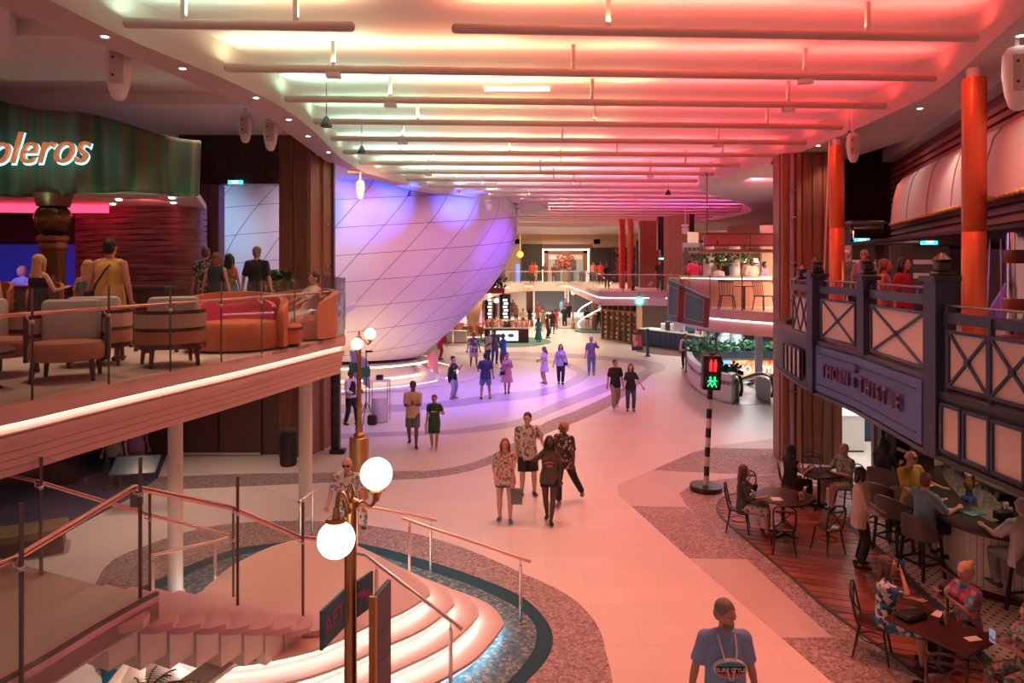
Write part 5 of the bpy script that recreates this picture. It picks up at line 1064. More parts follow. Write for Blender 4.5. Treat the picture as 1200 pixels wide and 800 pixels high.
# ---------------------------------------------------------------- crossing light on the striped pole
q = P(827, 574); t = thing('crossing_light', 'pedestrian crossing light on a black and white striped pole with round black base', 'traffic light', (q.x, q.y, 0))
t.rotation_euler = (0, math.radians(2.6), 0)
MB().lathe([(.36, -.0), (.37, .01), (.37, .11), (.36, .12), (.05, .125)], n=36).build('base_disc', BLACK, t)
for k in range(10): MB().lathe([(.062, .12+.222*k), (.062, .12+.222*(k+1))], n=16).build('pole_band', PAPER if k % 2 == 0 else BLACK, t)
h = MB().rbox((0, 0, 2.74), (.42, .26, .80), .03).build('housing', BLACK, t)
for z, c, nm in ((2.93, (1, .02, .03), 'red'), (2.54, (.01, .75, .18), 'green')):
    gm_ = glow('signal_'+nm, c, 2.2); MB().lathe([(.17, 0), (.17, .02), (.155, .02), (.15, .005)], (0, 0, 0), 24).build('lens_ring', CHAR, h).matrix_basis = Matrix.Translation((0, -.13, z))@Matrix.Rotation(math.pi/2, 4, 'X')
    hd = MB().tube([(.19*math.cos(a), -.13, z+.17*math.sin(a)) for a in [math.radians(20+i*14) for i in range(11)]], .012, 6); hd.build('visor', BLACK, h)
    fg = MB()
    for s in (-1, 1):
        x = .05*s; fg.ball((x, -.15, z+.10), (.024, .01, .026), 8, 6)
        if nm == 'red': fg.rbox((x, -.15, z+.02), (.065, .015, .11), .01); fg.box((x-.018, -.15, z-.09), (.024, .015, .12)); fg.box((x+.018, -.15, z-.09), (.024, .015, .12))
        else:
            fg.bar((x, -.15, z+.07), (x-.01*s, -.15, z-.02), .035, .015); fg.bar((x, -.15, z-.02), (x-.06, -.15, z-.11), .02, .015); fg.bar((x, -.15, z-.02), (x+.05, -.15, z-.12), .02, .015); fg.bar((x, -.15, z+.05), (x-.06, -.15, z), .016, .015); fg.bar((x, -.15, z+.05), (x+.06, -.15, z+.02), .016, .015)
    fg.build(nm+'_figures', gm_, h, smooth=0)
MB().rbox((0, 0, 3.17), (.14, .10, .05), .02).build('top_cap', BLACK, t)
# ---------------------------------------------------------------- far decks
def deck_edge(nm, lb, line, seg=1.6, z=ZD, fasc=None, led=True, rail=True):
    L = smoothline(line, 4); t = thing('far_fascia', 'fascia '+lb, 'fascia', (L[0][0], L[0][1], ZDB), kind='structure')
    MB().wall(L, 3.5, ZD, .2, 1).build('top_band', fasc or FASC, t, world=True); MB().wall(offset(L, .07), ZDB, 3.46, .15, 1).build('lower_band', fasc or FASC, t, world=True)
    if led: MB().wall(offset(L, .03), 3.465, 3.49, .08, 1).build('light_strip', glow('led_far', (1, .82, .75), 5), t, world=True)
    if rail: railing('glass_railing', 'glass balustrade '+lb, line, ZD-.05, 4.9, 4.75, seg, STEEL, 1, postw=.05, rail_r=.03)
PINKF = mat('pink_fascia', (.72, .48, .50), .5)
E1 = [(6.1, 27.5), (6.15, 25.2), (6.5, 23.4), (7.2, 22.0), (7.9, 21.0), (8.1, 20.3), (8.8, 19.7)]
MB().prism(xy(smoothline([(x+.1, y+.12) for x, y in E1], 3))+[(9.3, 20), (24, 26), (24, 36), (8.5, 36), (7.2, 30.5)], ZDB+.02, ZD).build('slab_right_mid', CREAM, kind='structure', smooth=0)
deck_edge('a', 'of the right middle bar deck behind the wood pier', E1, 1.5, fasc=PINKF)
E2 = [(4.9, 60), (4.85, 50), (4.8, 41), (4.95, 38.6), (6.5, 38.2), (8.6, 37.6), (9.0, 36.2)]
MB().prism([(4.95, 60), (4.9, 41), (5.0, 38.7), (6.5, 38.3), (8.6, 37.7), (9, 36.2), (24, 36), (24, 66), (4.95, 66)], ZDB+.02, ZD).build('slab_far_right', CREAM, kind='structure', smooth=0)
deck_edge('b', 'of the far right deck over the coffee counter', E2, 2.0, fasc=PINKF)
E3 = [(-20, 38.5), (-6, 39.6), (-2.6, 40.6), (-1.7, 44), (-1.2, 50), (-.3, 57), (1.2, 60.2), (5.0, 60.4)]
MB().prism([(-20, 38.6), (-6, 39.7), (-2.7, 40.7), (-1.85, 44), (-1.35, 50), (-.4, 57.1), (1.2, 60.4), (5.2, 60.5), (5.2, 66), (-20, 66)], ZDB+.02, ZD).build('slab_far_left', CREAM, kind='structure', smooth=0)
deck_edge('c', 'of the far left deck across the end of the hall', E3, 2.2, fasc=mat('sand_fascia', (.74, .58, .42), .5))
# end wall of the upper deck with the lit portal
WUE = mat('sand_wall', (.55, .38, .27), .6)
MB().box((-8, 66, 6.1), (17.6, .3, 4.7)).box((14.2, 66, 6.1), (13, .3, 4.7)).box((4.3, 66, 7.9), (8, .3, 1.2)).build('wall_end_upper', WUE, kind='structure', smooth=0)
MB().box((2, 65.5, 8.0), (34, .3, .5)).build('trim_20', mat('amber_band', (.60, .36, .22), .5), kind='structure', smooth=0)
t = thing('lit_portal', 'white glowing rectangular portal framing glass doors at the far upper end', 'portal', (5.05, 65.7, ZD))
X0, X1, ZT = -2.2, 2.2, 3.05
for a, b, c, d in ((X0, X0+.14, 0, ZT), (X1-.14, X1, 0, ZT), (X0, X1, ZT-.14, ZT)): MB().box(((a+b)/2, 0, (c+d)/2), (b-a, .15, d-c)).build('light_frame', glow('portal_led', (1, .80, .68), 3.0), t, smooth=0)
for a, b, c, d in ((X0+.14, X0+.55, 0, ZT-.14), (X1-.55, X1-.14, 0, ZT-.14), (X0+.14, X1-.14, ZT-.4, ZT-.14), (-.25, .25, 0, ZT-.4)): MB().box(((a+b)/2, .12, (c+d)/2), (b-a, .3, d-c)).build('wood_frame', WOODL, t, smooth=0)
for s in (-1, 1):
    MB().box((s*.95, .3, 1.3), (1.4, .05, 2.6)).build('door_pane', mat('grey_pane', (.30, .32, .30), .3, 0, (.5, .5, .45), .25), t, smooth=0); MB().box((s*.75, .25, 1.0), (.5, .04, 2.0)).build('door_leaf', mat('slate_leaf', (.10, .13, .14), .3), t, smooth=0); MB().box((s*.95, .26, 2.3), (1.3, .05, .5)).build('lintel_panel', CERAM, t, smooth=0)
bw = thing('flower_arrangement', 'tall red and green flower arrangement in a vase before the lit portal', 'flowers', (4.9, 63.5, ZD)); MB().lathe([(.3, 0), (.35, .6), (.25, 1.1), (.3, 1.15)], n=14).build('vase', mat('stone_vase', (.35, .25, .2), .5), bw)
bush(bw, (0, 0, 1.3), (1.5, .8, 1.0), 160, .35, speck('red_leaf', [(.35, .03, .03), (.6, .18, .12), (.1, .2, .08)], 4, .6, (1, 1, 1), 'noise'), 5)
MB().box((1.9, 65.7, 5.6), (1.9, .2, 3.4)).build('opening_shade', mat('painted_shade', (.03, .025, .02), .7), kind='structure', smooth=0)  # flush dark panel: the shade inside the opening is painted
MB().box((8.7, 65.7, 5.4), (2.6, .2, 3.1)).build('opening_shade_right', mat('painted_shade', (.03, .025, .02), .7), kind='structure', smooth=0)  # same painted shade for the right opening
for x, y, z, c, nm, lb in ((.55, 64.8, 4.6, (.1, .2, .9), 'display', 'small blue lit display in the dark upper left opening'), (10.6, 44, 4.6, (.1, .25, .9), 'display', 'small blue lit display behind the far right glass balustrade')):
    MB().rbox((x, y, z), (.35, .08, 1.6 if y > 60 else 1.1), .03).build(nm, glow('blue_display', c, 1.5), cat='screen', label=lb)
MB().tube([(.75, 64.5, 6.5), (.75, 64.5, 8.15)], .02, 6).ball((.75, 64.5, 6.3), (.3, .3, .3), 12, 8).build('paper_lamp', glow('yellow_lamp', (1, .7, .1), 1.0), cat='lamp', label='yellow round lamp in the dark upper left opening')
rf = thing('flower_wall', 'dark red and blue flower display at the far upper right', 'flowers', (10.0, 60, ZD)); bush(rf, (0, 0, .4), (2.2, .8, 2.6), 240, .4, speck('crimson_leaf', [(.30, .01, .03), (.5, .05, .06), (.03, .04, .12)], 3, .6, (1, 1, 1), 'noise'), 9); MB().box((0, .5, 1.5), (2.6, .1, 3)).build('backing', mat('painted_shade', (.03, .02, .02), .8), rf, smooth=0)
# columns and timber piers along the far right deck
for x, y, c, lb in ((7.0, 44.5, mat('red_column', (.7, .06, .05), .4), 'narrow red column on the far right deck'), (7.45, 44.0, COPPER, 'narrow copper column on the far right deck')):
    MB().lathe([(.2, ZD), (.2, 8.2)], (x, y, 0), 16).build('column', c, cat='column', label=lb)
grooved('wall_far_pier', (9.9, 46), (8.4, 46), ZD, 8.2, WOODL, .4, .5); grooved('wall_far_dark', (10.3, 42.2), (7.9+.9, 42.2), 6.2, 8.2, DWOOD, .5, .4); grooved('wall_far_dark_side', (9.3, 42.1), (8.95, 42.1), ZD, 6.2, DWOOD, .35, .4)
grooved('wall_far_panel', (9.5, 37.4), (8.6, 39.6), ZD, 8.0, WOODL, .55, .3)
MB().box((11.5, 48, 5.4), (6, .2, 3.2)).build('wall_far_room', mat('painted_shade2', (.05, .03, .025), .7), kind='structure', smooth=0)
for k in range(4): tag(MB().box((9.7+.3*k, 47.6, 5.0+.3*(k % 2)), (.14, .05, .22)).build('shelf_light', glow('amber_spot', (1, .6, .3), 2.5), smooth=0), 'small warm light in the dark far right room', 'light', 'warm lights in the far right room')
# ---------------------------------------------------------------- upper bar on the right
t = thing('upper_bar', 'curved white bar with glowing edge behind the two slatted chairs', 'bar', (7.5, 24.5, ZD)); ub = smoothline([(-1.25, 1.2, 0), (-1.0, .2, 0), (-.3, -.25, 0), (.9, -.3, 0), (1.9, -.1, 0)], 4)
MB().wall(xy(ub), 0, 1.0, .3, 1).build('front', mat('salmon_front', (.62, .30, .24), .5), t); MB().wall(xy(offset(ub, -.12)), 1.0, 1.06, .6, 1).build('top', CERAM, t); MB().wall(xy(offset(ub, -.04)), .95, .985, .05, 1).build('light_strip', LEDO, t)
for x, z0 in ((7.05, 0), (8.0, 0)):
    t = thing('flower_column', 'white round column crowned with %s greenery in the upper bar' % ('smaller' if x < 7.5 else 'larger'), 'column', (x+.15, 25.6, ZD)); MB().lathe([(.19, 0), (.19, 2.6)], n=20).build('shaft', mat('lilac_white', (.75, .68, .75), .5), t)
    bush(t, (0, 0, 1.45), (.95, .9, .55), 150, .20, LEAF, int(x)); bush(t, (0, 0, 1.55), (.45, .45, .35), 60, .12, mat('white_flower', (.75, .75, .6), .6), 3, 'blossoms')
hf = thing('hanging_rack', 'long pink-lit glass box rack hanging above the upper bar', 'rack', (7.7, 22.6, 5.72)); RF = mat('rack_frame', (.22, .07, .07), .4)
for z in (0, .15, .52):
    for y in (-.25, .25): MB().bar((-1.55, y, z), (1.7, y, z), .04, .04).build('rail', RF, hf, smooth=0)
for x in (-1.55, -.1, 1.3, 1.7):
    for y in (-.25, .25): MB().bar((x, y, 0), (x, y, .52), .04, .04).build('upright', RF, hf, smooth=0)
for x0, x1 in ((-1.5, -1.15), (-1.1, -.15), (-.05, 1.25)): MB().box(((x0+x1)/2, -.2, .33), (x1-x0, .02, .33)).build('pane', mat('pink_pane', (.62, .22, .27), .3), hf, smooth=0)
MB().box((.1, 0, -.05), (3.9, 1.4, .06)).build('base_board', mat('rack_base', (.35, .18, .16), .5), hf, smooth=0)
for x in (-1.4, 1.5): MB().tube([(x, 0, .5), (x, 0, 2.5)], .02, 6).build('hanger', RF, hf)
MB().box((10.3, 29.5, 5.45), (3.2, .1, .16)).build('light_cove', glow('lemon_cove', (1, .85, .35), 2.0), cat='light', label='yellow glowing cove above the upper bar')
MB().box((10.8, 31.8, 5.0), (6, .15, 2.4)).build('wall_upper_bar', mat('bar_back', (.28, .17, .13), .6), kind='structure', smooth=0)
sv = thing('bottle_shelf', 'wooden shelf of small wares beside the flower columns', 'shelf', (7.85, 29.4, ZD), 0); MB().box((0, .2, 1.2), (1.3, .06, 2.4)).build('back', mat('grey_back', (.30, .25, .25), .6), sv, smooth=0)
for k in range(5): MB().box((0, 0, .2+.45*k), (1.3, .4, .04)).build('shelf_board', TWOOD, sv, smooth=0)
r = random.Random(3); mb = MB()
for k in range(5):
    for i in range(7): mb.box((-.55+.18*i, 0, .2+.45*k+.10), (.10, .12, .1+.12*r.random()))
mb.build('wares', mat('wares_dark', (.05, .03, .04), .5), sv, smooth=0, kind='stuff')
MB().quad((8.15, 32.5, ZD), (8.75, 33.0, ZD), (8.75, 33.0, 6.8), (8.15, 32.5, 6.8), .05).build('lit_niche', mat('niche_cream', (.8, .6, .45), .6, 0, (1, .6, .4), .5), cat='panel', label='cream lit niche with reed decoration behind the red-shirted man', smooth=0)
def slat_chair(lb, loc, rz):
    t = thing('slat_back_chair', lb, 'chair', loc, rz); m = mat('blue_grey_wood', (.06, .055, .10), .5)
    MB().rbox((0, 0, .45), (.46, .44, .04), .015).build('seat', m, t)
    for x, y in ((-.19, -.18), (.19, -.18), (-.19, .18), (.19, .18)): MB().tube([(x, y, .44), (x*1.3, y*1.3, 0)], .02, 6).build('leg', m, t)
    MB().bar((-.24, .26, .92), (.24, .26, .92), .03, .07).build('top_rail', m, t, smooth=0)
    for k in range(6): x = -.2+.08*k; MB().bar((x, .19, .46), (x*1.1, .26, .90), .022, .018).build('slat', m, t, smooth=0)
    return t
sc = slat_chair('blue-grey slatted chair at the left before the curved upper bar', (7.05, 22.95, ZD), 2.7); dup(sc, (8.05, 22.4, ZD), .5, 'violet-lit slatted chair nearest the balustrade corner'); 
t = thing('bistro_table', 'narrow dark table between the two slatted chairs', 'table', (7.55, 22.75, ZD)); MB().lathe([(.33, .74), (.33, .77)], n=20).build('tabletop', DWOOD, t); MB().tube([(0, 0, 0), (0, 0, .74)], .04, 8).build('pedestal', DWOOD, t)
area((8.5, 27, 7.8), 2, (1, .8, .7), 110, (0, 0, 0), 2)
# navy stair side box hanging over the coffee bar
t = thing('stair_side_panel', 'teal-blue panelled side of the pub stair hanging over the coffee bar', 'panel', (5.7, 22.4, 3.4)); SBM = mat('stair_blue', (.07, .24, .42), .5)
c4 = [D(781, 375, 22.7), D(830, 384, 22.2), D(832, 350, 22.2), D(783, 327, 22.7)]
MB().quad(*c4, -.25).build('board', SBM, t, world=True, smooth=0)
def inq(u, v): a = c4[0].lerp(c4[1], u); b = c4[3].lerp(c4[2], u); return a.lerp(b, v)+Vector((0, -.04, 0))
for u0, u1 in ((.02, .25), (.42, .86)):
    cs = [inq(u0, .14), inq(u1, .14), inq(u1, .86), inq(u0, .86)]
    for p, q_ in zip(cs, cs[1:]+cs[:1]): MB().bar(p, q_, .02, .03, (0, 1, 0)).build('moulding', mat('panel_line', (.62, .42, .42), .5), t, world=True, smooth=0)
for u in (.32, .93): MB().bar(inq(u, 0), inq(u, 1), .14, .10, (0, 1, 0)).build('post', mat('plum_post', (.15, .04, .06), .5), t, world=True, smooth=0)
# ---------------------------------------------------------------- planter, escalator, casino screen
pl = smoothline([P(862, 470), P(857, 473), P(845, 471), P(826, 464), P(812, 454), P(805, 442), P(806, 434)], 4); t = thing('curved_planter', 'white curved waist-high planter wall with dark palms beside the escalator', 'planter', tuple(P(830, 462)))
MB().wall(xy(pl), 0, 1.1, .25, -1).build('wall_shell', mat('planter_white', (.78, .70, .72), .45), t, world=True); MB().prism(xy(pl)+[(9.6, 29), (9.2, 33)], .7, .85).build('soil_bed', SOIL, t, world=True, smooth=0)
MB().wall(xy(offset(pl, .0)), 0, .08, .3, -1).build('kick', GRANL, t, world=True)
for k, (px, py, h_) in enumerate(((818, 447, .6), (838, 455, 1.2), (828, 440, 1.5))): q = P(px, py); palm('planter_palm', ['low dark palm at the left end of the white planter', 'bushy palm in the middle of the white planter', 'tallest palm at the back of the white planter'][k], (q.x+.4, q.y+1.2, .84), h_, 14, 1.15, speck('dark_palm', [(.01, .035, .02), (.03, .07, .04)], 5, .5, (1, 1, 1), 'noise'), .06, k+2)
q = P(853, 466); bs = thing('shrub', 'small bright shrub at the right end of the white planter', 'plant', (q.x+.3, q.y+.9, .85)); bush(bs, (0, 0, .0), (.8, .7, .4), 80, .22)
es = thing('escalator', 'escalator head with steel comb plate and two looping handrails going down', 'escalator', (9.3, 27, 0))
ep = [P(857, 474), P(905, 474), P(905, 462), P(866, 462)]
MB().prism(xy(ep), -.005, .012).build('comb_plate', mat('comb_steel', (.25, .25, .27), .3, .9), es, world=True, smooth=0)
for (px, Y) in ((862, 27.4), (898, 27.2), (921, 27.0)):
    x = (px-600)/FOC*Y; pth = [(x-.0, Y-.6, .25), (x, Y-.75, .55), (x, Y-.6, .88), (x, Y-.2, .98), (x-.1, Y+.8, .90), (x-.25, Y+3.6, .05)]
    MB().tube(smoothline(pth, 5), .06, 8).build('handrail', BLACK, es, world=True); MB().tube(smoothline([(a, b, c-.12) for a, b, c in pth[2:]], 4), .05, 6).build('steel_rim', STEEL, es, world=True)
    MB().quad((x, Y-.5, .0), (x, Y-.5, .85), (x-.1, Y+.8, .80), (x-.1, Y+.8, .0), .03).build('balustrade', CERAM, es, world=True, smooth=0)
MB().quad(D(843, 421, 31), D(918, 421, 31), D(918, 447, 31), D(843, 447, 31), .15).build('hoarding_back', CHAR, kind='structure', smooth=0)
sc = thing('casino_screen', 'glowing orange and red screen with white lettering above the escalator', 'screen', tuple(D(880, 433, 30.7)))
MB().box((0, 0, 0), (2.9, .06, .92)).build('bezel', BLACK, sc, smooth=0)
def scr():
    m = bpy.data.materials.new('casino_picture'); m.use_nodes = True; nt = m.node_tree; b = nt.nodes['Principled BSDF']; tc = nt.nodes.new('ShaderNodeTexCoord'); nz = nt.nodes.new('ShaderNodeTexNoise'); nz.inputs['Scale'].default_value = 3.2
    cr = nt.nodes.new('ShaderNodeValToRGB'); e = cr.color_ramp.elements; e[0].position = .35; e[0].color = (.75, .06, .02, 1); e[1].position = .62; e[1].color = (1, .55, .22, 1); nt.links.new(tc.outputs['Object'], nz.inputs[0]); nt.links.new(nz.outputs[0], cr.inputs[0])
    nt.links.new(cr.outputs[0], b.inputs['Emission Color']); b.inputs['Emission Strength'].default_value = 1.3; b.inputs['Base Color'].default_value = (.02, .02, .02, 1); return m
MB().box((0, -.04, 0), (2.8, .02, .84)).build('picture', scr(), sc, smooth=0); MB().box((-1.15, -.055, 0), (.5, .01, .84)).build('picture_blue', glow('blue_picture', (.25, .45, .9), 1.2), sc, smooth=0)
text('CASINO ROYALE', 'lettering', glow('white_letter', (1, .9, .85), 2.0), (.05, -.07, 0), (math.pi/2, 0, 0), .46, sc, .004, sx=.82)
for k, (px, Y, w_, lb) in enumerate(((847, 34.5, .3, 'white round column left of the casino screen'), (863, 36, .3, 'thin white column behind the casino garden'), (889, 29.4, .16, 'white column in front of the casino screen'))):
    x = (px-600)/FOC*Y; MB().lathe([(w_, 0), (w_, ZDB)], (x, Y, 0), 16).build('column', mat('column_white', (.72, .68, .72), .5), cat='column', label=lb)
gd = thing('garden_bed', 'green planting and blue banquettes seen over the casino screen', 'garden', (11.2, 34, 0)); MB().box((0, 0, .55), (5.4, .8, 1.1)).build('bed_wall', CHAR, gd, smooth=0); bush(gd, (-.2, 0, 1.05), (5.2, .9, .45), 420, .3, LEAF, 8)
for k in range(3): MB().rbox((-1.6+1.5*k, 2.4, .9), (1.3, .5, .9), .06).build('banquette', mat('banquette_blue', (.02, .14, .28), .6), gd)
for k in range(8): MB().box((-2.3+.62*k, 3.4, 2.0), (.55, .08, .5)).build('shelf_panel', [WHITE, mat('teal_panel', (.05, .25, .30), .5), WOODL][k % 3], gd, smooth=0)
area((11, 33, 2.9), 3, (.75, .92, 1), 260, (0, 0, 0), 4); area((10.4, 30, 2.9), 1, (1, .95, .9), 40)
# ---------------------------------------------------------------- coffee counter and wares cabinet
t = thing('coffee_counter', 'long white-topped counter with dark blue panelled front', 'counter', tuple(P(782, 409)))
cl = smoothline([P(748, 404), P(780, 408.5), P(804, 412), P(822, 416)], 3); MB().wall(xy(cl), 0, 1.05, .9, 1).build('body', mat('counter_blue', (.03, .05, .12), .5), t, world=True); MB().wall(xy(offset(cl, -.08)), 1.05, 1.12, 1.3, 1).build('top', CERAM, t, world=True)
lc = length(xy(cl))
for p, tg in along(xy(cl), [lc*(i+.5)/14 for i in range(14)]): MB().box((p.x+tg.y*.03, p.y-.03, .55), (lc/14-.06, .04, .8), math.atan2(tg.y, tg.x)).build('panel', mat('panel_blue', (.04, .065, .16), .5), t, world=True, smooth=0)
r = random.Random(9)
for k in range(9):
    f = .32+.08*k; p, tg = along(xy(cl), [lc*f])[0]; n_ = Vector((-tg.y, tg.x)); q = p+n_*(.35+.3*r.random()); hgt = .3+.35*r.random()
    MB().rbox((0, 0, hgt/2), (.42, .35, hgt), .03).build('coffee_machine' if k % 2 else 'glass_case', CHAR if k % 2 else CERAM, cat='appliance', label=['first white case from the left on the coffee counter', 'first black coffee machine on the counter', 'second white case on the coffee counter', 'second black coffee machine on the counter', 'third white case on the coffee counter', 'third black machine on the coffee counter', 'fourth white case on the coffee counter', 'fourth black machine, near the counter end', 'last white case at the right counter end'][k]).location = (q.x, q.y, 1.12)
MB().quad((8.6, 52, 0), (14, 50, 0), (14, 50, 3.0), (8.6, 52, 3.0), .2).build('wall_coffee', mat('coffee_brown', (.20, .13, .11), .7), kind='structure', smooth=0)
sh3 = thing('back_shelves', 'white back shelves with boxes behind the coffee counter', 'shelf', (13.6, 46.5, 0))
for k in range(5): MB().box((0, 0, .5+.5*k), (3.6, .4, .05)).build('shelf_board', WHITE, sh3, smooth=0)
MB().box((0, .25, 1.5), (3.7, .08, 2.9)).build('back', WHITE, sh3, smooth=0)
mb = MB(); [mb.box((-1.6+.27*i, -.02, .62+.5*k), (.16, .2, .2+.1*r.random())) for i in range(13) for k in range(5)]; mb.build('boxes', speck('box_colours', [(.1, .1, .1), (.6, .5, .4), (.05, .2, .2), (.5, .2, .1)], 4, .6), sh3, smooth=0, kind='stuff')
area((10.5, 45, 3.0), 3, (1, .88, .78), 160, (0, 0, 0), 1.5); area((13, 45, 3.0), 2, (1, .9, .8), 120)
p = D(749, 352.5, 38.0); t = thing('round_sign', 'glowing white and green round emblem sign of the coffee counter', 'sign', tuple(p)); RX = Matrix.Rotation(math.pi/2, 4, 'X')
MB().lathe([(.24, 0), (.24, .08), (.22, .1)], n=28).build('rim', glow('emblem_green', (.05, .75, .55), 1.3), t).matrix_basis = RX; MB().lathe([(.15, .1), (.15, .13)], n=24).build('core', glow('emblem_white', (.8, 1, .95), 1.6), t).matrix_basis = RX
for k in range(5): MB().bar((0, -.14, 0), (.12*math.cos(k*1.257+1.57), -.14, .12*math.sin(k*1.257+1.57)), .04, .02, (0, 1, 0)).build('emblem_mark', glow('emblem_green', (.05, .75, .55), 2.2), t, smooth=0)
MB().tube([(0, .0, .28), (0, 0, .45), (0, .5, .45)], .02, 6).build('hanger', CHAR, t)
# wares cabinet: framed bays with lit shelves
t = thing('wares_cabinet', 'wood-framed glass cabinet with lit shelves of wares under the far right deck', 'cabinet', tuple(P(727, 401))); ca0, cb0 = P(706, 397.5), P(747, 404); dC = (cb0-ca0); lC = dC.length; aC = math.atan2(dC.y, dC.x); t.rotation_euler = (0, 0, aC); t.location = ((ca0.x+cb0.x)/2, (ca0.y+cb0.y)/2, 0)
MB().box((0, .35, 1.5), (lC, .04, 2.95)).build('back', mat('cab_back', (.65, .50, .36), .6, 0, (1, .72, .42), .35), t, smooth=0); MB().box((0, .15, 2.12), (lC+.1, .5, .12)).build('mid_beam', WOODL, t, smooth=0); MB().box((0, .15, .06), (lC+.1, .5, .12)).build('plinth', WOODL, t, smooth=0); MB().box((0, .15, 2.98), (lC+.1, .5, .1)).build('cornice', WOODL, t, smooth=0)
for k in range(7): MB().box((-lC/2+lC*k/6, .12, 1.5), (.09, .46, 3.0)).build('stile', WOODL, t, smooth=0)
for k in range(6):
    for z in (.45, .8, 1.15, 1.5, 1.85): MB().box((-lC/2+lC*(k+.5)/6, .18, z), (lC/6-.1, .3, .025)).build('shelf_board', TWOOD, t, smooth=0)
    MB().box((-lC/2+lC*(k+.5)/6, .2, 2.55), (lC/6-.12, .04, .72)).build('upper_pane', mat('cab_dark_pane', (.03, .04, .06), .2), t, smooth=0)
mb = MB(); [mb.box((-lC/2+lC*(k+(i+.5)/6)/6*1.0, .14, z+.11), (.07+.03*r.random(), .14, .1+.12*r.random())) for k in range(6) for i in range(1, 5) for z in (.15, .45, .8, 1.15, 1.5, 1.85)]
mb.build('wares', speck('wares_mix', [(.65, .55, .45), (.5, .08, .04), (.75, .7, .6), (.2, .12, .08), (.6, .35, .15)], 3, .6), t, smooth=0, kind='stuff')
# easel board and dark bollard
q = P(746, 411); t = thing('easel_sign', 'small red-printed easel board on the floor before the wares cabinet', 'sign', (q.x, q.y, 0), .1); MB().quad((-.35, -.2, .05), (.35, -.2, .05), (.35, 0, 1.1), (-.35, 0, 1.1), .03).build('frame', CHAR, t, smooth=0); MB().quad((-.27, -.22, .3), (.27, -.22, .3), (.27, -.03, 1.0), (-.27, -.03, 1.0), .02).build('print', speck('easel_print', [(.5, .05, .06), (.7, .3, .3), (.2, .02, .03)], 3, .6), t, smooth=0); MB().bar((0, 0, 1.1), (0, .4, 0), .05, .03).build('rear_leg', CHAR, t, smooth=0)
q = P(759, 417.5); t = thing('bollard', 'slim dark teal bollard standing beside the easel board', 'bollard', (q.x, q.y, 0)); MB().rbox((0, 0, .8), (.16, .16, 1.6), .03).build('shaft', mat('bollard_teal', (.01, .07, .11), .4), t); MB().rbox((0, 0, .03), (.3, .3, .05), .02).build('foot', CHAR, t)
MB().prism([(7.6, 42.5), (8.8, 41.0), (11.0, 39.6), (14, 40), (13, 47), (8, 47)], 0, .003).build('trim_30', mat('brown_carpet', (.16, .09, .08), .9), kind='structure', smooth=0)
# ---------------------------------------------------------------- spiral stair with light bulbs, centre far
t = thing('bulb_stair', 'spiral stair outlined with rows of light bulbs at the far centre', 'stair', (6.6, 56, 0)); NS = 15
for k in range(NS):
    a = 2.6+k*.36; z = .25*(k+1); rI, rO = .25, 1.25; ps_ = [(rI*math.cos(a), rI*math.sin(a)), (rO*math.cos(a), rO*math.sin(a)), (rO*math.cos(a+.36), rO*math.sin(a+.36)), (rI*math.cos(a+.36), rI*math.sin(a+.36))]
    MB().prism(ps_, z-.06, z).build('tread', PINK, t, smooth=0)
MB().tube([(1.25*math.cos(2.6+k*.36), 1.25*math.sin(2.6+k*.36), .25*(k+1)+.95) for k in range(NS)], .04, 6).build('handrail', BRASS, t); MB().tube([(0, 0, 0), (0, 0, 4.6)], .2, 12).build('newel', WOODL, t)
mb = MB(); [mb.ball((1.3*math.cos(2.6+k*.12), 1.3*math.sin(2.6+k*.12), .25*(k/3+1)+dz), .05, 6, 4) for k in range(NS*3) for dz in (0, .9)]; mb.build('bulbs', glow('bulb', (1, .82, .6), 7), t, kind='stuff')
MB().lathe([(1.5, 0), (1.6, .05), (1.6, .12)], n=24).build('base', mat('base_teal', (.10, .25, .28), .5), t)
for k in range(5): tag(MB().box((5.4-.1*k, 59+.7*k, .09+.12*k), (3.0, .7, .14)).build('stair_step', WHITE, kind='structure', smooth=0))
# ---------------------------------------------------------------- shops under the far left deck
def shopwin(x, w_, z0, z1, y, lb):
    t = thing('shop_window', lb, 'window', (x, y, 0)); MB().box((0, 0, (z0+z1)/2), (w_, .06, z1-z0)).build('pane', mat('shop_glass', (.10, .10, .10), .15), t, smooth=0); MB().box((0, -.06, z1-.55), (w_-.5, .05, .8)).build('screen', mat('shop_screen', (.01, .012, .02), .2), t, smooth=0)
    for s in (-1, 1): MB().box((s*w_/2, -.02, (z0+z1)/2), (.18, .16, z1-z0)).build('frame', CREAM, t, smooth=0)
    MB().box((0, -.02, z1+.08), (w_+.3, .16, .16)).build('lintel', CREAM, t, smooth=0)
shopwin(4.3, 3.6, 0, 3.4, 80, 'left of two dark shop windows at the far end of the lower floor'); shopwin(8.2, 3.6, 0, 3.4, 80, 'right of two dark shop windows at the far end of the lower floor')
MB().box((-.6, 74, 1.55), (4.2, .2, 3.1)).build('wall_shop_cream', mat('cream_wall', (.70, .60, .50), .6), kind='structure', smooth=0)
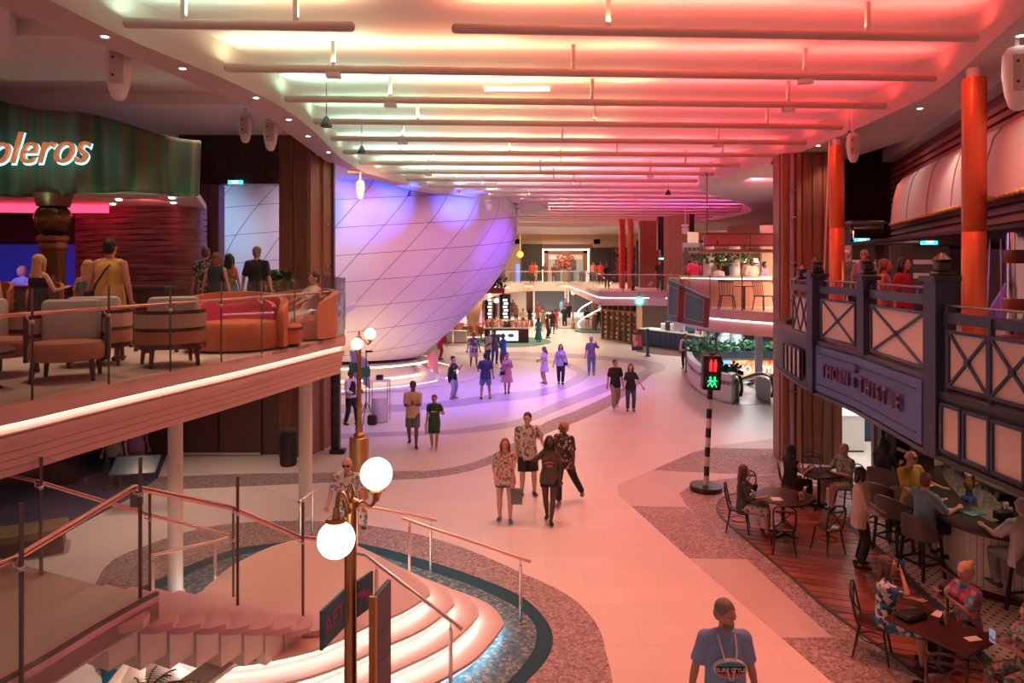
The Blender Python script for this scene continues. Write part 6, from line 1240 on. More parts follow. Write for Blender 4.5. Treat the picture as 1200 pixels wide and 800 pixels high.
for k, (x, y, w_, c, e, lb) in enumerate(((-4.2, 60, .7, (.8, .5, .6), .9, 'pale pink lit sign column furthest left under the far deck'), (-2.9, 58, .8, (1, .25, .45), 1.1, 'hot pink lit sign column with script under the far deck'), (-1.75, 56, .9, (.02, .02, .025), 0, 'black sign column with white letters under the far deck'), (-.55, 56, .9, (.02, .02, .025), 0, 'second black sign column with white letters, beside the cream wall'))):
    t = thing('sign_column', lb, 'sign', (x, y, 0)); MB().lathe([(w_/2, 0), (w_/2, 3.0)], n=20).build('drum', mat('signcol%d' % k, c, .4, 0, c if e else None, e) if e else BLACK, t)
    for j in range(7): MB().box((.06*(j % 2), -w_/2-.02, .9+.27*j), (w_*.38, .03, .17)).build('letter_block', glow('sign_white', (1, .85, .9), 1.1) , t, smooth=0)
for k in range(9):
    q = [(-3.3, 48), (-2.2, 47.6), (-1.2, 48.4), (-.2, 48), (-3.8, 51), (-2.6, 51.5), (-1.4, 51), (.0, 51.6), (.8, 52.5)][k]; t = thing('dining_set', ['cafe table of the far group, front row first from the pearl', 'front row second cafe table of the far group', 'front row third cafe table of the far group', 'front row fourth cafe table, behind the kiosk', 'back row first cafe table of the far group', 'back row second cafe table of the far group', 'back row third cafe table of the far group', 'back row fourth cafe table of the far group', 'furthest right cafe table of the far group'][k], 'table', (q[0], q[1]+2.6, 0))
    MB().lathe([(.4, .72), (.4, .76)], n=14).build('tabletop', TWOOD, t); MB().tube([(0, 0, 0), (0, 0, .72)], .05, 6).build('pedestal', BLACK, t)
    for a in (0.5, 2.6, 4.7): MB().rbox((.7*math.cos(a), .7*math.sin(a), .45), (.4, .4, .06), .02).box((.88*math.cos(a), .88*math.sin(a), .7), (.1, .38, .5), a).build('seat', mat('rust_seat', (.35, .10, .06), .6), t, smooth=0)
# draped brown trunk, white cabinets, green rug, kiosk
t = thing('carved_trunk', 'tall brown carved tree trunk beside the pearl edge', 'sculpture', (-2.85, 52, 0)); 
for k in range(5): MB().tube(smoothline([(-.4+.2*k, .1*(k % 2), 0), (-.3+.14*k, .1, 1.0), (-.5+.22*k, 0, 1.9), (-.6+.28*k, 0, 2.6)], 4), [.16]*13, 8).build('stem', mat('bark_tan', (.30, .17, .09), .8, var=.3), t)
for k, (px, lb) in enumerate(((522, 'left white low cabinet at the foot of the pearl'), (539, 'right white low cabinet beside the carved trunk'))): q = P(px, 402); t = thing('low_cabinet', lb, 'cabinet', (q.x, q.y+.4, 0)); MB().rbox((0, 0, .40), (.86, .7, .72), .02).build('body', CERAM, t); MB().box((0, 0, .79), (.9, .74, .05)).build('top', WHITE, t, smooth=0); MB().box((0, 0, .03), (.8, .64, .06)).build('plinth', CHAR, t, smooth=0)
c = P(600, 400); rg = MB().prism([(c.x-.3+3.0*math.cos(a), c.y+3.5*math.sin(a)) for a in [i*math.pi/18 for i in range(36)]], 0, .012).build('green_rug', mat('rug_green', (.10, .28, .22), .9), cat='rug', label='round green rug under the toy kiosk')
q = P(597, 402); t = thing('toy_kiosk', 'square white-topped kiosk with lit picture front on the green rug', 'kiosk', (q.x-.2, q.y+1.3, 0)); MB().box((0, 0, .5), (3.0, 2.5, .95)).build('body', TWOOD, t, smooth=0); MB().box((0, 0, 1.0), (3.15, 2.65, .08)).build('top', CERAM, t, smooth=0)
MB().box((-.2, -1.27, .5), (2.0, .04, .68)).build('lit_panel', mat('kiosk_panel', (.7, .8, .8), .4, 0, (.75, .9, .9), .9), t, smooth=0); MB().ball((-.5, -1.3, .5), (.2, .02, .12), 10, 6).ball((.3, -1.3, .52), (.22, .02, .12), 10, 6).build('picture_mark', mat('mark_teal', (.05, .4, .5), .5), t)
r = random.Random(21); TOYC = [(.55, .35, .22), (.75, .6, .5), (.05, .04, .05), (.6, .12, .1), (.08, .3, .38), (.6, .3, .2)]
for k in range(34):
    i, j = k % 12, k//12; x, y = -1.35+.245*i+.06*r.random(), -1.0+.75*j+.2*r.random(); s = .13+.07*r.random(); col = r.randrange(6)
    mb = MB().ball((0, 0, s*.8), (s*.8, s*.7, s*.85), 10, 6).ball((0, -s*.1, s*1.9), s*.55, 10, 6).ball((-s*.4, 0, s*2.4), s*.22, 6, 4).ball((s*.4, 0, s*2.4), s*.22, 6, 4).ball((-s*.5, -s*.6, s*.25), s*.3, 6, 4).ball((s*.5, -s*.6, s*.25), s*.3, 6, 4)
    o = mb.build('plush_toy', mat('plush_%d' % col, TOYC[col], .9)); o.location = (t.location.x+x, t.location.y+y, 1.04); tag(o, '%s plush toy among those heaped on the kiosk' % ['tan', 'cream', 'black', 'red', 'teal', 'rust'][col], 'toy', '%s plush toys on the kiosk' % ['tan', 'cream', 'black', 'red', 'teal', 'rust'][col])
tr = thing('trough_planter', 'red trough of dark foliage on the far left deck edge', 'planter', (-1.55, 43.2, ZD-.1)); MB().rbox((0, 0, .0), (2.2, .5, .35), .04).build('trough', mat('trough_red', (.35, .05, .05), .5), tr); bush(tr, (0, 0, .1), (2.3, .7, .7), 260, .3, LEAF, 14)
for px, py, Y, gs, lb in ((577, 349, 46.5, ((-.10, .0), (.12, -.15)), 'far twin-globe lamp before the black sign columns'), (671.5, 345, 58, ((0, 0),), 'far single-globe lamp post at the hall centre')):
    q = D(px, py, Y); t = thing('globe_lamp_post', lb, 'lamp', (q.x, q.y, 0)); MB().lathe([(.16, 0), (.16, .5), (.06, .6), (.05, q.z-.1), (.09, q.z)], n=12).build('pole', BRASS, t)
    for gx, dz in gs: MB().ball((gx*2.2, 0, q.z+.15+dz*2.2), .16, 12, 8).build('globe', GLOBE, t)
for k, (x, z) in enumerate(((-3.4, 0), (-2.7, 0))): MB().tube([(x, 42.5, 3.8), (x+.1, 42.5, 8.2)], .12, 8).build('column', BRASS, cat='column', label='%s thin bronze column above the trough planter' % ('left' if k == 0 else 'right'))
# shop and concourse lamps under the far slabs and over the far decks
for x, y, z, s, e, c in ((2, 48, 7.9, 5, 600, (1, .70, .50)), (2, 56, 7.9, 5, 500, (1, .72, .5)), (-3, 52, 3.0, 4, 260, (1, .75, .6)), (3, 68, 3.0, 6, 500, (1, .82, .66)), (5, 76, 3.2, 6, 420, (1, .88, .76)), (4, 63, 7.8, 5, 260, (1, .70, .5)), (9, 50, 7.8, 4, 120, (1, .5, .4)), (10, 41, 3.0, 3, 60, (1, .7, .6))): area((x, y, z), s, c, e, (0, 0, 0), 2.5)
# ---------------------------------------------------------------- people: one skinned body surface each, clothes as further surfaces
SK = {k: mat('skin_'+k, c, .5) for k, c in (('light', (.62, .36, .26)), ('tan', (.45, .24, .16)), ('brown', (.20, .09, .055)), ('dark', (.085, .038, .026)), ('pink', (.66, .33, .26)))}
HR = {k: mat('hair_'+k, c, .55, bump=.3, bscale=60) for k, c in (('black', (.012, .009, .009)), ('brown', (.07, .032, .02)), ('red', (.22, .045, .025)), ('blonde', (.55, .34, .16)), ('grey', (.33, .31, .30)), ('salt', (.2, .175, .16)), ('white', (.62, .58, .54)), ('auburn', (.20, .06, .03)))}
EYE = mat('eye_dark', (.02, .015, .015), .3); LIP = mat('lip', (.35, .10, .09), .5)
CM = {}
def cloth(c, var=.12):
    k = 'cloth_%02d%02d%02d' % tuple(int(v*99) for v in c)
    return mat(k, c, .8, var=var, vscale=3)
def flor(name, cols, s=14): return speck('print_'+name, cols, s, .75)
def remesh(mb, vox, it=3):
    me = bpy.data.meshes.new('tmp'); me.from_pydata(mb.v, [], mb.f); o = bpy.data.objects.new('tmp', me); TS.collection.objects.link(o)
    m = o.modifiers.new('r', 'REMESH'); m.mode = 'VOXEL'; m.voxel_size = vox; m.use_smooth_shade = True
    if it: q = o.modifiers.new('s', 'SMOOTH'); q.factor = .5; q.iterations = it
    TS.view_layers[0].update(); dg = TS.view_layers[0].depsgraph; out = bpy.data.meshes.new_from_object(o.evaluated_get(dg)); bpy.data.objects.remove(o); bpy.data.meshes.remove(me); return out
def obj_mesh(name, me, m, parent, extra=None):
    me.materials.clear(); me.materials.append(m)
    if extra is not None and extra.v:
        n = len(me.vertices); co = [tuple(v.co) for v in me.vertices]+list(extra.v); fs = [tuple(p.vertices) for p in me.polygons]+[tuple(i+n for i in f) for f in extra.f]
        me = bpy.data.meshes.new(name); me.from_pydata(co, [], fs); me.materials.append(m)
    me.polygons.foreach_set('use_smooth', [True]*len(me.polygons)); me.name = name
    o = bpy.data.objects.new(name, me); C.objects.link(o); o.parent = parent; return o
def ik(a, t, l1, l2, pole):
    a, t = Vector(a), Vector(t); d = t-a; L = min(d.length, (l1+l2)*.995); d = d.normalized(); t = a+d*L
    x = (l1*l1-l2*l2+L*L)/(2*L); h = math.sqrt(max(0, l1*l1-x*x)); p = Vector(pole); p = (p-d*p.dot(d))
    p = p.normalized() if p.length > 1e-4 else Vector((0, -1, 0)); return a+d*x+p*h, t
def person(label, loc, rz, h=1.75, skin='light', hair=('brown', 'short'), top=None, sleeve=.45, hem=.0, bottom=None, leg='long', shoe=(.03, .03, .03), pel=(0, 0, .95), lean=(0, 0), hl=None, hr=None, fl=None, fr=None, yaw=0, pitch=0, w=1.0, belly=0, female=False, lod=1, group=None, skirt=None, feet_yaw=0, glasses=False, twist=0, name='person', tfront=None):
    """faces -Y before rotation. hl/hr hand targets, fl/fr ankle targets in metres for a 1.75 m figure; + x is the figure's left."""
    s = h/1.75; t = thing(name, label, 'person', loc, rz, group); vox = [.034, .021, .0125][lod]; N = [6, 8, 10][lod]
    pel = Vector(pel); dz = Vector((lean[0], lean[1], math.sqrt(max(.05, 1-lean[0]**2-lean[1]**2)))); 
    nk = pel+dz*.53; sh_w = (.150 if female else .172)*w; hp = .088
    Rz = Matrix.Rotation(twist, 3, 'Z'); X = Rz@Vector((1, 0, 0))
    S = {1: nk-dz*.075+X*sh_w, -1: nk-dz*.075-X*sh_w}; Hd = {1: hl or (.27*w+.02, .0, pel.z-.14), -1: hr or (-.27*w-.02, .0, pel.z-.14)}
    Ft = {1: fl or (.11, .02, .085), -1: fr or (-.11, .02, .085)}
    arm, leg_ = {}, {}
    for q in (1, -1):
        el, wr = ik(S[q], Hd[q], .285, .255, (q*.5, .55, -.8)); arm[q] = (S[q], el, wr)
        hpj = pel+Vector((q*hp*(1.1 if female else 1), 0, -.03)); kn, an = ik(hpj, Ft[q], .43, .43, (q*.12, -1, 0)); leg_[q] = (hpj, kn, an)
    sc = lambda p: Vector(p)*s
    def loft(mb, secs, side=X):   # (position, rx, ry)
        mb.tube([sc(p) for p, a, b in secs], [a*s for p, a, b in secs], 14, [b*s for p, a, b in secs], side=side)
    bw = w*(.98 if female else 1.05); hipw = .170*w*(1.07 if female else 1)
    def torso(mb, o=0.0, z0=-.06, z1=.53, flare=0, hemx=0):
        secs = []
        for f, rx, ry in ((-.14, hipw*.94, .105), (-.06, hipw, .118), (.04, hipw*.97, .112+belly*.5), (.16, .138*bw+belly*.35, .102+belly), (.26, .147*bw+belly*.2, .105+belly*.6), (.36, .162*bw, .112), (.43, .158*bw, .098), (.485, .105*bw, .075), (.53, .056, .056)):
            if f < z0-.001 or f > z1+.001: continue
            ex = o+flare*max(0, (.3-f)); fw = -(belly*.55 if f < .3 else 0); secs.append((pel+dz*f+Vector((0, fw*1.0, 0))*1.0, rx+ex, ry+ex))
        if female and z1 > .4: 
            for q in (1, -1): mb.ball(tuple(sc(pel+dz*.345+X*(.072*q)+Vector((0, -.085, 0)))), (.066*s+o*s, .062*s+o*s, .062*s+o*s), 10, 7)
        loft(mb, secs)
    body = MB(); torso(body)
    # neck and head
    hc = nk+dz*.04+Vector((0, -.022, .128)); HM = Matrix.Translation(sc(hc))@Matrix.Rotation(yaw, 4, 'Z')@Matrix.Rotation(-pitch, 4, 'X')@Matrix.Scale(s*1.07, 4)
    body.tube([sc(nk-dz*.05), sc(nk+dz*.03), sc(hc+Vector((0, .015, -.04)))], [.062*s, .056*s, .054*s], 10)
    hb = MB(HM); hb.ball((0, 0, .02), (.077, .096, .098), 16, 12); hb.ball((0, -.028, -.048), (.058, .062, .068), 14, 10); hb.ball((0, -.070, -.085), (.028, .022, .022), 8, 6)
    if lod: hb.tube([(0, -.092, .02), (0, -.112, -.024), (0, -.100, -.034)], [.011, .017, .013], 6); hb.ball((.080, .008, -.005), (.012, .022, .034), 8, 6); hb.ball((-.080, .008, -.005), (.012, .022, .034), 8, 6); hb.ball((0, -.088, .040), (.05, .014, .012), 8, 5)
    body.v += [tuple(p) for p in hb.v]; n0 = len(body.v)-len(hb.v); body.f += [tuple(i+n0 for i in f) for f in hb.f]
    mu = 1.08 if not female else .88; fing = MB()
    for q in (1, -1):
        a, e, wr = arm[q]; body.tube([sc(a+Vector((0, 0, .01))), sc(a.lerp(e, .3)), sc(e)], [.050*s*mu*w**.5, .049*s*mu, .038*s*mu], 10, round_=True); body.tube([sc(nk+dz*.0), sc(a+Vector((0, 0, .0)))], [.055*s, .046*s], 8); body.tube([sc(e), sc(e.lerp(wr, .3)), sc(wr)], [.037*s*mu, .038*s*mu, .025*s*mu], 10, round_=True)
        d = (wr-e).normalized(); sd = d.cross(Vector((0, -1, 0)) if abs(d.y) < .8 else Vector((0, 0, 1))).normalized(); nn = sd.cross(d)
        body.tube([sc(wr), sc(wr+d*.045), sc(wr+d*.088)], [.026*s, .040*s, .038*s], 8, [.018*s, .017*s, .014*s], side=sd)
        for k in range(4):
            L = (.066, .076, .072, .056)[k]; b = wr+d*.080+sd*(.0195*(k-1.5)); c_ = nn*(.35*L)
            fing.tube([sc(b), sc(b+d*L*.5+c_*.2), sc(b+d*L*.85+c_*.9)], [.0105*s, .0095*s, .0075*s], 5 if lod < 2 else 7)
        b = wr+d*.025-sd*.024*q; fing.tube([sc(b), sc(b+d*.035-sd*.022*q+nn*.008), sc(b+d*.068-sd*.028*q+nn*.014)], [.013*s, .0115*s, .009*s], 5 if lod < 2 else 7)
        hpj, kn, an = leg_[q]; th = .094*w**.6; body.tube([sc(hpj+Vector((0, 0, .02))), sc(hpj.lerp(kn, .35)), sc(kn)], [th*s, (.085*s*w**.6), .060*s], 10, round_=True); body.tube([sc(kn), sc(kn.lerp(an, .3)), sc(an)], [.059*s, .062*s, .038*s], 10, round_=True)
        fy = Vector((math.sin(feet_yaw+q*.15), -math.cos(feet_yaw+q*.15), 0)); body.tube([sc(an+Vector((0, 0, -.03))-fy*.03), sc(an+fy*.10+Vector((0, 0, -.05)))], [.034*s, .030*s], 8, round_=True)
    obj_mesh('body', remesh(body, vox*s, 2), SK[skin], t, fing)
    # shoes
    for q in (1, -1):
        an = leg_[q][2]; fy = Vector((math.sin(feet_yaw+q*.15), -math.cos(feet_yaw+q*.15), 0)); zc = an.z-.04
        pts = [an-fy*.06, an-fy*.02, an+fy*.06, an+fy*.13, an+fy*.175]; mb = MB()
        mb.tube([sc((p.x, p.y, zc)) for p in pts], [.034*s, .042*s, .045*s, .046*s, .028*s], 8, [.042*s, .046*s, .036*s, .028*s, .018*s], side=(fy.y, -fy.x, 0), round_=True); zmin = min(v[2] for v in mb.v)
        fl_ = (an.z-.085)*s; mb.v = [(x, y, max(z, fl_)) for x, y, z in mb.v]; mb.build('shoe', cloth(shoe, .02), t, smooth=70)
    # clothes
    if top is not None:
        mb = MB(); torso(mb, .020, -.06-.0 if hem <= 0 else -.14, .485 if sleeve >= 0 else .45, .03+.04*hem)
        if hem > 0: loft(mb, [(pel+dz*-.06, hipw+.03, .15+belly*.7), (pel-dz*(.02)-Vector((0, 0, .09+hem)), hipw+.035+hem*.05, .155+hem*.05+belly*.6)])
        for q in (1, -1):
            a, e, wr = arm[q]
            if sleeve > 0:
                f = min(1, sleeve*1.0); p1 = a.lerp(e, min(1, f/.5)); pts, rs = [a+Vector((0, 0, .008)), a.lerp(p1, .5), p1], [.074*mu, .070*mu, .066*mu]
                if f > .5: g = (f-.5)/.5; pts += [e.lerp(wr, g*.5), e.lerp(wr, g*.97)]; rs = [.074*mu, .062*mu, .056*mu, .052*mu, .042*mu]
                mb.tube([sc(p) for p in pts], [r*s for r in rs], 10); mb.ball(tuple(sc(a+Vector((0, 0, .004)))), .077*mu*s*w**.5, 12, 8); mb.tube([sc(nk-dz*.02), sc(a+Vector((0, 0, .006)))], [.070*s, .068*mu*s], 8)
            elif sleeve == 0: mb.tube([sc(nk-dz*.03), sc(a+Vector((0, 0, .004))-X*.02*q)], [.066*s, .074*s], 8, round_=False)
            else: mb.tube([sc(a-X*.08*q+dz*.05), sc(a-X*.08*q-dz*.08)], [.02*s, .03*s], 6)
        if sleeve >= 0: mb.tube([sc(nk-dz*.07), sc(nk-dz*.005)], [.10*s, .066*s], 10)
        o = obj_mesh('shirt', remesh(mb, vox*s*1.0, 2), top, t)
    if bottom is not None:
        mb = MB(); loft(mb, [(pel+dz*.10, hipw*.93+.012, .112+belly*.8), (pel+dz*.03, hipw+.012, .125+belly*.5), (pel-dz*.07, hipw+.016, .130)])
        if skirt:
            kn = (leg_[1][1]+leg_[-1][1])/2; zt = pel.z-skirt; 
            if abs(pel.y-kn.y) < .25: loft(mb, [(pel-dz*.03, hipw+.015, .13), (Vector((0, pel.y, (pel.z+zt)/2)), hipw+.045, .16), (Vector((0, pel.y, zt)), hipw+.07*(1+skirt), .17+.06*skirt)], Vector((1, 0, 0)))
            else:
                for q in (1, -1): a, b, c_ = leg_[q]; mb.tube([sc(a), sc(b)], [.115*s, .10*s], 10, round_=True)
                mb.tube([sc(pel), sc(kn)], [.13*s, .12*s], 10, [.11*s, .09*s], side=(1, 0, 0)); 
                if skirt > .5: mb.tube([sc(kn), sc(kn+Vector((0, .02, -(skirt-.45))))], [.15*s, .19*s], 12, [.11*s, .13*s], side=(1, 0, 0))
        else:
            for q in (1, -1):
                a, k_, an = leg_[q]
                if leg == 'long': mb.tube([sc(a+Vector((0, 0, .02))), sc(a.lerp(k_, .4)), sc(k_), sc(k_.lerp(an, .5)), sc(k_.lerp(an, .93))], [.106*s*w**.6, .102*s*w**.6, .080*s, .074*s, .064*s], 10)
                else: f = {'knee': .92, 'short': .45}[leg]; mb.tube([sc(a+Vector((0, 0, .02))), sc(a.lerp(k_, f*.5)), sc(a.lerp(k_, f))], [.108*s*w**.6, .110*s*w**.6, .104*s*w**.5], 10)
        obj_mesh('skirt' if skirt else 'trousers' if leg == 'long' else 'shorts', remesh(mb, vox*s, 2), bottom, t)
    # hair
    hm, st = hair; mb = MB(HM)
    if st != 'bald':
        if st == 'cap': mb.ball((0, .0, .055), (.088, .105, .085), 14, 8); mb.tube([(0, -.06, .062), (0, -.17, .055)], [.07, .06], 8, [.012, .008], side=(1, 0, 0))
        elif st == 'fringe': mb.ball((0, .035, .00), (.083, .080, .060), 14, 8)
        else:
            mb.ball((0, .018, .040), (.086, .100, .094), 16, 10); mb.ball((0, .05, -.01), (.078, .062, .085), 12, 8)
            if st in ('long', 'verylong', 'bob'):
                Z = {'bob': -.14, 'long': -.28, 'verylong': -.42}[st]; mb.tube([(0, .045, .02), (0, .07, Z*.4), (0, .085, Z*.8), (0, .08, Z)], [.088, .098, .085, .045], 12, [.05, .045, .035, .02], side=(1, 0, 0))
                for q in (1, -1): mb.tube([(.070*q, -.02, .06), (.088*q, -.01, -.03), (.088*q, -.005, max(Z*.7, -.16))], [.022, .026, .016], 8, [.035, .035, .02], side=(1, 0, 0))
            if st == 'bun': mb.ball((0, .11, .07), .042, 10, 7)
            if st == 'afro': mb.ball((0, .02, .05), (.10, .115, .11), 12, 8)
        me = remesh(mb, (.013, .009, .007)[lod]*s*(1.6 if lod == 0 else 1), 2); obj_mesh('cap' if st == 'cap' else 'hair', me, HR[hm] if hm in HR else cloth((.75, .72, .68)), t)
    if st == 'bald' and hm == 'beard': MB(HM).ball((0, -.05, -.075), (.055, .05, .045), 10, 7).build('beard', HR['brown'], t, smooth=70)
    if lod:
        for q in (1, -1): e_ = MB(HM).ball((.031*q, -.086, .012), (.0135, .008, .0075), 8, 6).build('eye', mat('eye_white', (.7, .66, .62), .3), t, smooth=70); MB(HM).ball((.031*q, -.0935, .012), (.006, .0035, .006), 6, 5).build('iris', EYE, e_, smooth=70)
        for q in (1, -1): MB(HM).tube([(.017*q, -.094, .034), (.047*q, -.084, .034)], .005, 5).build('eyebrow', HR[hm] if hm in HR else HR['brown'], t)
        MB(HM).ball((0, -.087, -.055), (.022, .008, .006), 8, 5).build('mouth', LIP, t, smooth=70)
    if glasses:
        g = MB(HM)
        for q in (1, -1): g.tube([(.034*q+.024*math.cos(a), -.106, .012+.018*math.sin(a)) for a in [i*math.pi/5 for i in range(11)]], .004, 5); g.tube([(.058*q, -.104, .018), (.082*q, .01, .012)], .003, 4)
        g.box((.034, -.105, .012), (.04, .003, .03)).box((-.034, -.105, .012), (.04, .003, .03)); g.build('glasses', BLACK, t, smooth=0)
    t['hm'] = 1; del t['hm']; t_ = (t, HM, arm, pel, s, nk, dz); return t_
def strap(pr, m, side=1, bag=None, bagm=None, back=False, lb=None):
    """cross-body strap and a small bag, parts worn by the person are their own carried thing only when held"""
    t, HM, arm, pel, s, nk, dz = pr; a = nk-dz*.03+Vector((.10*side, 0, 0)); b = pel+Vector((-.19*side, 0, -.02)); f = -1 if not back else 1
    pts = [a, nk-dz*.16+Vector((.05*side, f*.155, 0)), pel+dz*.18+Vector((-.06*side, f*.17, 0)), b+Vector((0, f*.06, 0))]
    MB().tube([p*s for p in smoothline([tuple(q) for q in pts], 4) and [Vector(q) for q in smoothline([tuple(q) for q in pts], 4)]], .012*s, 6).build('bag_strap', m, t)
    if bag: c = Vector((b.x*1.05, b.y+f*.10, b.z-.02))*s; MB().rbox(tuple(c), tuple(v*s for v in bag), .02).build('shoulder_bag', bagm or m, t, label=lb)
def held(pr, q, name, lb, cat, dims, m, off=(0, -.05, .0), rz=0):
    t, HM, arm, pel, s, nk, dz = pr; a, e, wr = arm[q]; d = (wr-e).normalized(); c = wm(t)@((wr+d*.09+Vector(off))*s); o = MB().rbox((0, 0, 0), dims, .006).build(name, m, cat=cat, label=lb); o.location = c; o.rotation_euler = (0, 0, t.rotation_euler.z+rz); return o
PHONE = mat('phone', (.02, .02, .025), .2)
W = lambda px, py: tuple(P(px, py))
FLW = flor('white_leafy', [(.62, .58, .52), (.60, .56, .50), (.10, .14, .13), (.62, .58, .52), (.20, .22, .2)], 24)
FLB = flor('black_floral', [(.02, .02, .02), (.015, .015, .02), (.55, .48, .42), (.03, .04, .04), (.25, .12, .08)], 26)
FLR = flor('rose_floral', [(.66, .50, .45), (.55, .16, .12), (.65, .52, .46), (.12, .16, .10), (.70, .55, .48)], 28)
FLT = flor('white_tropic', [(.66, .64, .60), (.64, .62, .58), (.12, .22, .30), (.66, .64, .60), (.45, .18, .15)], 26)
BLT = cloth((.015, .015, .018)); WHT = cloth((.68, .64, .60)); DEN = cloth((.05, .085, .16)); JBL = cloth((.02, .022, .03)); KHA = cloth((.36, .28, .20)); GREYS = cloth((.14, .16, .17))
WALK = dict(fl=(.09, -.20, .085), fr=(-.10, .22, .13)); WALK2 = dict(fl=(.10, .24, .14), fr=(-.09, -.16, .085))
STAND = {}
# --- group of four in the middle
F_ = math.atan2
p = person('red-haired woman in rose floral blouse, denim shorts and black knee brace', W(592, 610), -.05, 1.66, 'pink', ('red', 'long'), FLR, .42, .04, cloth((.10, .13, .17)), 'short', (.16, .18, .20), hl=(.16, -.16, .86), hr=(-.20, -.22, 1.02), w=1.12, belly=.03, female=True, lod=2, fl=(.11, -.06, .085), fr=(-.12, .06, .085))
MB().tube([(.113*.95, -.05, .42), (.113*.95, -.055, .52), (.108*.95, -.03, .62)], [.058, .064, .072], 12).build('knee_brace', BLT, p[0])
q = held(p, 1, 'tote_bag', 'grey bag hanging from the red-haired woman toward her companion', 'bag', (.22, .12, .30), GREYS, (.10, .02, -.22))
person('bearded man in white leaf-print shirt and black shorts, behind the red-haired woman', W(618, 580), .12, 1.85, 'light', ('black', 'short'), FLW, .42, .06, BLT, 'knee', (.06, .06, .06), hl=(.36, -.10, 1.02), hr=(-.26, -.08, .86), w=1.12, belly=.02, lod=2, yaw=-.35, pitch=-.1, fl=(.15, -.02, .085), fr=(-.12, .0, .085))
p = person('dark-skinned woman in olive tee and black shorts holding a phone to her ear', W(644, 611), -.05, 1.72, 'dark', ('black', 'long'), cloth((.085, .075, .055)), .40, .03, BLT, 'short', (.03, .02, .02), hl=(.22, -.10, .90), hr=(-.15, -.20, 1.49), w=.98, female=True, lod=2, fl=(.03, -.16, .085), fr=(-.05, .16, .10))
held(p, -1, 'phone', 'phone at the ear of the woman in the olive tee', 'phone', (.03, .02, .14), PHONE, (.0, -.01, .02)); MB().tube([(-.09, -.150, 1.235), (0, -.163, 1.25), (.09, -.150, 1.235)], .016, 6).tube([(0, -.150, 1.175), (0, -.160, 1.175)], [.07, .07], 16, [.03, .03], side=(1, 0, 0)).build('print', mat('print_rust', (.45, .12, .08), .7), p[0])
person('tall person in black floral shirt and black jeans striding, looking left', W(661, 590), -.55, 1.78, 'brown', ('blonde', 'short'), FLB, .42, .06, BLT, 'long', (.20, .12, .10), hl=(.22, .02, .82), hr=(-.28, -.02, .82), w=.98, lod=2, yaw=-.75, fl=(.24, .42, .16), fr=(-.02, -.20, .085), feet_yaw=.3)
# --- man in the foreground
p = person('grey-haired man in blue surf tee with white lanyard at the bottom edge', (849/1*0+tuple(D(849, 708, 7.0))[0]+.0, 7.0, 0), 0.0, 1.84, 'tan', ('salt', 'short'), cloth((.20, .36, .60)), .42, .05, cloth((.03, .03, .035)), 'long', (.05, .05, .05), hl=(.33, .04, .82), hr=(-.33, .04, .82), w=1.04, belly=.045, lod=2, yaw=.42, pitch=-.22)
t0, HM0 = p[0], p[1]; MB(HM0).ball((0, -.052, -.068), (.058, .052, .046), 14, 9).build('beard', HR['salt'], t0, smooth=70)
em = MB().tube([(0, -.155, 1.285), (0, -.20, 1.285)], [.165, .165], 32, [.085, .085], side=(1, 0, 0)).build('print_rim', mat('print_white', (.75, .72, .70), .7), t0)
for z0, c, nm in ((1.300, (.05, .38, .45), 'print_teal'), (1.262, (.55, .12, .08), 'print_red')): MB().tube([(0, -.16, z0), (0, -.205, z0)], [.145 if 'teal' in nm else .135]*2, 28, [.055, .055], side=(1, 0, 0)).build(nm, mat(nm, c, .7), t0)
MB().box((0, -.204, 1.283), (.285, .012, .062)).build('print_band', BLT, t0, smooth=0); text('SURF STYLE', 'print', mat('print_white', (.75, .72, .70), .7), (0, -.214, 1.283), (math.pi/2, 0, 0), .056, t0, .001, 0, .001)
MB().tube([(-.085, -.06, 1.555), (-.07, -.17, 1.44), (-.012, -.225, 1.19)], .009, 5).tube([(.085, -.06, 1.555), (.07, -.17, 1.44), (.012, -.225, 1.19)], .009, 5).build('lanyard', mat('lanyard_white', (.75, .7, .7), .6), t0); MB().box((0, -.235, 1.12), (.075, .01, .10)).build('badge', mat('badge_pink', (.55, .03, .12), .5), t0, smooth=0)
# --- old man by the lamp, couple, strollers
p = person('bald man in sunglasses and white tropical shirt beside the near lamp post', W(407, 650), .05, 1.74, 'pink', ('grey', 'fringe'), FLT, .42, .06, KHA, 'knee', (.2, .18, .16), hl=(.30, -.06, .84), hr=(-.30, -.22, .98), w=1.08, belly=.04, lod=2, pitch=-.15, glasses=True)
held(p, 1, 'folded_towels', 'folded striped towels carried by the man in sunglasses', 'towel', (.10, .20, .28), flor('stripe', [(.1, .3, .35), (.6, .55, .5), (.02, .03, .04), (.5, .2, .2)], 12), (0, 0, -.14))
p = person('man in cream tee and grey shorts looking at his phone', W(484, 523), .1, 1.86, 'brown', ('black', 'short'), cloth((.62, .54, .42)), .42, .05, GREYS, 'knee', (.03, .03, .03), hl=(.05, -.30, 1.20), hr=(-.08, -.28, 1.17), w=1.0, lod=1, pitch=-.35, **WALK)
held(p, 1, 'red_phone', 'red phone in the hands of the man in the cream tee', 'phone', (.09, .02, .13), mat('phone_red', (.5, .03, .03), .4), (0, 0, .03))
p = person('boy in dark green sleeveless sports outfit beside the man in cream', W(509, 526), .0, 1.52, 'tan', ('brown', 'short'), cloth((.015, .05, .035)), .30, .10, cloth((.015, .05, .035)), 'knee', (.65, .62, .6), hl=(.24, -.20, 1.22), hr=(-.26, -.02, .82), lod=1, fl=(.08, -.08, .085), fr=(-.08, .08, .085))
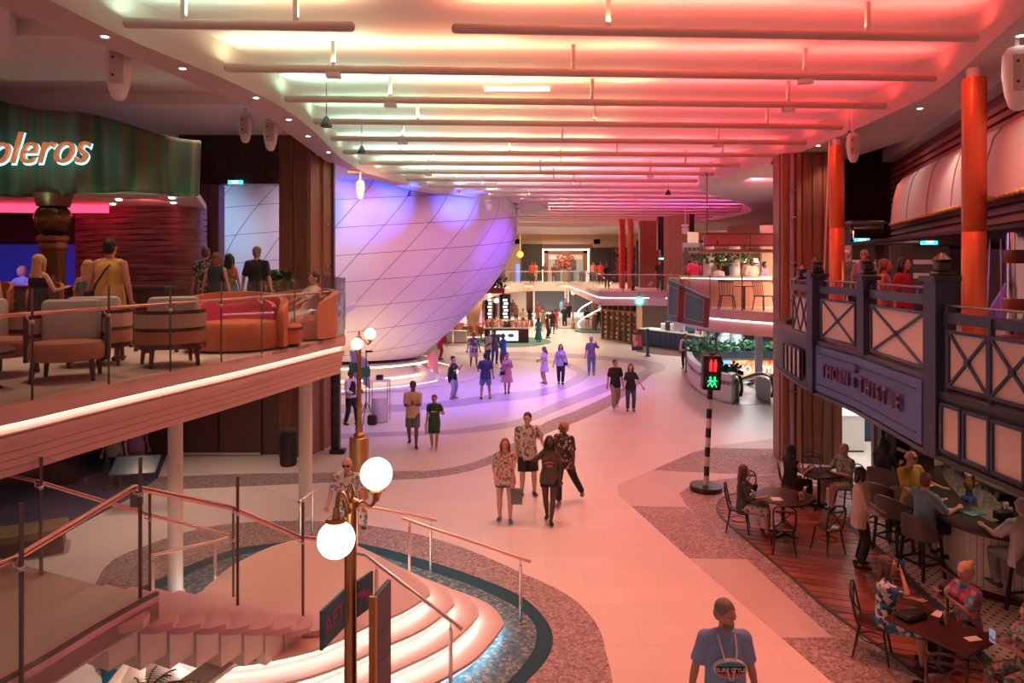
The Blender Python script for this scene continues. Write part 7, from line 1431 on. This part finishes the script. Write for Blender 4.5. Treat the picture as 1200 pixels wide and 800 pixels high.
held(p, -1, 'paper_roll', 'pale rolled paper hanging from the boy\'s hand', 'paper', (.08, .05, .26), cloth((.62, .56, .36)), (0, 0, -.14)); MB().box((0, -.128, 1.09), (.16, .012, .022)).build('print', WHT, p[0], smooth=0)
person('man in black tee and khaki trousers walking beside a woman', W(721, 480), .1, 1.80, 'light', ('brown', 'short'), BLT, .42, .05, KHA, 'long', (.65, .62, .58), lod=1, yaw=.3, **WALK2)
person('long-haired woman in black blouse and blue jeans right of the black tee man', W(739, 482), -.05, 1.68, 'light', ('brown', 'long'), BLT, .42, .04, DEN, 'long', (.20, .04, .03), hl=(.42, -.10, .95), female=True, lod=1, yaw=-.2)
person('man in violet-lit tee and jeans seen from behind, walking to the wares cabinet', W(693, 439.5), math.pi-.2, 1.80, 'tan', ('grey', 'short'), cloth((.16, .12, .22)), .42, .05, cloth((.12, .20, .34)), 'long', (.1, .08, .08), lod=1, hr=(-.2, -.3, 1.45))
p = person('slim woman in lavender jacket and black trousers with a small crossbody bag', W(657, 450), .05, 1.74, 'light', ('brown', 'long'), cloth((.42, .36, .50)), .95, .02, BLT, 'long', (.02, .02, .02), female=True, lod=1, hl=(.32, -.05, .86), hr=(-.32, -.05, .86), fl=(.07, -.10, .085), fr=(-.07, .10, .085)); strap(p, BLT, -1, (.18, .07, .14), BLT)
p = person('woman in pale lilac dress reading her phone', W(638, 449.5), -1.1, 1.62, 'tan', ('auburn', 'long'), cloth((.62, .52, .60)), .35, .02, cloth((.62, .52, .60)), skirt=.36, shoe=(.4, .15, .15), female=True, lod=1, hl=(.12, -.30, 1.12), hr=(-.12, -.30, 1.12), pitch=-.3); held(p, 1, 'phone', 'phone held by the woman in the lilac dress', 'phone', (.07, .02, .12), PHONE)
p = person('man in navy tee and blue shorts seen from behind before the chatting men', W(569, 467.5), math.pi+.1, 1.78, 'tan', ('black', 'short'), cloth((.025, .035, .09)), .42, .06, cloth((.12, .20, .36)), 'knee', (.04, .04, .05), lod=1, fl=(.17, .0, .085), fr=(-.17, .0, .085), hl=(.25, -.22, 1.05), hr=(-.30, -.05, .84), w=1.08)
p = person('woman in pink midi dress with black shoulder bag', W(594, 461), .1, 1.64, 'tan', ('black', 'short'), cloth((.52, .22, .25)), .55, .02, cloth((.52, .22, .25)), skirt=.45, shoe=(.03, .02, .03), female=True, lod=1, hl=(.14, -.22, 1.12), fl=(.08, .08, .085), fr=(-.07, -.08, .085)); strap(p, BLT, 1, (.22, .09, .16), BLT)
p = person('woman in black top and light trousers taking a picture with her phone', W(531, 467.5), 1.1, 1.66, 'light', ('black', 'bun'), BLT, .42, .04, cloth((.34, .34, .45)), 'long', (.5, .2, .2), female=True, lod=1, hl=(.06, -.34, 1.34), hr=(-.06, -.34, 1.34)); held(p, 1, 'phone', 'phone raised by the woman in black near the plinth', 'phone', (.14, .02, .08), mat('phone_case_pink', (.6, .1, .2), .5), (-.03, -.03, .02))
MB().tube([(-.17, .05, 1.25), (-.19, .08, .95), (-.17, .06, .66)], [.05, .06, .04], 8).build('draped_jacket', BLT, p[0])
FLP = flor('violet_palm', [(.06, .05, .16), (.45, .40, .62), (.05, .04, .14), (.42, .38, .58), (.10, .08, .22)], 15)
person('stout man in navy and lilac palm-print shirt and pale shorts', W(555, 430.5), .15, 1.78, 'brown', ('salt', 'fringe'), FLP, .42, .08, cloth((.45, .36, .48)), 'knee', (.04, .04, .05), w=1.15, belly=.05, lod=1, fl=(.15, 0, .085), fr=(-.15, 0, .085))
person('man in white tee and navy trousers, left of the men chatting', W(572.5, 428), -.9, 1.80, 'dark', ('black', 'short'), WHT, .42, .05, cloth((.03, .04, .10)), 'long', (.03, .03, .03), lod=1, hl=(.16, -.28, 1.02))
person('man in slate shirt in the middle of the men chatting', W(579.5, 426), .3, 1.84, 'dark', ('black', 'fringe'), cloth((.10, .11, .22)), .42, .06, cloth((.05, .10, .28)), 'long', (.03, .03, .03), lod=1, hr=(-.05, -.26, 1.05), w=1.05)
person('man in bright blue shirt and maroon trousers facing the men chatting', W(590, 433), -1.2+math.pi*0, 1.80, 'dark', ('black', 'fringe'), cloth((.01, .10, .42)), .55, .06, cloth((.12, .03, .06)), 'long', (.03, .03, .03), lod=1, hl=(.05, -.3, 1.12), hr=(-.10, -.3, 1.1))
p = person('attendant in white shirt and black vest holding papers by the tripod', W(411, 498), 1.0, 1.78, 'brown', ('black', 'short'), WHT, .97, .0, BLT, 'long', (.02, .02, .02), lod=1, pitch=-.3, hl=(.08, -.28, 1.10), hr=(-.14, -.26, 1.06), fl=(.10, -.18, .085), fr=(-.1, .14, .085))
mbv = MB(); mbv.tube([Vector((0, 0, .98))*1.017, Vector((0, 0, 1.15))*1.017, Vector((0, 0, 1.33))*1.017, Vector((0, 0, 1.43))*1.017], [.185, .175, .175, .12], 14, [.145, .14, .142, .11], side=(1, 0, 0)).build('waistcoat', BLT, p[0])
held(p, 1, 'black_folder', 'black camera in the hands of the attendant in the vest', 'camera', (.16, .10, .12), BLACK, (0, -.02, .02))
p = person('waiter in white shirt and black waistcoat near the white planter', W(803, 432), -.5, 1.76, 'brown', ('black', 'short'), WHT, .97, .0, BLT, 'long', (.02, .02, .02), lod=1, yaw=.5, fl=(.12, -.12, .085), fr=(-.12, .1, .085), hl=(.12, -.24, 1.05)); MB().tube([Vector((0, 0, .98)), Vector((0, 0, 1.15)), Vector((0, 0, 1.33)), Vector((0, 0, 1.42))], [.185, .175, .175, .12], 14, [.145, .14, .142, .11], side=(1, 0, 0)).build('waistcoat', BLT, p[0])
# --- far floor crowd
FARP = [('woman in white dress beside the toy kiosk', 613, 400.5, 1.66, 'tan', ('black', 'long'), (.65, .55, .5), (.65, .55, .5), .45, -.9), ('woman in long teal dress right of the kiosk', 631, 400.5, 1.66, 'brown', ('black', 'long'), (.03, .20, .24), (.03, .20, .24), .80, 2.8),
        ('person in black with red sleeves walking right of the teal dress', 641.5, 396.5, 1.76, 'brown', ('black', 'short'), (.10, .02, .02), (.02, .02, .02), None, 1.2), ('man in black shirt and shorts beside the person with red sleeves', 647, 391, 1.80, 'dark', ('black', 'short'), (.02, .02, .02), (.04, .03, .03), 'knee', .2),
        ('woman in bright red top in the far crowd', 651, 386, 1.7, 'brown', ('black', 'long'), (.60, .03, .05), (.25, .1, .08), None, 0), ('woman in red headscarf and khaki robe', 636.5, 382, 1.72, 'brown', ('red', 'bob'), (.30, .24, .14), (.28, .22, .13), .80, .2), ('second person in orange-red robe left of the khaki robe', 630, 376, 1.7, 'brown', ('red', 'bob'), (.55, .10, .06), (.4, .2, .12), .8, .1),
        ('man in dark suit walking alone at the hall centre', 661.5, 384, 1.84, 'tan', ('black', 'short'), (.02, .025, .03), (.015, .015, .02), None, .1), ('man in slate suit right behind the dark suit', 666.5, 378, 1.82, 'light', ('brown', 'short'), (.04, .045, .08), (.03, .03, .05), None, -.1), ('man in black printed tee and pale shorts from behind', 688, 386.5, 1.80, 'tan', ('black', 'short'), (.02, .02, .02), (.55, .42, .32), 'knee', 3.0),
        ('woman in black beside the bulb stair, seen from behind', 697.5, 387, 1.66, 'brown', ('black', 'short'), (.02, .02, .03), (.02, .02, .03), None, 3.1), ('short person in dark green at the foot of the bulb stair', 702, 383, 1.5, 'brown', ('black', 'short'), (.04, .05, .04), (.05, .05, .05), None, 0),
        ('person in beige shirt behind the kiosk', 613, 386, 1.7, 'tan', ('black', 'cap'), (.45, .38, .28), (.2, .15, .12), None, 0), ('woman in black dress behind the kiosk right end', 621, 381, 1.66, 'brown', ('black', 'long'), (.02, .02, .02), (.03, .03, .03), .5, 0), ('person in rose top among the far cafe tables', 605, 378, 1.6, 'tan', ('brown', 'bob'), (.50, .20, .18), (.1, .1, .1), None, 0),
        ('person in black top at the far cafe tables by the sign columns', 590, 372, 1.7, 'brown', ('black', 'short'), (.03, .03, .03), (.06, .04, .04), None, 0), ('person in dark red near the hot pink sign column', 580.5, 371, 1.7, 'brown', ('black', 'long'), (.25, .03, .05), (.05, .03, .03), None, .2), ('person in mauve near the pale pink sign column', 575.5, 372, 1.66, 'tan', ('brown', 'bob'), (.30, .14, .25), (.1, .06, .08), None, .2), ('person in maroon before the black sign columns', 601, 371, 1.72, 'brown', ('black', 'short'), (.16, .03, .04), (.04, .03, .03), None, 0),
        ('person in plum top coming down the far steps', 662.5, 368, 1.7, 'brown', ('black', 'short'), (.18, .05, .14), (.35, .33, .33), None, 0), ('child-sized person in teal top beside the plum top', 658, 367, 1.45, 'tan', ('brown', 'short'), (.06, .30, .32), (.2, .2, .2), None, 0)]
def crowd(row, z=0.0, Y=None):
    lb, px, py, h, sk, hr_, tc, bc, sk2, rz = row; loc = tuple(P(px, py, z)) if Y is None else tuple(D(px, py, Y))[:2]+(z,); kw = {}
    if isinstance(sk2, float): kw = dict(skirt=sk2, female=True)
    elif sk2 == 'knee': kw = dict(leg='knee')
    k = RN.random(); kw['fl'] = (.09, -.14*k, .085); kw['fr'] = (-.09, .12*k, .085)
    return person(lb, loc, rz, h, sk, hr_, cloth(tc, .03), .45, .04, cloth(bc, .03), lod=0, **kw)
for row in FARP: crowd(row)
# red child figure behind the pearl plinth
person('person in crimson bending behind the pearl foot', tuple(P(516, 421)), 1.4, 1.6, 'tan', ('red', 'short'), cloth((.5, .02, .06), .03), .5, .2, cloth((.45, .02, .06), .03), lod=0, lean=(0, -.55), hl=(.2, -.5, .9), hr=(-.2, -.5, .7))
# --- upper far decks (standing on z = 3.8)
DK = [('person in red jacket on the far left upper deck', 623.5, 65-5.5, 1.76, 'brown', ('black', 'short'), (.5, .03, .03), (.05, .03, .03), None, 0), ('person in ochre shirt and cream trousers beside the red jacket upstairs', 626.8, 62.5, 1.76, 'tan', ('black', 'short'), (.5, .28, .10), (.65, .5, .35), None, 0), ('person in maroon near the lit portal left side', 638.5, 62, 1.72, 'tan', ('brown', 'long'), (.3, .08, .06), (.1, .05, .05), None, 0), ('person in dark red by the portal flowers', 649, 62, 1.6, 'tan', ('red', 'short'), (.35, .05, .04), (.1, .05, .05), None, 0),
      ('person in coral shirt at the top of the bulb stair', 695.5, 57, 1.78, 'tan', ('black', 'cap'), (.65, .20, .16), (.02, .02, .02), None, 0), ('person in bright red shirt right of the coral shirt upstairs', 704, 56, 1.76, 'brown', ('black', 'short'), (.6, .04, .04), (.1, .03, .03), None, 0), ('person in black on the far right deck behind glass', 711.5, 44, 1.6, 'brown', ('black', 'short'), (.03, .03, .04), (.06, .03, .03), None, 0), ('person in dark green tee on the far right deck', 773, 40.5, 1.74, 'tan', ('black', 'short'), (.04, .07, .05), (.03, .03, .03), None, 0), ('person in slate leaning at the far right balustrade', 742, 40.5, 1.5, 'brown', ('black', 'short'), (.05, .06, .10), (.04, .04, .05), None, 1)]
for lb, px, Y, h, sk, hr_, tc, bc, sk2, rz in DK: crowd((lb, px, 0, h, sk, hr_, tc, bc, sk2, rz), ZD, Y) if False else person(lb, ((px-600)*Y/FOC, Y, ZD), rz, h, sk, hr_, cloth(tc, .03), .45, .04, cloth(bc, .03), lod=0)
FLBl = flor('blue_print', [(.10, .10, .35), (.45, .40, .65), (.2, .18, .5)], 9)
for lb, px, Y, h, sk, hr_, tc, bc, rz, kw in (
    ('man in hot pink-red shirt standing left of the upper bar', 814, 27.0, 1.80, 'brown', ('black', 'short'), cloth((.70, .05, .12)), FLBl, 3.0, {}), ('person in dark maroon beside the hot pink shirt', 808.5, 27.6, 1.66, 'brown', ('black', 'short'), cloth((.15, .03, .04)), BLT, 3.0, {}),
    ('bald-backed guest in white shirt seated at the upper bar left end', 842, 25.3, 1.45, 'tan', ('black', 'short'), cloth((.70, .55, .55)), BLT, 3.0, {}), ('barman in black standing between the flower columns', 854, 26.8, 1.76, 'brown', ('black', 'short'), BLT, BLT, .1, {}), ('bearded bartender in white jacket facing out of the upper bar', 881, 25.6, 1.66, 'brown', ('black', 'short'), WHT, BLT, 0, {}),
    ('server in pale shirt behind the white jacket bartender', 891, 28.5, 1.78, 'tan', ('black', 'short'), cloth((.6, .5, .5)), BLT, .3, {}), ('guest in violet-grey top at the upper bar right end', 896, 24.6, 1.55, 'brown', ('black', 'short'), cloth((.20, .15, .28)), BLT, .6, {}), ('person in rose top at the back of the upper bar', 877.5, 29, 1.72, 'tan', ('brown', 'bob'), cloth((.5, .3, .3)), BLT, 0, {}),
    ('person in white sleeves raising an arm at the wood pier', 910, 23.2, 1.76, 'tan', ('brown', 'short'), WHT, cloth((.1, .12, .2)), 1.2, dict(hr=(-.1, -.4, 1.5)))): person(lb, ((px-600)*Y/FOC, Y, ZD), rz, h, sk, hr_, tc, .5, .04, bc, lod=0, **kw)
# --- right pub balcony guests
person('man in white cap and grey shirt standing by the far copper column', ((992-600)*18.2/FOC, 18.2, ZD), 2.6, 1.78, 'pink', ('white', 'cap'), cloth((.10, .11, .13)), .45, .05, BLT, lod=1)
person('man in pale cap and mauve shirt right of the grey shirt man', ((1013-600)*16.0/FOC, 16.0, ZD), 2.6, 1.74, 'pink', ('grey', 'cap'), cloth((.30, .22, .28)), .45, .05, BLT, lod=1)
person('woman in pink blouse seated behind the cross-braced panels', ((1036-600)*11.8/FOC, 11.8, ZD), .9, 1.50, 'pink', ('auburn', 'bob'), cloth((.62, .28, .28)), .45, .04, BLT, lod=1)
person('dark-haired woman in red top behind the cross-braced panels', ((1058-600)*11.3/FOC, 11.3, ZD), .6, 1.52, 'pink', ('black', 'long'), cloth((.40, .03, .04)), .45, .04, BLT, lod=1)
# --- left upper deck
person('man in mustard sleeveless shirt with black cross strap, seen from behind', (-5.95, 10.35, ZD), math.pi+.05, 1.78, 'tan', ('black', 'short'), cloth((.62, .38, .10)), 0, .08, cloth((.08, .10, .13)), 'knee', w=1.12, lod=2, hl=(.30, .02, .84), hr=(-.32, .02, .84)) and None
pm = [o for o in C.objects if o.get('label', '').startswith('man in mustard')][0]
MB().tube([(-.13, -.02, 1.53), (-.02, .155, 1.36), (.10, .165, 1.16), (.19, .12, 1.0)], .013, 6).build('bag_strap', BLT, pm); MB().rbox((.24, .06, .96), (.10, .22, .16), .02).build('shoulder_bag', BLT, pm)
SEAT = dict(pel=(0, 0, .82), fl=(.12, -.42, .42), fr=(-.12, -.42, .42))
person('long blonde-haired woman in black off-shoulder top on a high stool', (-7.95, 11.75, ZD), math.pi-.25, 1.70, 'light', ('blonde', 'verylong'), BLT, -1, .05, BLT, 'long', female=True, lod=2, hl=(.15, -.35, 1.08), hr=(-.2, -.32, 1.06), **SEAT)
person('blonde woman with bare shoulders holding a drink on a high stool', (-7.12, 11.75, ZD), math.pi+.5, 1.60, 'pink', ('blonde', 'long'), flor('teal_strap', [(.05, .12, .12), (.3, .1, .1), (.1, .2, .2)], 14), -1, .05, cloth((.25, .2, .2)), 'short', female=True, lod=2, hl=(.12, -.38, 1.26), hr=(-.2, -.35, 1.05), **SEAT)
person('bare-shouldered person cut by the left picture edge on a high stool', (-8.75, 11.7, ZD), math.pi, 1.62, 'pink', ('brown', 'short'), cloth((.6, .3, .2)), -1, .05, BLT, female=True, lod=1, **SEAT)
FLG = flor('green_aloha', [(.02, .05, .035), (.45, .45, .30), (.03, .08, .06), (.40, .40, .28), (.02, .03, .03)], 26)
for lb, px, Y, h, sk, hr_, tc, sl, bc, rz, kw in (('man in green and cream aloha shirt leaving through the upper doorway', 241, 15.6, 1.80, 'tan', ('brown', 'short'), FLG, .45, KHA, math.pi, {}), ('red-haired woman in navy sleeveless top near the upper doorway', 253.5, 14.6, 1.66, 'pink', ('auburn', 'bob'), cloth((.012, .03, .05)), 0, DEN, math.pi, dict(female=True, w=1.15)), ('dark-haired woman in bright floral top near the upper doorway', 268.5, 15.8, 1.66, 'tan', ('black', 'long'), flor('bright', [(.05, .2, .12), (.5, .05, .05), (.06, .25, .2), (.5, .2, .1)], 10), 0, cloth((.3, .28, .3)), math.pi, dict(female=True)), ('man in black polo shirt walking to the upper doorway', 301, 15.2, 1.80, 'light', ('salt', 'short'), BLT, .45, cloth((.06, .06, .06)), math.pi, dict(w=1.05, hl=(.32, .0, .84), hr=(-.32, 0, .84)))):
    person(lb, ((px-600)*Y/FOC, Y, ZD), rz, h, sk, hr_, tc, sl, .06, bc, 'knee' if 'polo' not in lb else 'long', lod=1, **kw)
person('person in cream shirt lounging on the peach booth behind the glass corner', (-3.95, 13.35, ZD), -.9, 1.66, 'tan', ('black', 'short'), cloth((.6, .52, .42)), .5, .05, cloth((.6, .56, .52)), 'long', pel=(0, .05, .56), lean=(0, .3), fl=(.1, -.6, .1), fr=(-.1, -.62, .1), hl=(.2, -.3, .7), hr=(-.2, -.3, .72), lod=1)
person('blue-lit musician playing on the club stage', (-11.9, 17.0, ZD), -.3, 1.70, 'light', ('blonde', 'short'), cloth((.3, .35, .5)), .6, .05, cloth((.1, .1, .2)), 'long', pel=(0, 0, .62), fl=(.15, -.4, .1), fr=(-.15, -.4, .1), hl=(.3, -.35, .95), hr=(-.3, -.4, 1.0), lod=1)
for k, (px, py, sk, tc, bc, lb) in enumerate(((134, 573, 'brown', (.10, .08, .09), (.02, .02, .02), 'person in dark trousers under the left deck, only legs seen'), (159, 567, 'dark', (.10, .03, .08), (.04, .02, .05), 'person in plum skirt beside the dark trousers under the left deck'))): q = P(px, py); person(lb, (q.x, q.y, 0), .3*k, 1.72, sk, ('black', 'short'), cloth(tc), .5, .05, cloth(bc), 'long', skirt=.55 if k else None, lod=1, female=bool(k))
# --- pub floor: standing and seated guests
p = person('dark-haired woman in cream jacket and black trousers standing at the bar', (6.02, 12.1, 0), 1.25, 1.70, 'tan', ('black', 'bob'), cloth((.66, .48, .42)), .97, .10, BLT, 'long', (.03, .01, .01), hl=(.14, -.30, 1.02), hr=(-.16, -.28, 1.0), female=True, lod=2)
def seat(lb, loc, rz, z=.47, bar=False, foot=None, **kw):
    f = foot or ((.12, -.42, .10) if not bar else (.13, -.34, .36)); return person(lb, loc, rz, pel=(0, .0, z+.09), fl=f, fr=(-f[0], f[1]-.03, f[2]), **kw)
seat('seated woman in dark cardigan and white floral skirt resting chin on hand', (4.52, 13.68, 0), 1.25, h=1.66, skin='light', hair=('brown', 'long'), top=cloth((.05, .055, .05)), sleeve=.8, hem=.02, bottom=flor('skirt_floral', [(.6, .54, .48), (.58, .52, .46), (.15, .12, .10), (.6, .5, .45)], 22), skirt=.8, female=True, lod=2, hl=(.05, -.25, 1.10), hr=(-.15, -.34, .80), shoe=(.3, .03, .03))
seat('long-haired woman in black top seen from behind at the small table', (6.05, 15.2, 0), 2.0, h=1.68, skin='pink', hair=('black', 'verylong'), top=BLT, sleeve=.05, hem=.02, bottom=cloth((.03, .01, .01)), leg='long', female=True, lod=2, hl=(.2, -.38, .82), hr=(-.2, -.36, .84))
seat('bald man in grey patterned shirt and cream shorts at the small table', (7.18, 15.08, 0), -1.35, h=1.76, skin='pink', hair=('beard2', 'bald'), top=flor('grey_palm', [(.30, .28, .25), (.12, .13, .13), (.35, .32, .28), (.16, .15, .14)], 24), sleeve=.45, hem=.03, bottom=cloth((.5, .40, .34)), leg='knee', lod=2, w=1.05, hl=(.2, -.36, .82), hr=(-.2, -.38, .84), belly=.03)
seat('person in light blue tee and black shorts on a bar stool, seen from behind', (6.95, 11.78, 0), math.pi-1.3, .78, True, h=1.78, skin='pink', hair=('auburn', 'short'), top=cloth((.20, .30, .38)), sleeve=.45, hem=.03, bottom=BLT, leg='knee', lod=2, w=1.1, hl=(.12, -.42, 1.16), hr=(-.25, -.38, 1.15), yaw=.5)
seat('man in mustard yellow shirt and glasses facing out at the bar', (7.48, 13.15, 0), .35, .78, True, h=1.80, skin='pink', hair=('grey', 'fringe'), top=cloth((.52, .30, .05)), sleeve=.45, hem=.03, bottom=cloth((.1, .08, .07)), leg='knee', lod=2, w=1.12, belly=.03, hl=(.36, -.34, 1.08), hr=(-.18, -.34, 1.0), glasses=True)
seat('woman in black with long dark hair at the far bar end, back turned', (7.72, 14.55, 0), math.pi-.9, .78, True, h=1.68, skin='light', hair=('black', 'long'), top=BLT, sleeve=.8, hem=.03, bottom=BLT, leg='long', female=True, lod=1, hl=(.15, -.38, 1.15), hr=(-.2, -.36, 1.13))
p = person('man in black with sunglasses pushed up, leaning on the far bar end', (8.75, 15.75, 0), .35, 1.76, 'pink', ('black', 'fringe'), BLT, .45, .04, BLT, 'long', lod=2, w=1.08, lean=(0, -.2), hl=(.20, -.50, 1.14), hr=(-.28, -.46, 1.13)); MB(p[1]).box((0, -.055, .085), (.13, .02, .03)).build('raised_sunglasses', mat('amber_lens', (.6, .10, .02), .1), p[0], smooth=0)
p = seat('person in white back-printed shirt on a stool at the right edge', (7.62, 10.42, 0), math.pi+.1, .78, True, h=1.80, skin='light', hair=('grey', 'short'), top=WHT, sleeve=.45, hem=.04, bottom=cloth((.25, .22, .2)), leg='long', lod=2, w=1.12, hl=(.25, -.42, 1.14), hr=(-.25, -.42, 1.14))
PR = mat('print_ink', (.04, .05, .06), .7); rg = MB().tube([(.10*math.cos(a), .158, 1.20+.10*math.sin(a)) for a in [i*math.pi/12 for i in range(25)]], .004, 5); rg.build('print_ring', PR, p[0])
for i, ch in enumerate('CRUISES  LINES  '): a = math.pi*.98-i*math.pi*1.9/16; text(ch, 'print', PR, (-.080*math.cos(a)*-1*-1, .170, 1.20+.080*math.sin(a)), (math.pi/2, -(math.pi/2-a)*0, math.pi), .036, p[0], .001)
MB().prism([(-.04, -.02), (.04, -.02), (.05, .01), (-.05, .01)], 0, .004).build('print_ship', PR, p[0]).matrix_basis = Matrix.Translation((0, .170, 1.19))@Matrix.Rotation(-math.pi/2, 4, 'X')
p = seat('woman in blue-and-white leaf dress drinking from a glass', (4.98, 9.32, 0), .95, h=1.70, skin='tan', hair=('brown', 'long'), top=flor('blue_leaf', [(.55, .52, .50), (.04, .10, .25), (.58, .55, .52), (.02, .25, .30), (.03, .04, .06)], 17), sleeve=.42, hem=.03, bottom=flor('blue_leaf', [(.5, .5, .5), (.1, .1, .2)], 9), skirt=.45, female=True, lod=2, hl=(.20, -.34, .80), hr=(-.05, -.20, 1.20), w=1.05)
held(p, -1, 'drink_glass', 'glass with dark blue drink at the mouth of the woman in the leaf dress', 'glass', (.06, .06, .11), mat('blue_drink', (.02, .05, .25), .15), (.02, -.02, .03))
p = seat('older woman with blonde updo in red and teal floral blouse, looking at a phone', (5.98, 9.2, 0), -1.35, h=1.66, skin='pink', hair=('blonde', 'bun'), top=flor('red_teal', [(.55, .04, .06), (.05, .25, .32), (.60, .22, .08), (.30, .05, .25), (.10, .35, .40)], 20), sleeve=.45, hem=.04, bottom=BLT, leg='long', female=True, lod=2, hl=(.06, -.36, .96), hr=(-.12, -.36, .96), pitch=-.3, w=1.08)
held(p, 1, 'phone', 'phone held by the older woman in the red floral blouse', 'phone', (.07, .02, .13), PHONE, (0, -.02, .03))
p = seat('short-haired woman in green and pink floral blouse with a blue phone', (6.0, 8.08, 0), -1.45, h=1.66, skin='pink', hair=('auburn', 'short'), top=flor('green_pink', [(.10, .20, .13), (.55, .12, .20), (.25, .35, .22), (.06, .13, .09), (.55, .35, .30)], 24), sleeve=.45, hem=.06, bottom=flor('green_pink', [(.1, .2, .1), (.5, .1, .2)], 11), leg='long', female=True, lod=2, hl=(.06, -.38, .92), hr=(-.12, -.36, .90), pitch=-.25, w=1.1)
held(p, -1, 'phone', 'pale blue phone held by the woman in the green floral blouse', 'phone', (.08, .02, .15), mat('phone_blue', (.2, .3, .5), .3, 0, (.3, .4, .7), .4), (0, -.02, .03))
# drum cabinet and tripods near the attendant
q = P(443, 496); t = thing('promo_stand', 'white drum stand with steel frame holding a small black cube', 'stand', (q.x, q.y+.3, 0)); MB().lathe([(.27, .02), (.28, .04), (.28, .80), (.27, .82)], n=24).build('drum', CERAM, t)
for x, y in ((-.3, -.22), (.3, -.22), (-.3, .22), (.3, .22)): MB().tube([(x, y, 0), (x, y, 1.38)], .018, 6).build('frame_post', STEEL, t)
MB().box((0, 0, 1.39), (.68, .52, .03)).build('top_shelf', CERAM, t, smooth=0)
o = MB().rbox((0, 0, .08), (.22, .2, .16), .02).build('black_cube_camera', BLACK, cat='camera', label='small black cube camera on the white drum stand'); o.location = (q.x, q.y+.3, 1.405)
q = P(429, 497); t = thing('light_tripod', 'black tripod with two tilted grey reflector panels beside the attendant', 'tripod', (q.x, q.y, 0))
for a in (.4, 2.5, 4.6): MB().tube([(0, 0, .75), (.38*math.cos(a), .38*math.sin(a), 0)], .012, 6).build('leg', BLACK, t)
MB().tube([(0, 0, .5), (0, 0, 2.45)], .016, 6).build('pole', BLACK, t); GP = mat('grey_panel', (.42, .42, .50), .5)
MB().quad((-.55, -.05, 2.45), (-.20, -.05, 2.35), (-.12, .05, 1.45), (-.40, .05, 1.50), .02).build('reflector', GP, t, smooth=0); MB().quad((-.22, 0, 2.3), (.06, 0, 2.1), (.14, .05, 1.15), (-.10, .05, 1.30), .02).build('reflector', GP, t, smooth=0); MB().rbox((.1, 0, 2.4), (.24, .1, .06), .02).build('clamp_head', BLACK, t)
o = MB().rbox((0, 0, .17), (.32, .22, .34), .08).build('backpack', BLACK, cat='bag', label='black backpack on the floor beside the tripod'); o.location = (q.x+.22, q.y-.1, 0)
# lounge things below the left deck
t = thing('lounge_desk', 'long dark desk with cream top under the left deck', 'desk', (-11.9, 16.6, 0), .25); MB().box((0, 0, .86), (3.2, .8, .06)).build('top', CREAM, t, smooth=0); MB().box((0, .05, .42), (3.0, .6, .82)).build('body', DWOOD, t, smooth=0)
for k in range(5): MB().box((-1.2+.6*k, -.27, .42), (.55, .04, .76)).build('panel', DWOOD, t, smooth=0)
t = thing('touch_kiosk', 'tilted dark touch screen on a leg under the left deck', 'kiosk', (-8.1, 15.2, 0), .2); MB().quad((-.5, -.3, .75), (.4, -.3, .75), (.4, .2, 1.0), (-.5, .2, 1.0), .05).build('screen', mat('kiosk_blue', (.015, .04, .07), .3), t, smooth=0); MB().box((-.05, 0, .42), (.2, .2, .82)).build('leg', CHAR, t, smooth=0)  # screen is a plain dark slab without glow
for k, (x, y) in enumerate(((-9.0, 12.6),)): t = thing('lounge_bench', 'olive upholstered bench on the blue carpet under the left deck', 'bench', (x, y, 0), .5); MB().rbox((0, 0, .38), (1.7, .7, .16), .06).build('cushion', mat('olive_seat', (.20, .13, .06), .7), t); MB().box((0, 0, .15), (1.6, .6, .3)).build('plinth', DWOOD, t, smooth=0)
t = thing('planter_tub', 'dark planter with spiky green grass beside the upper wood wall', 'planter', (-5.95, 17.6, ZD)); MB().rbox((0, 0, .45), (.7, .4, .9), .03).build('tub', CHAR, t); bush(t, (0, 0, .88), (.62, .34, .3), 200, .26, LEAF, 4)
# deck lights
for x, y in ((-6.5, 9.5), (-7.5, 12), (-6, 13), (-9, 10.5), (-7, 16)): spot((x, y, 8.6), (x, y-.2, ZD), (1, .60, .42), 190, 75)
for x, y in ((6.6, 9), (8.2, 13), (8.8, 17.5)): spot((x+.5, y, 8.1), (x, y, ZD), (1, .22, .16), 90, 80)
spot((-7.2, 20.5, 8.0), (-8.5, 30.5, 5.8), (.45, .72, 1), 1500, 45)

bpy.data.scenes.remove(TS)
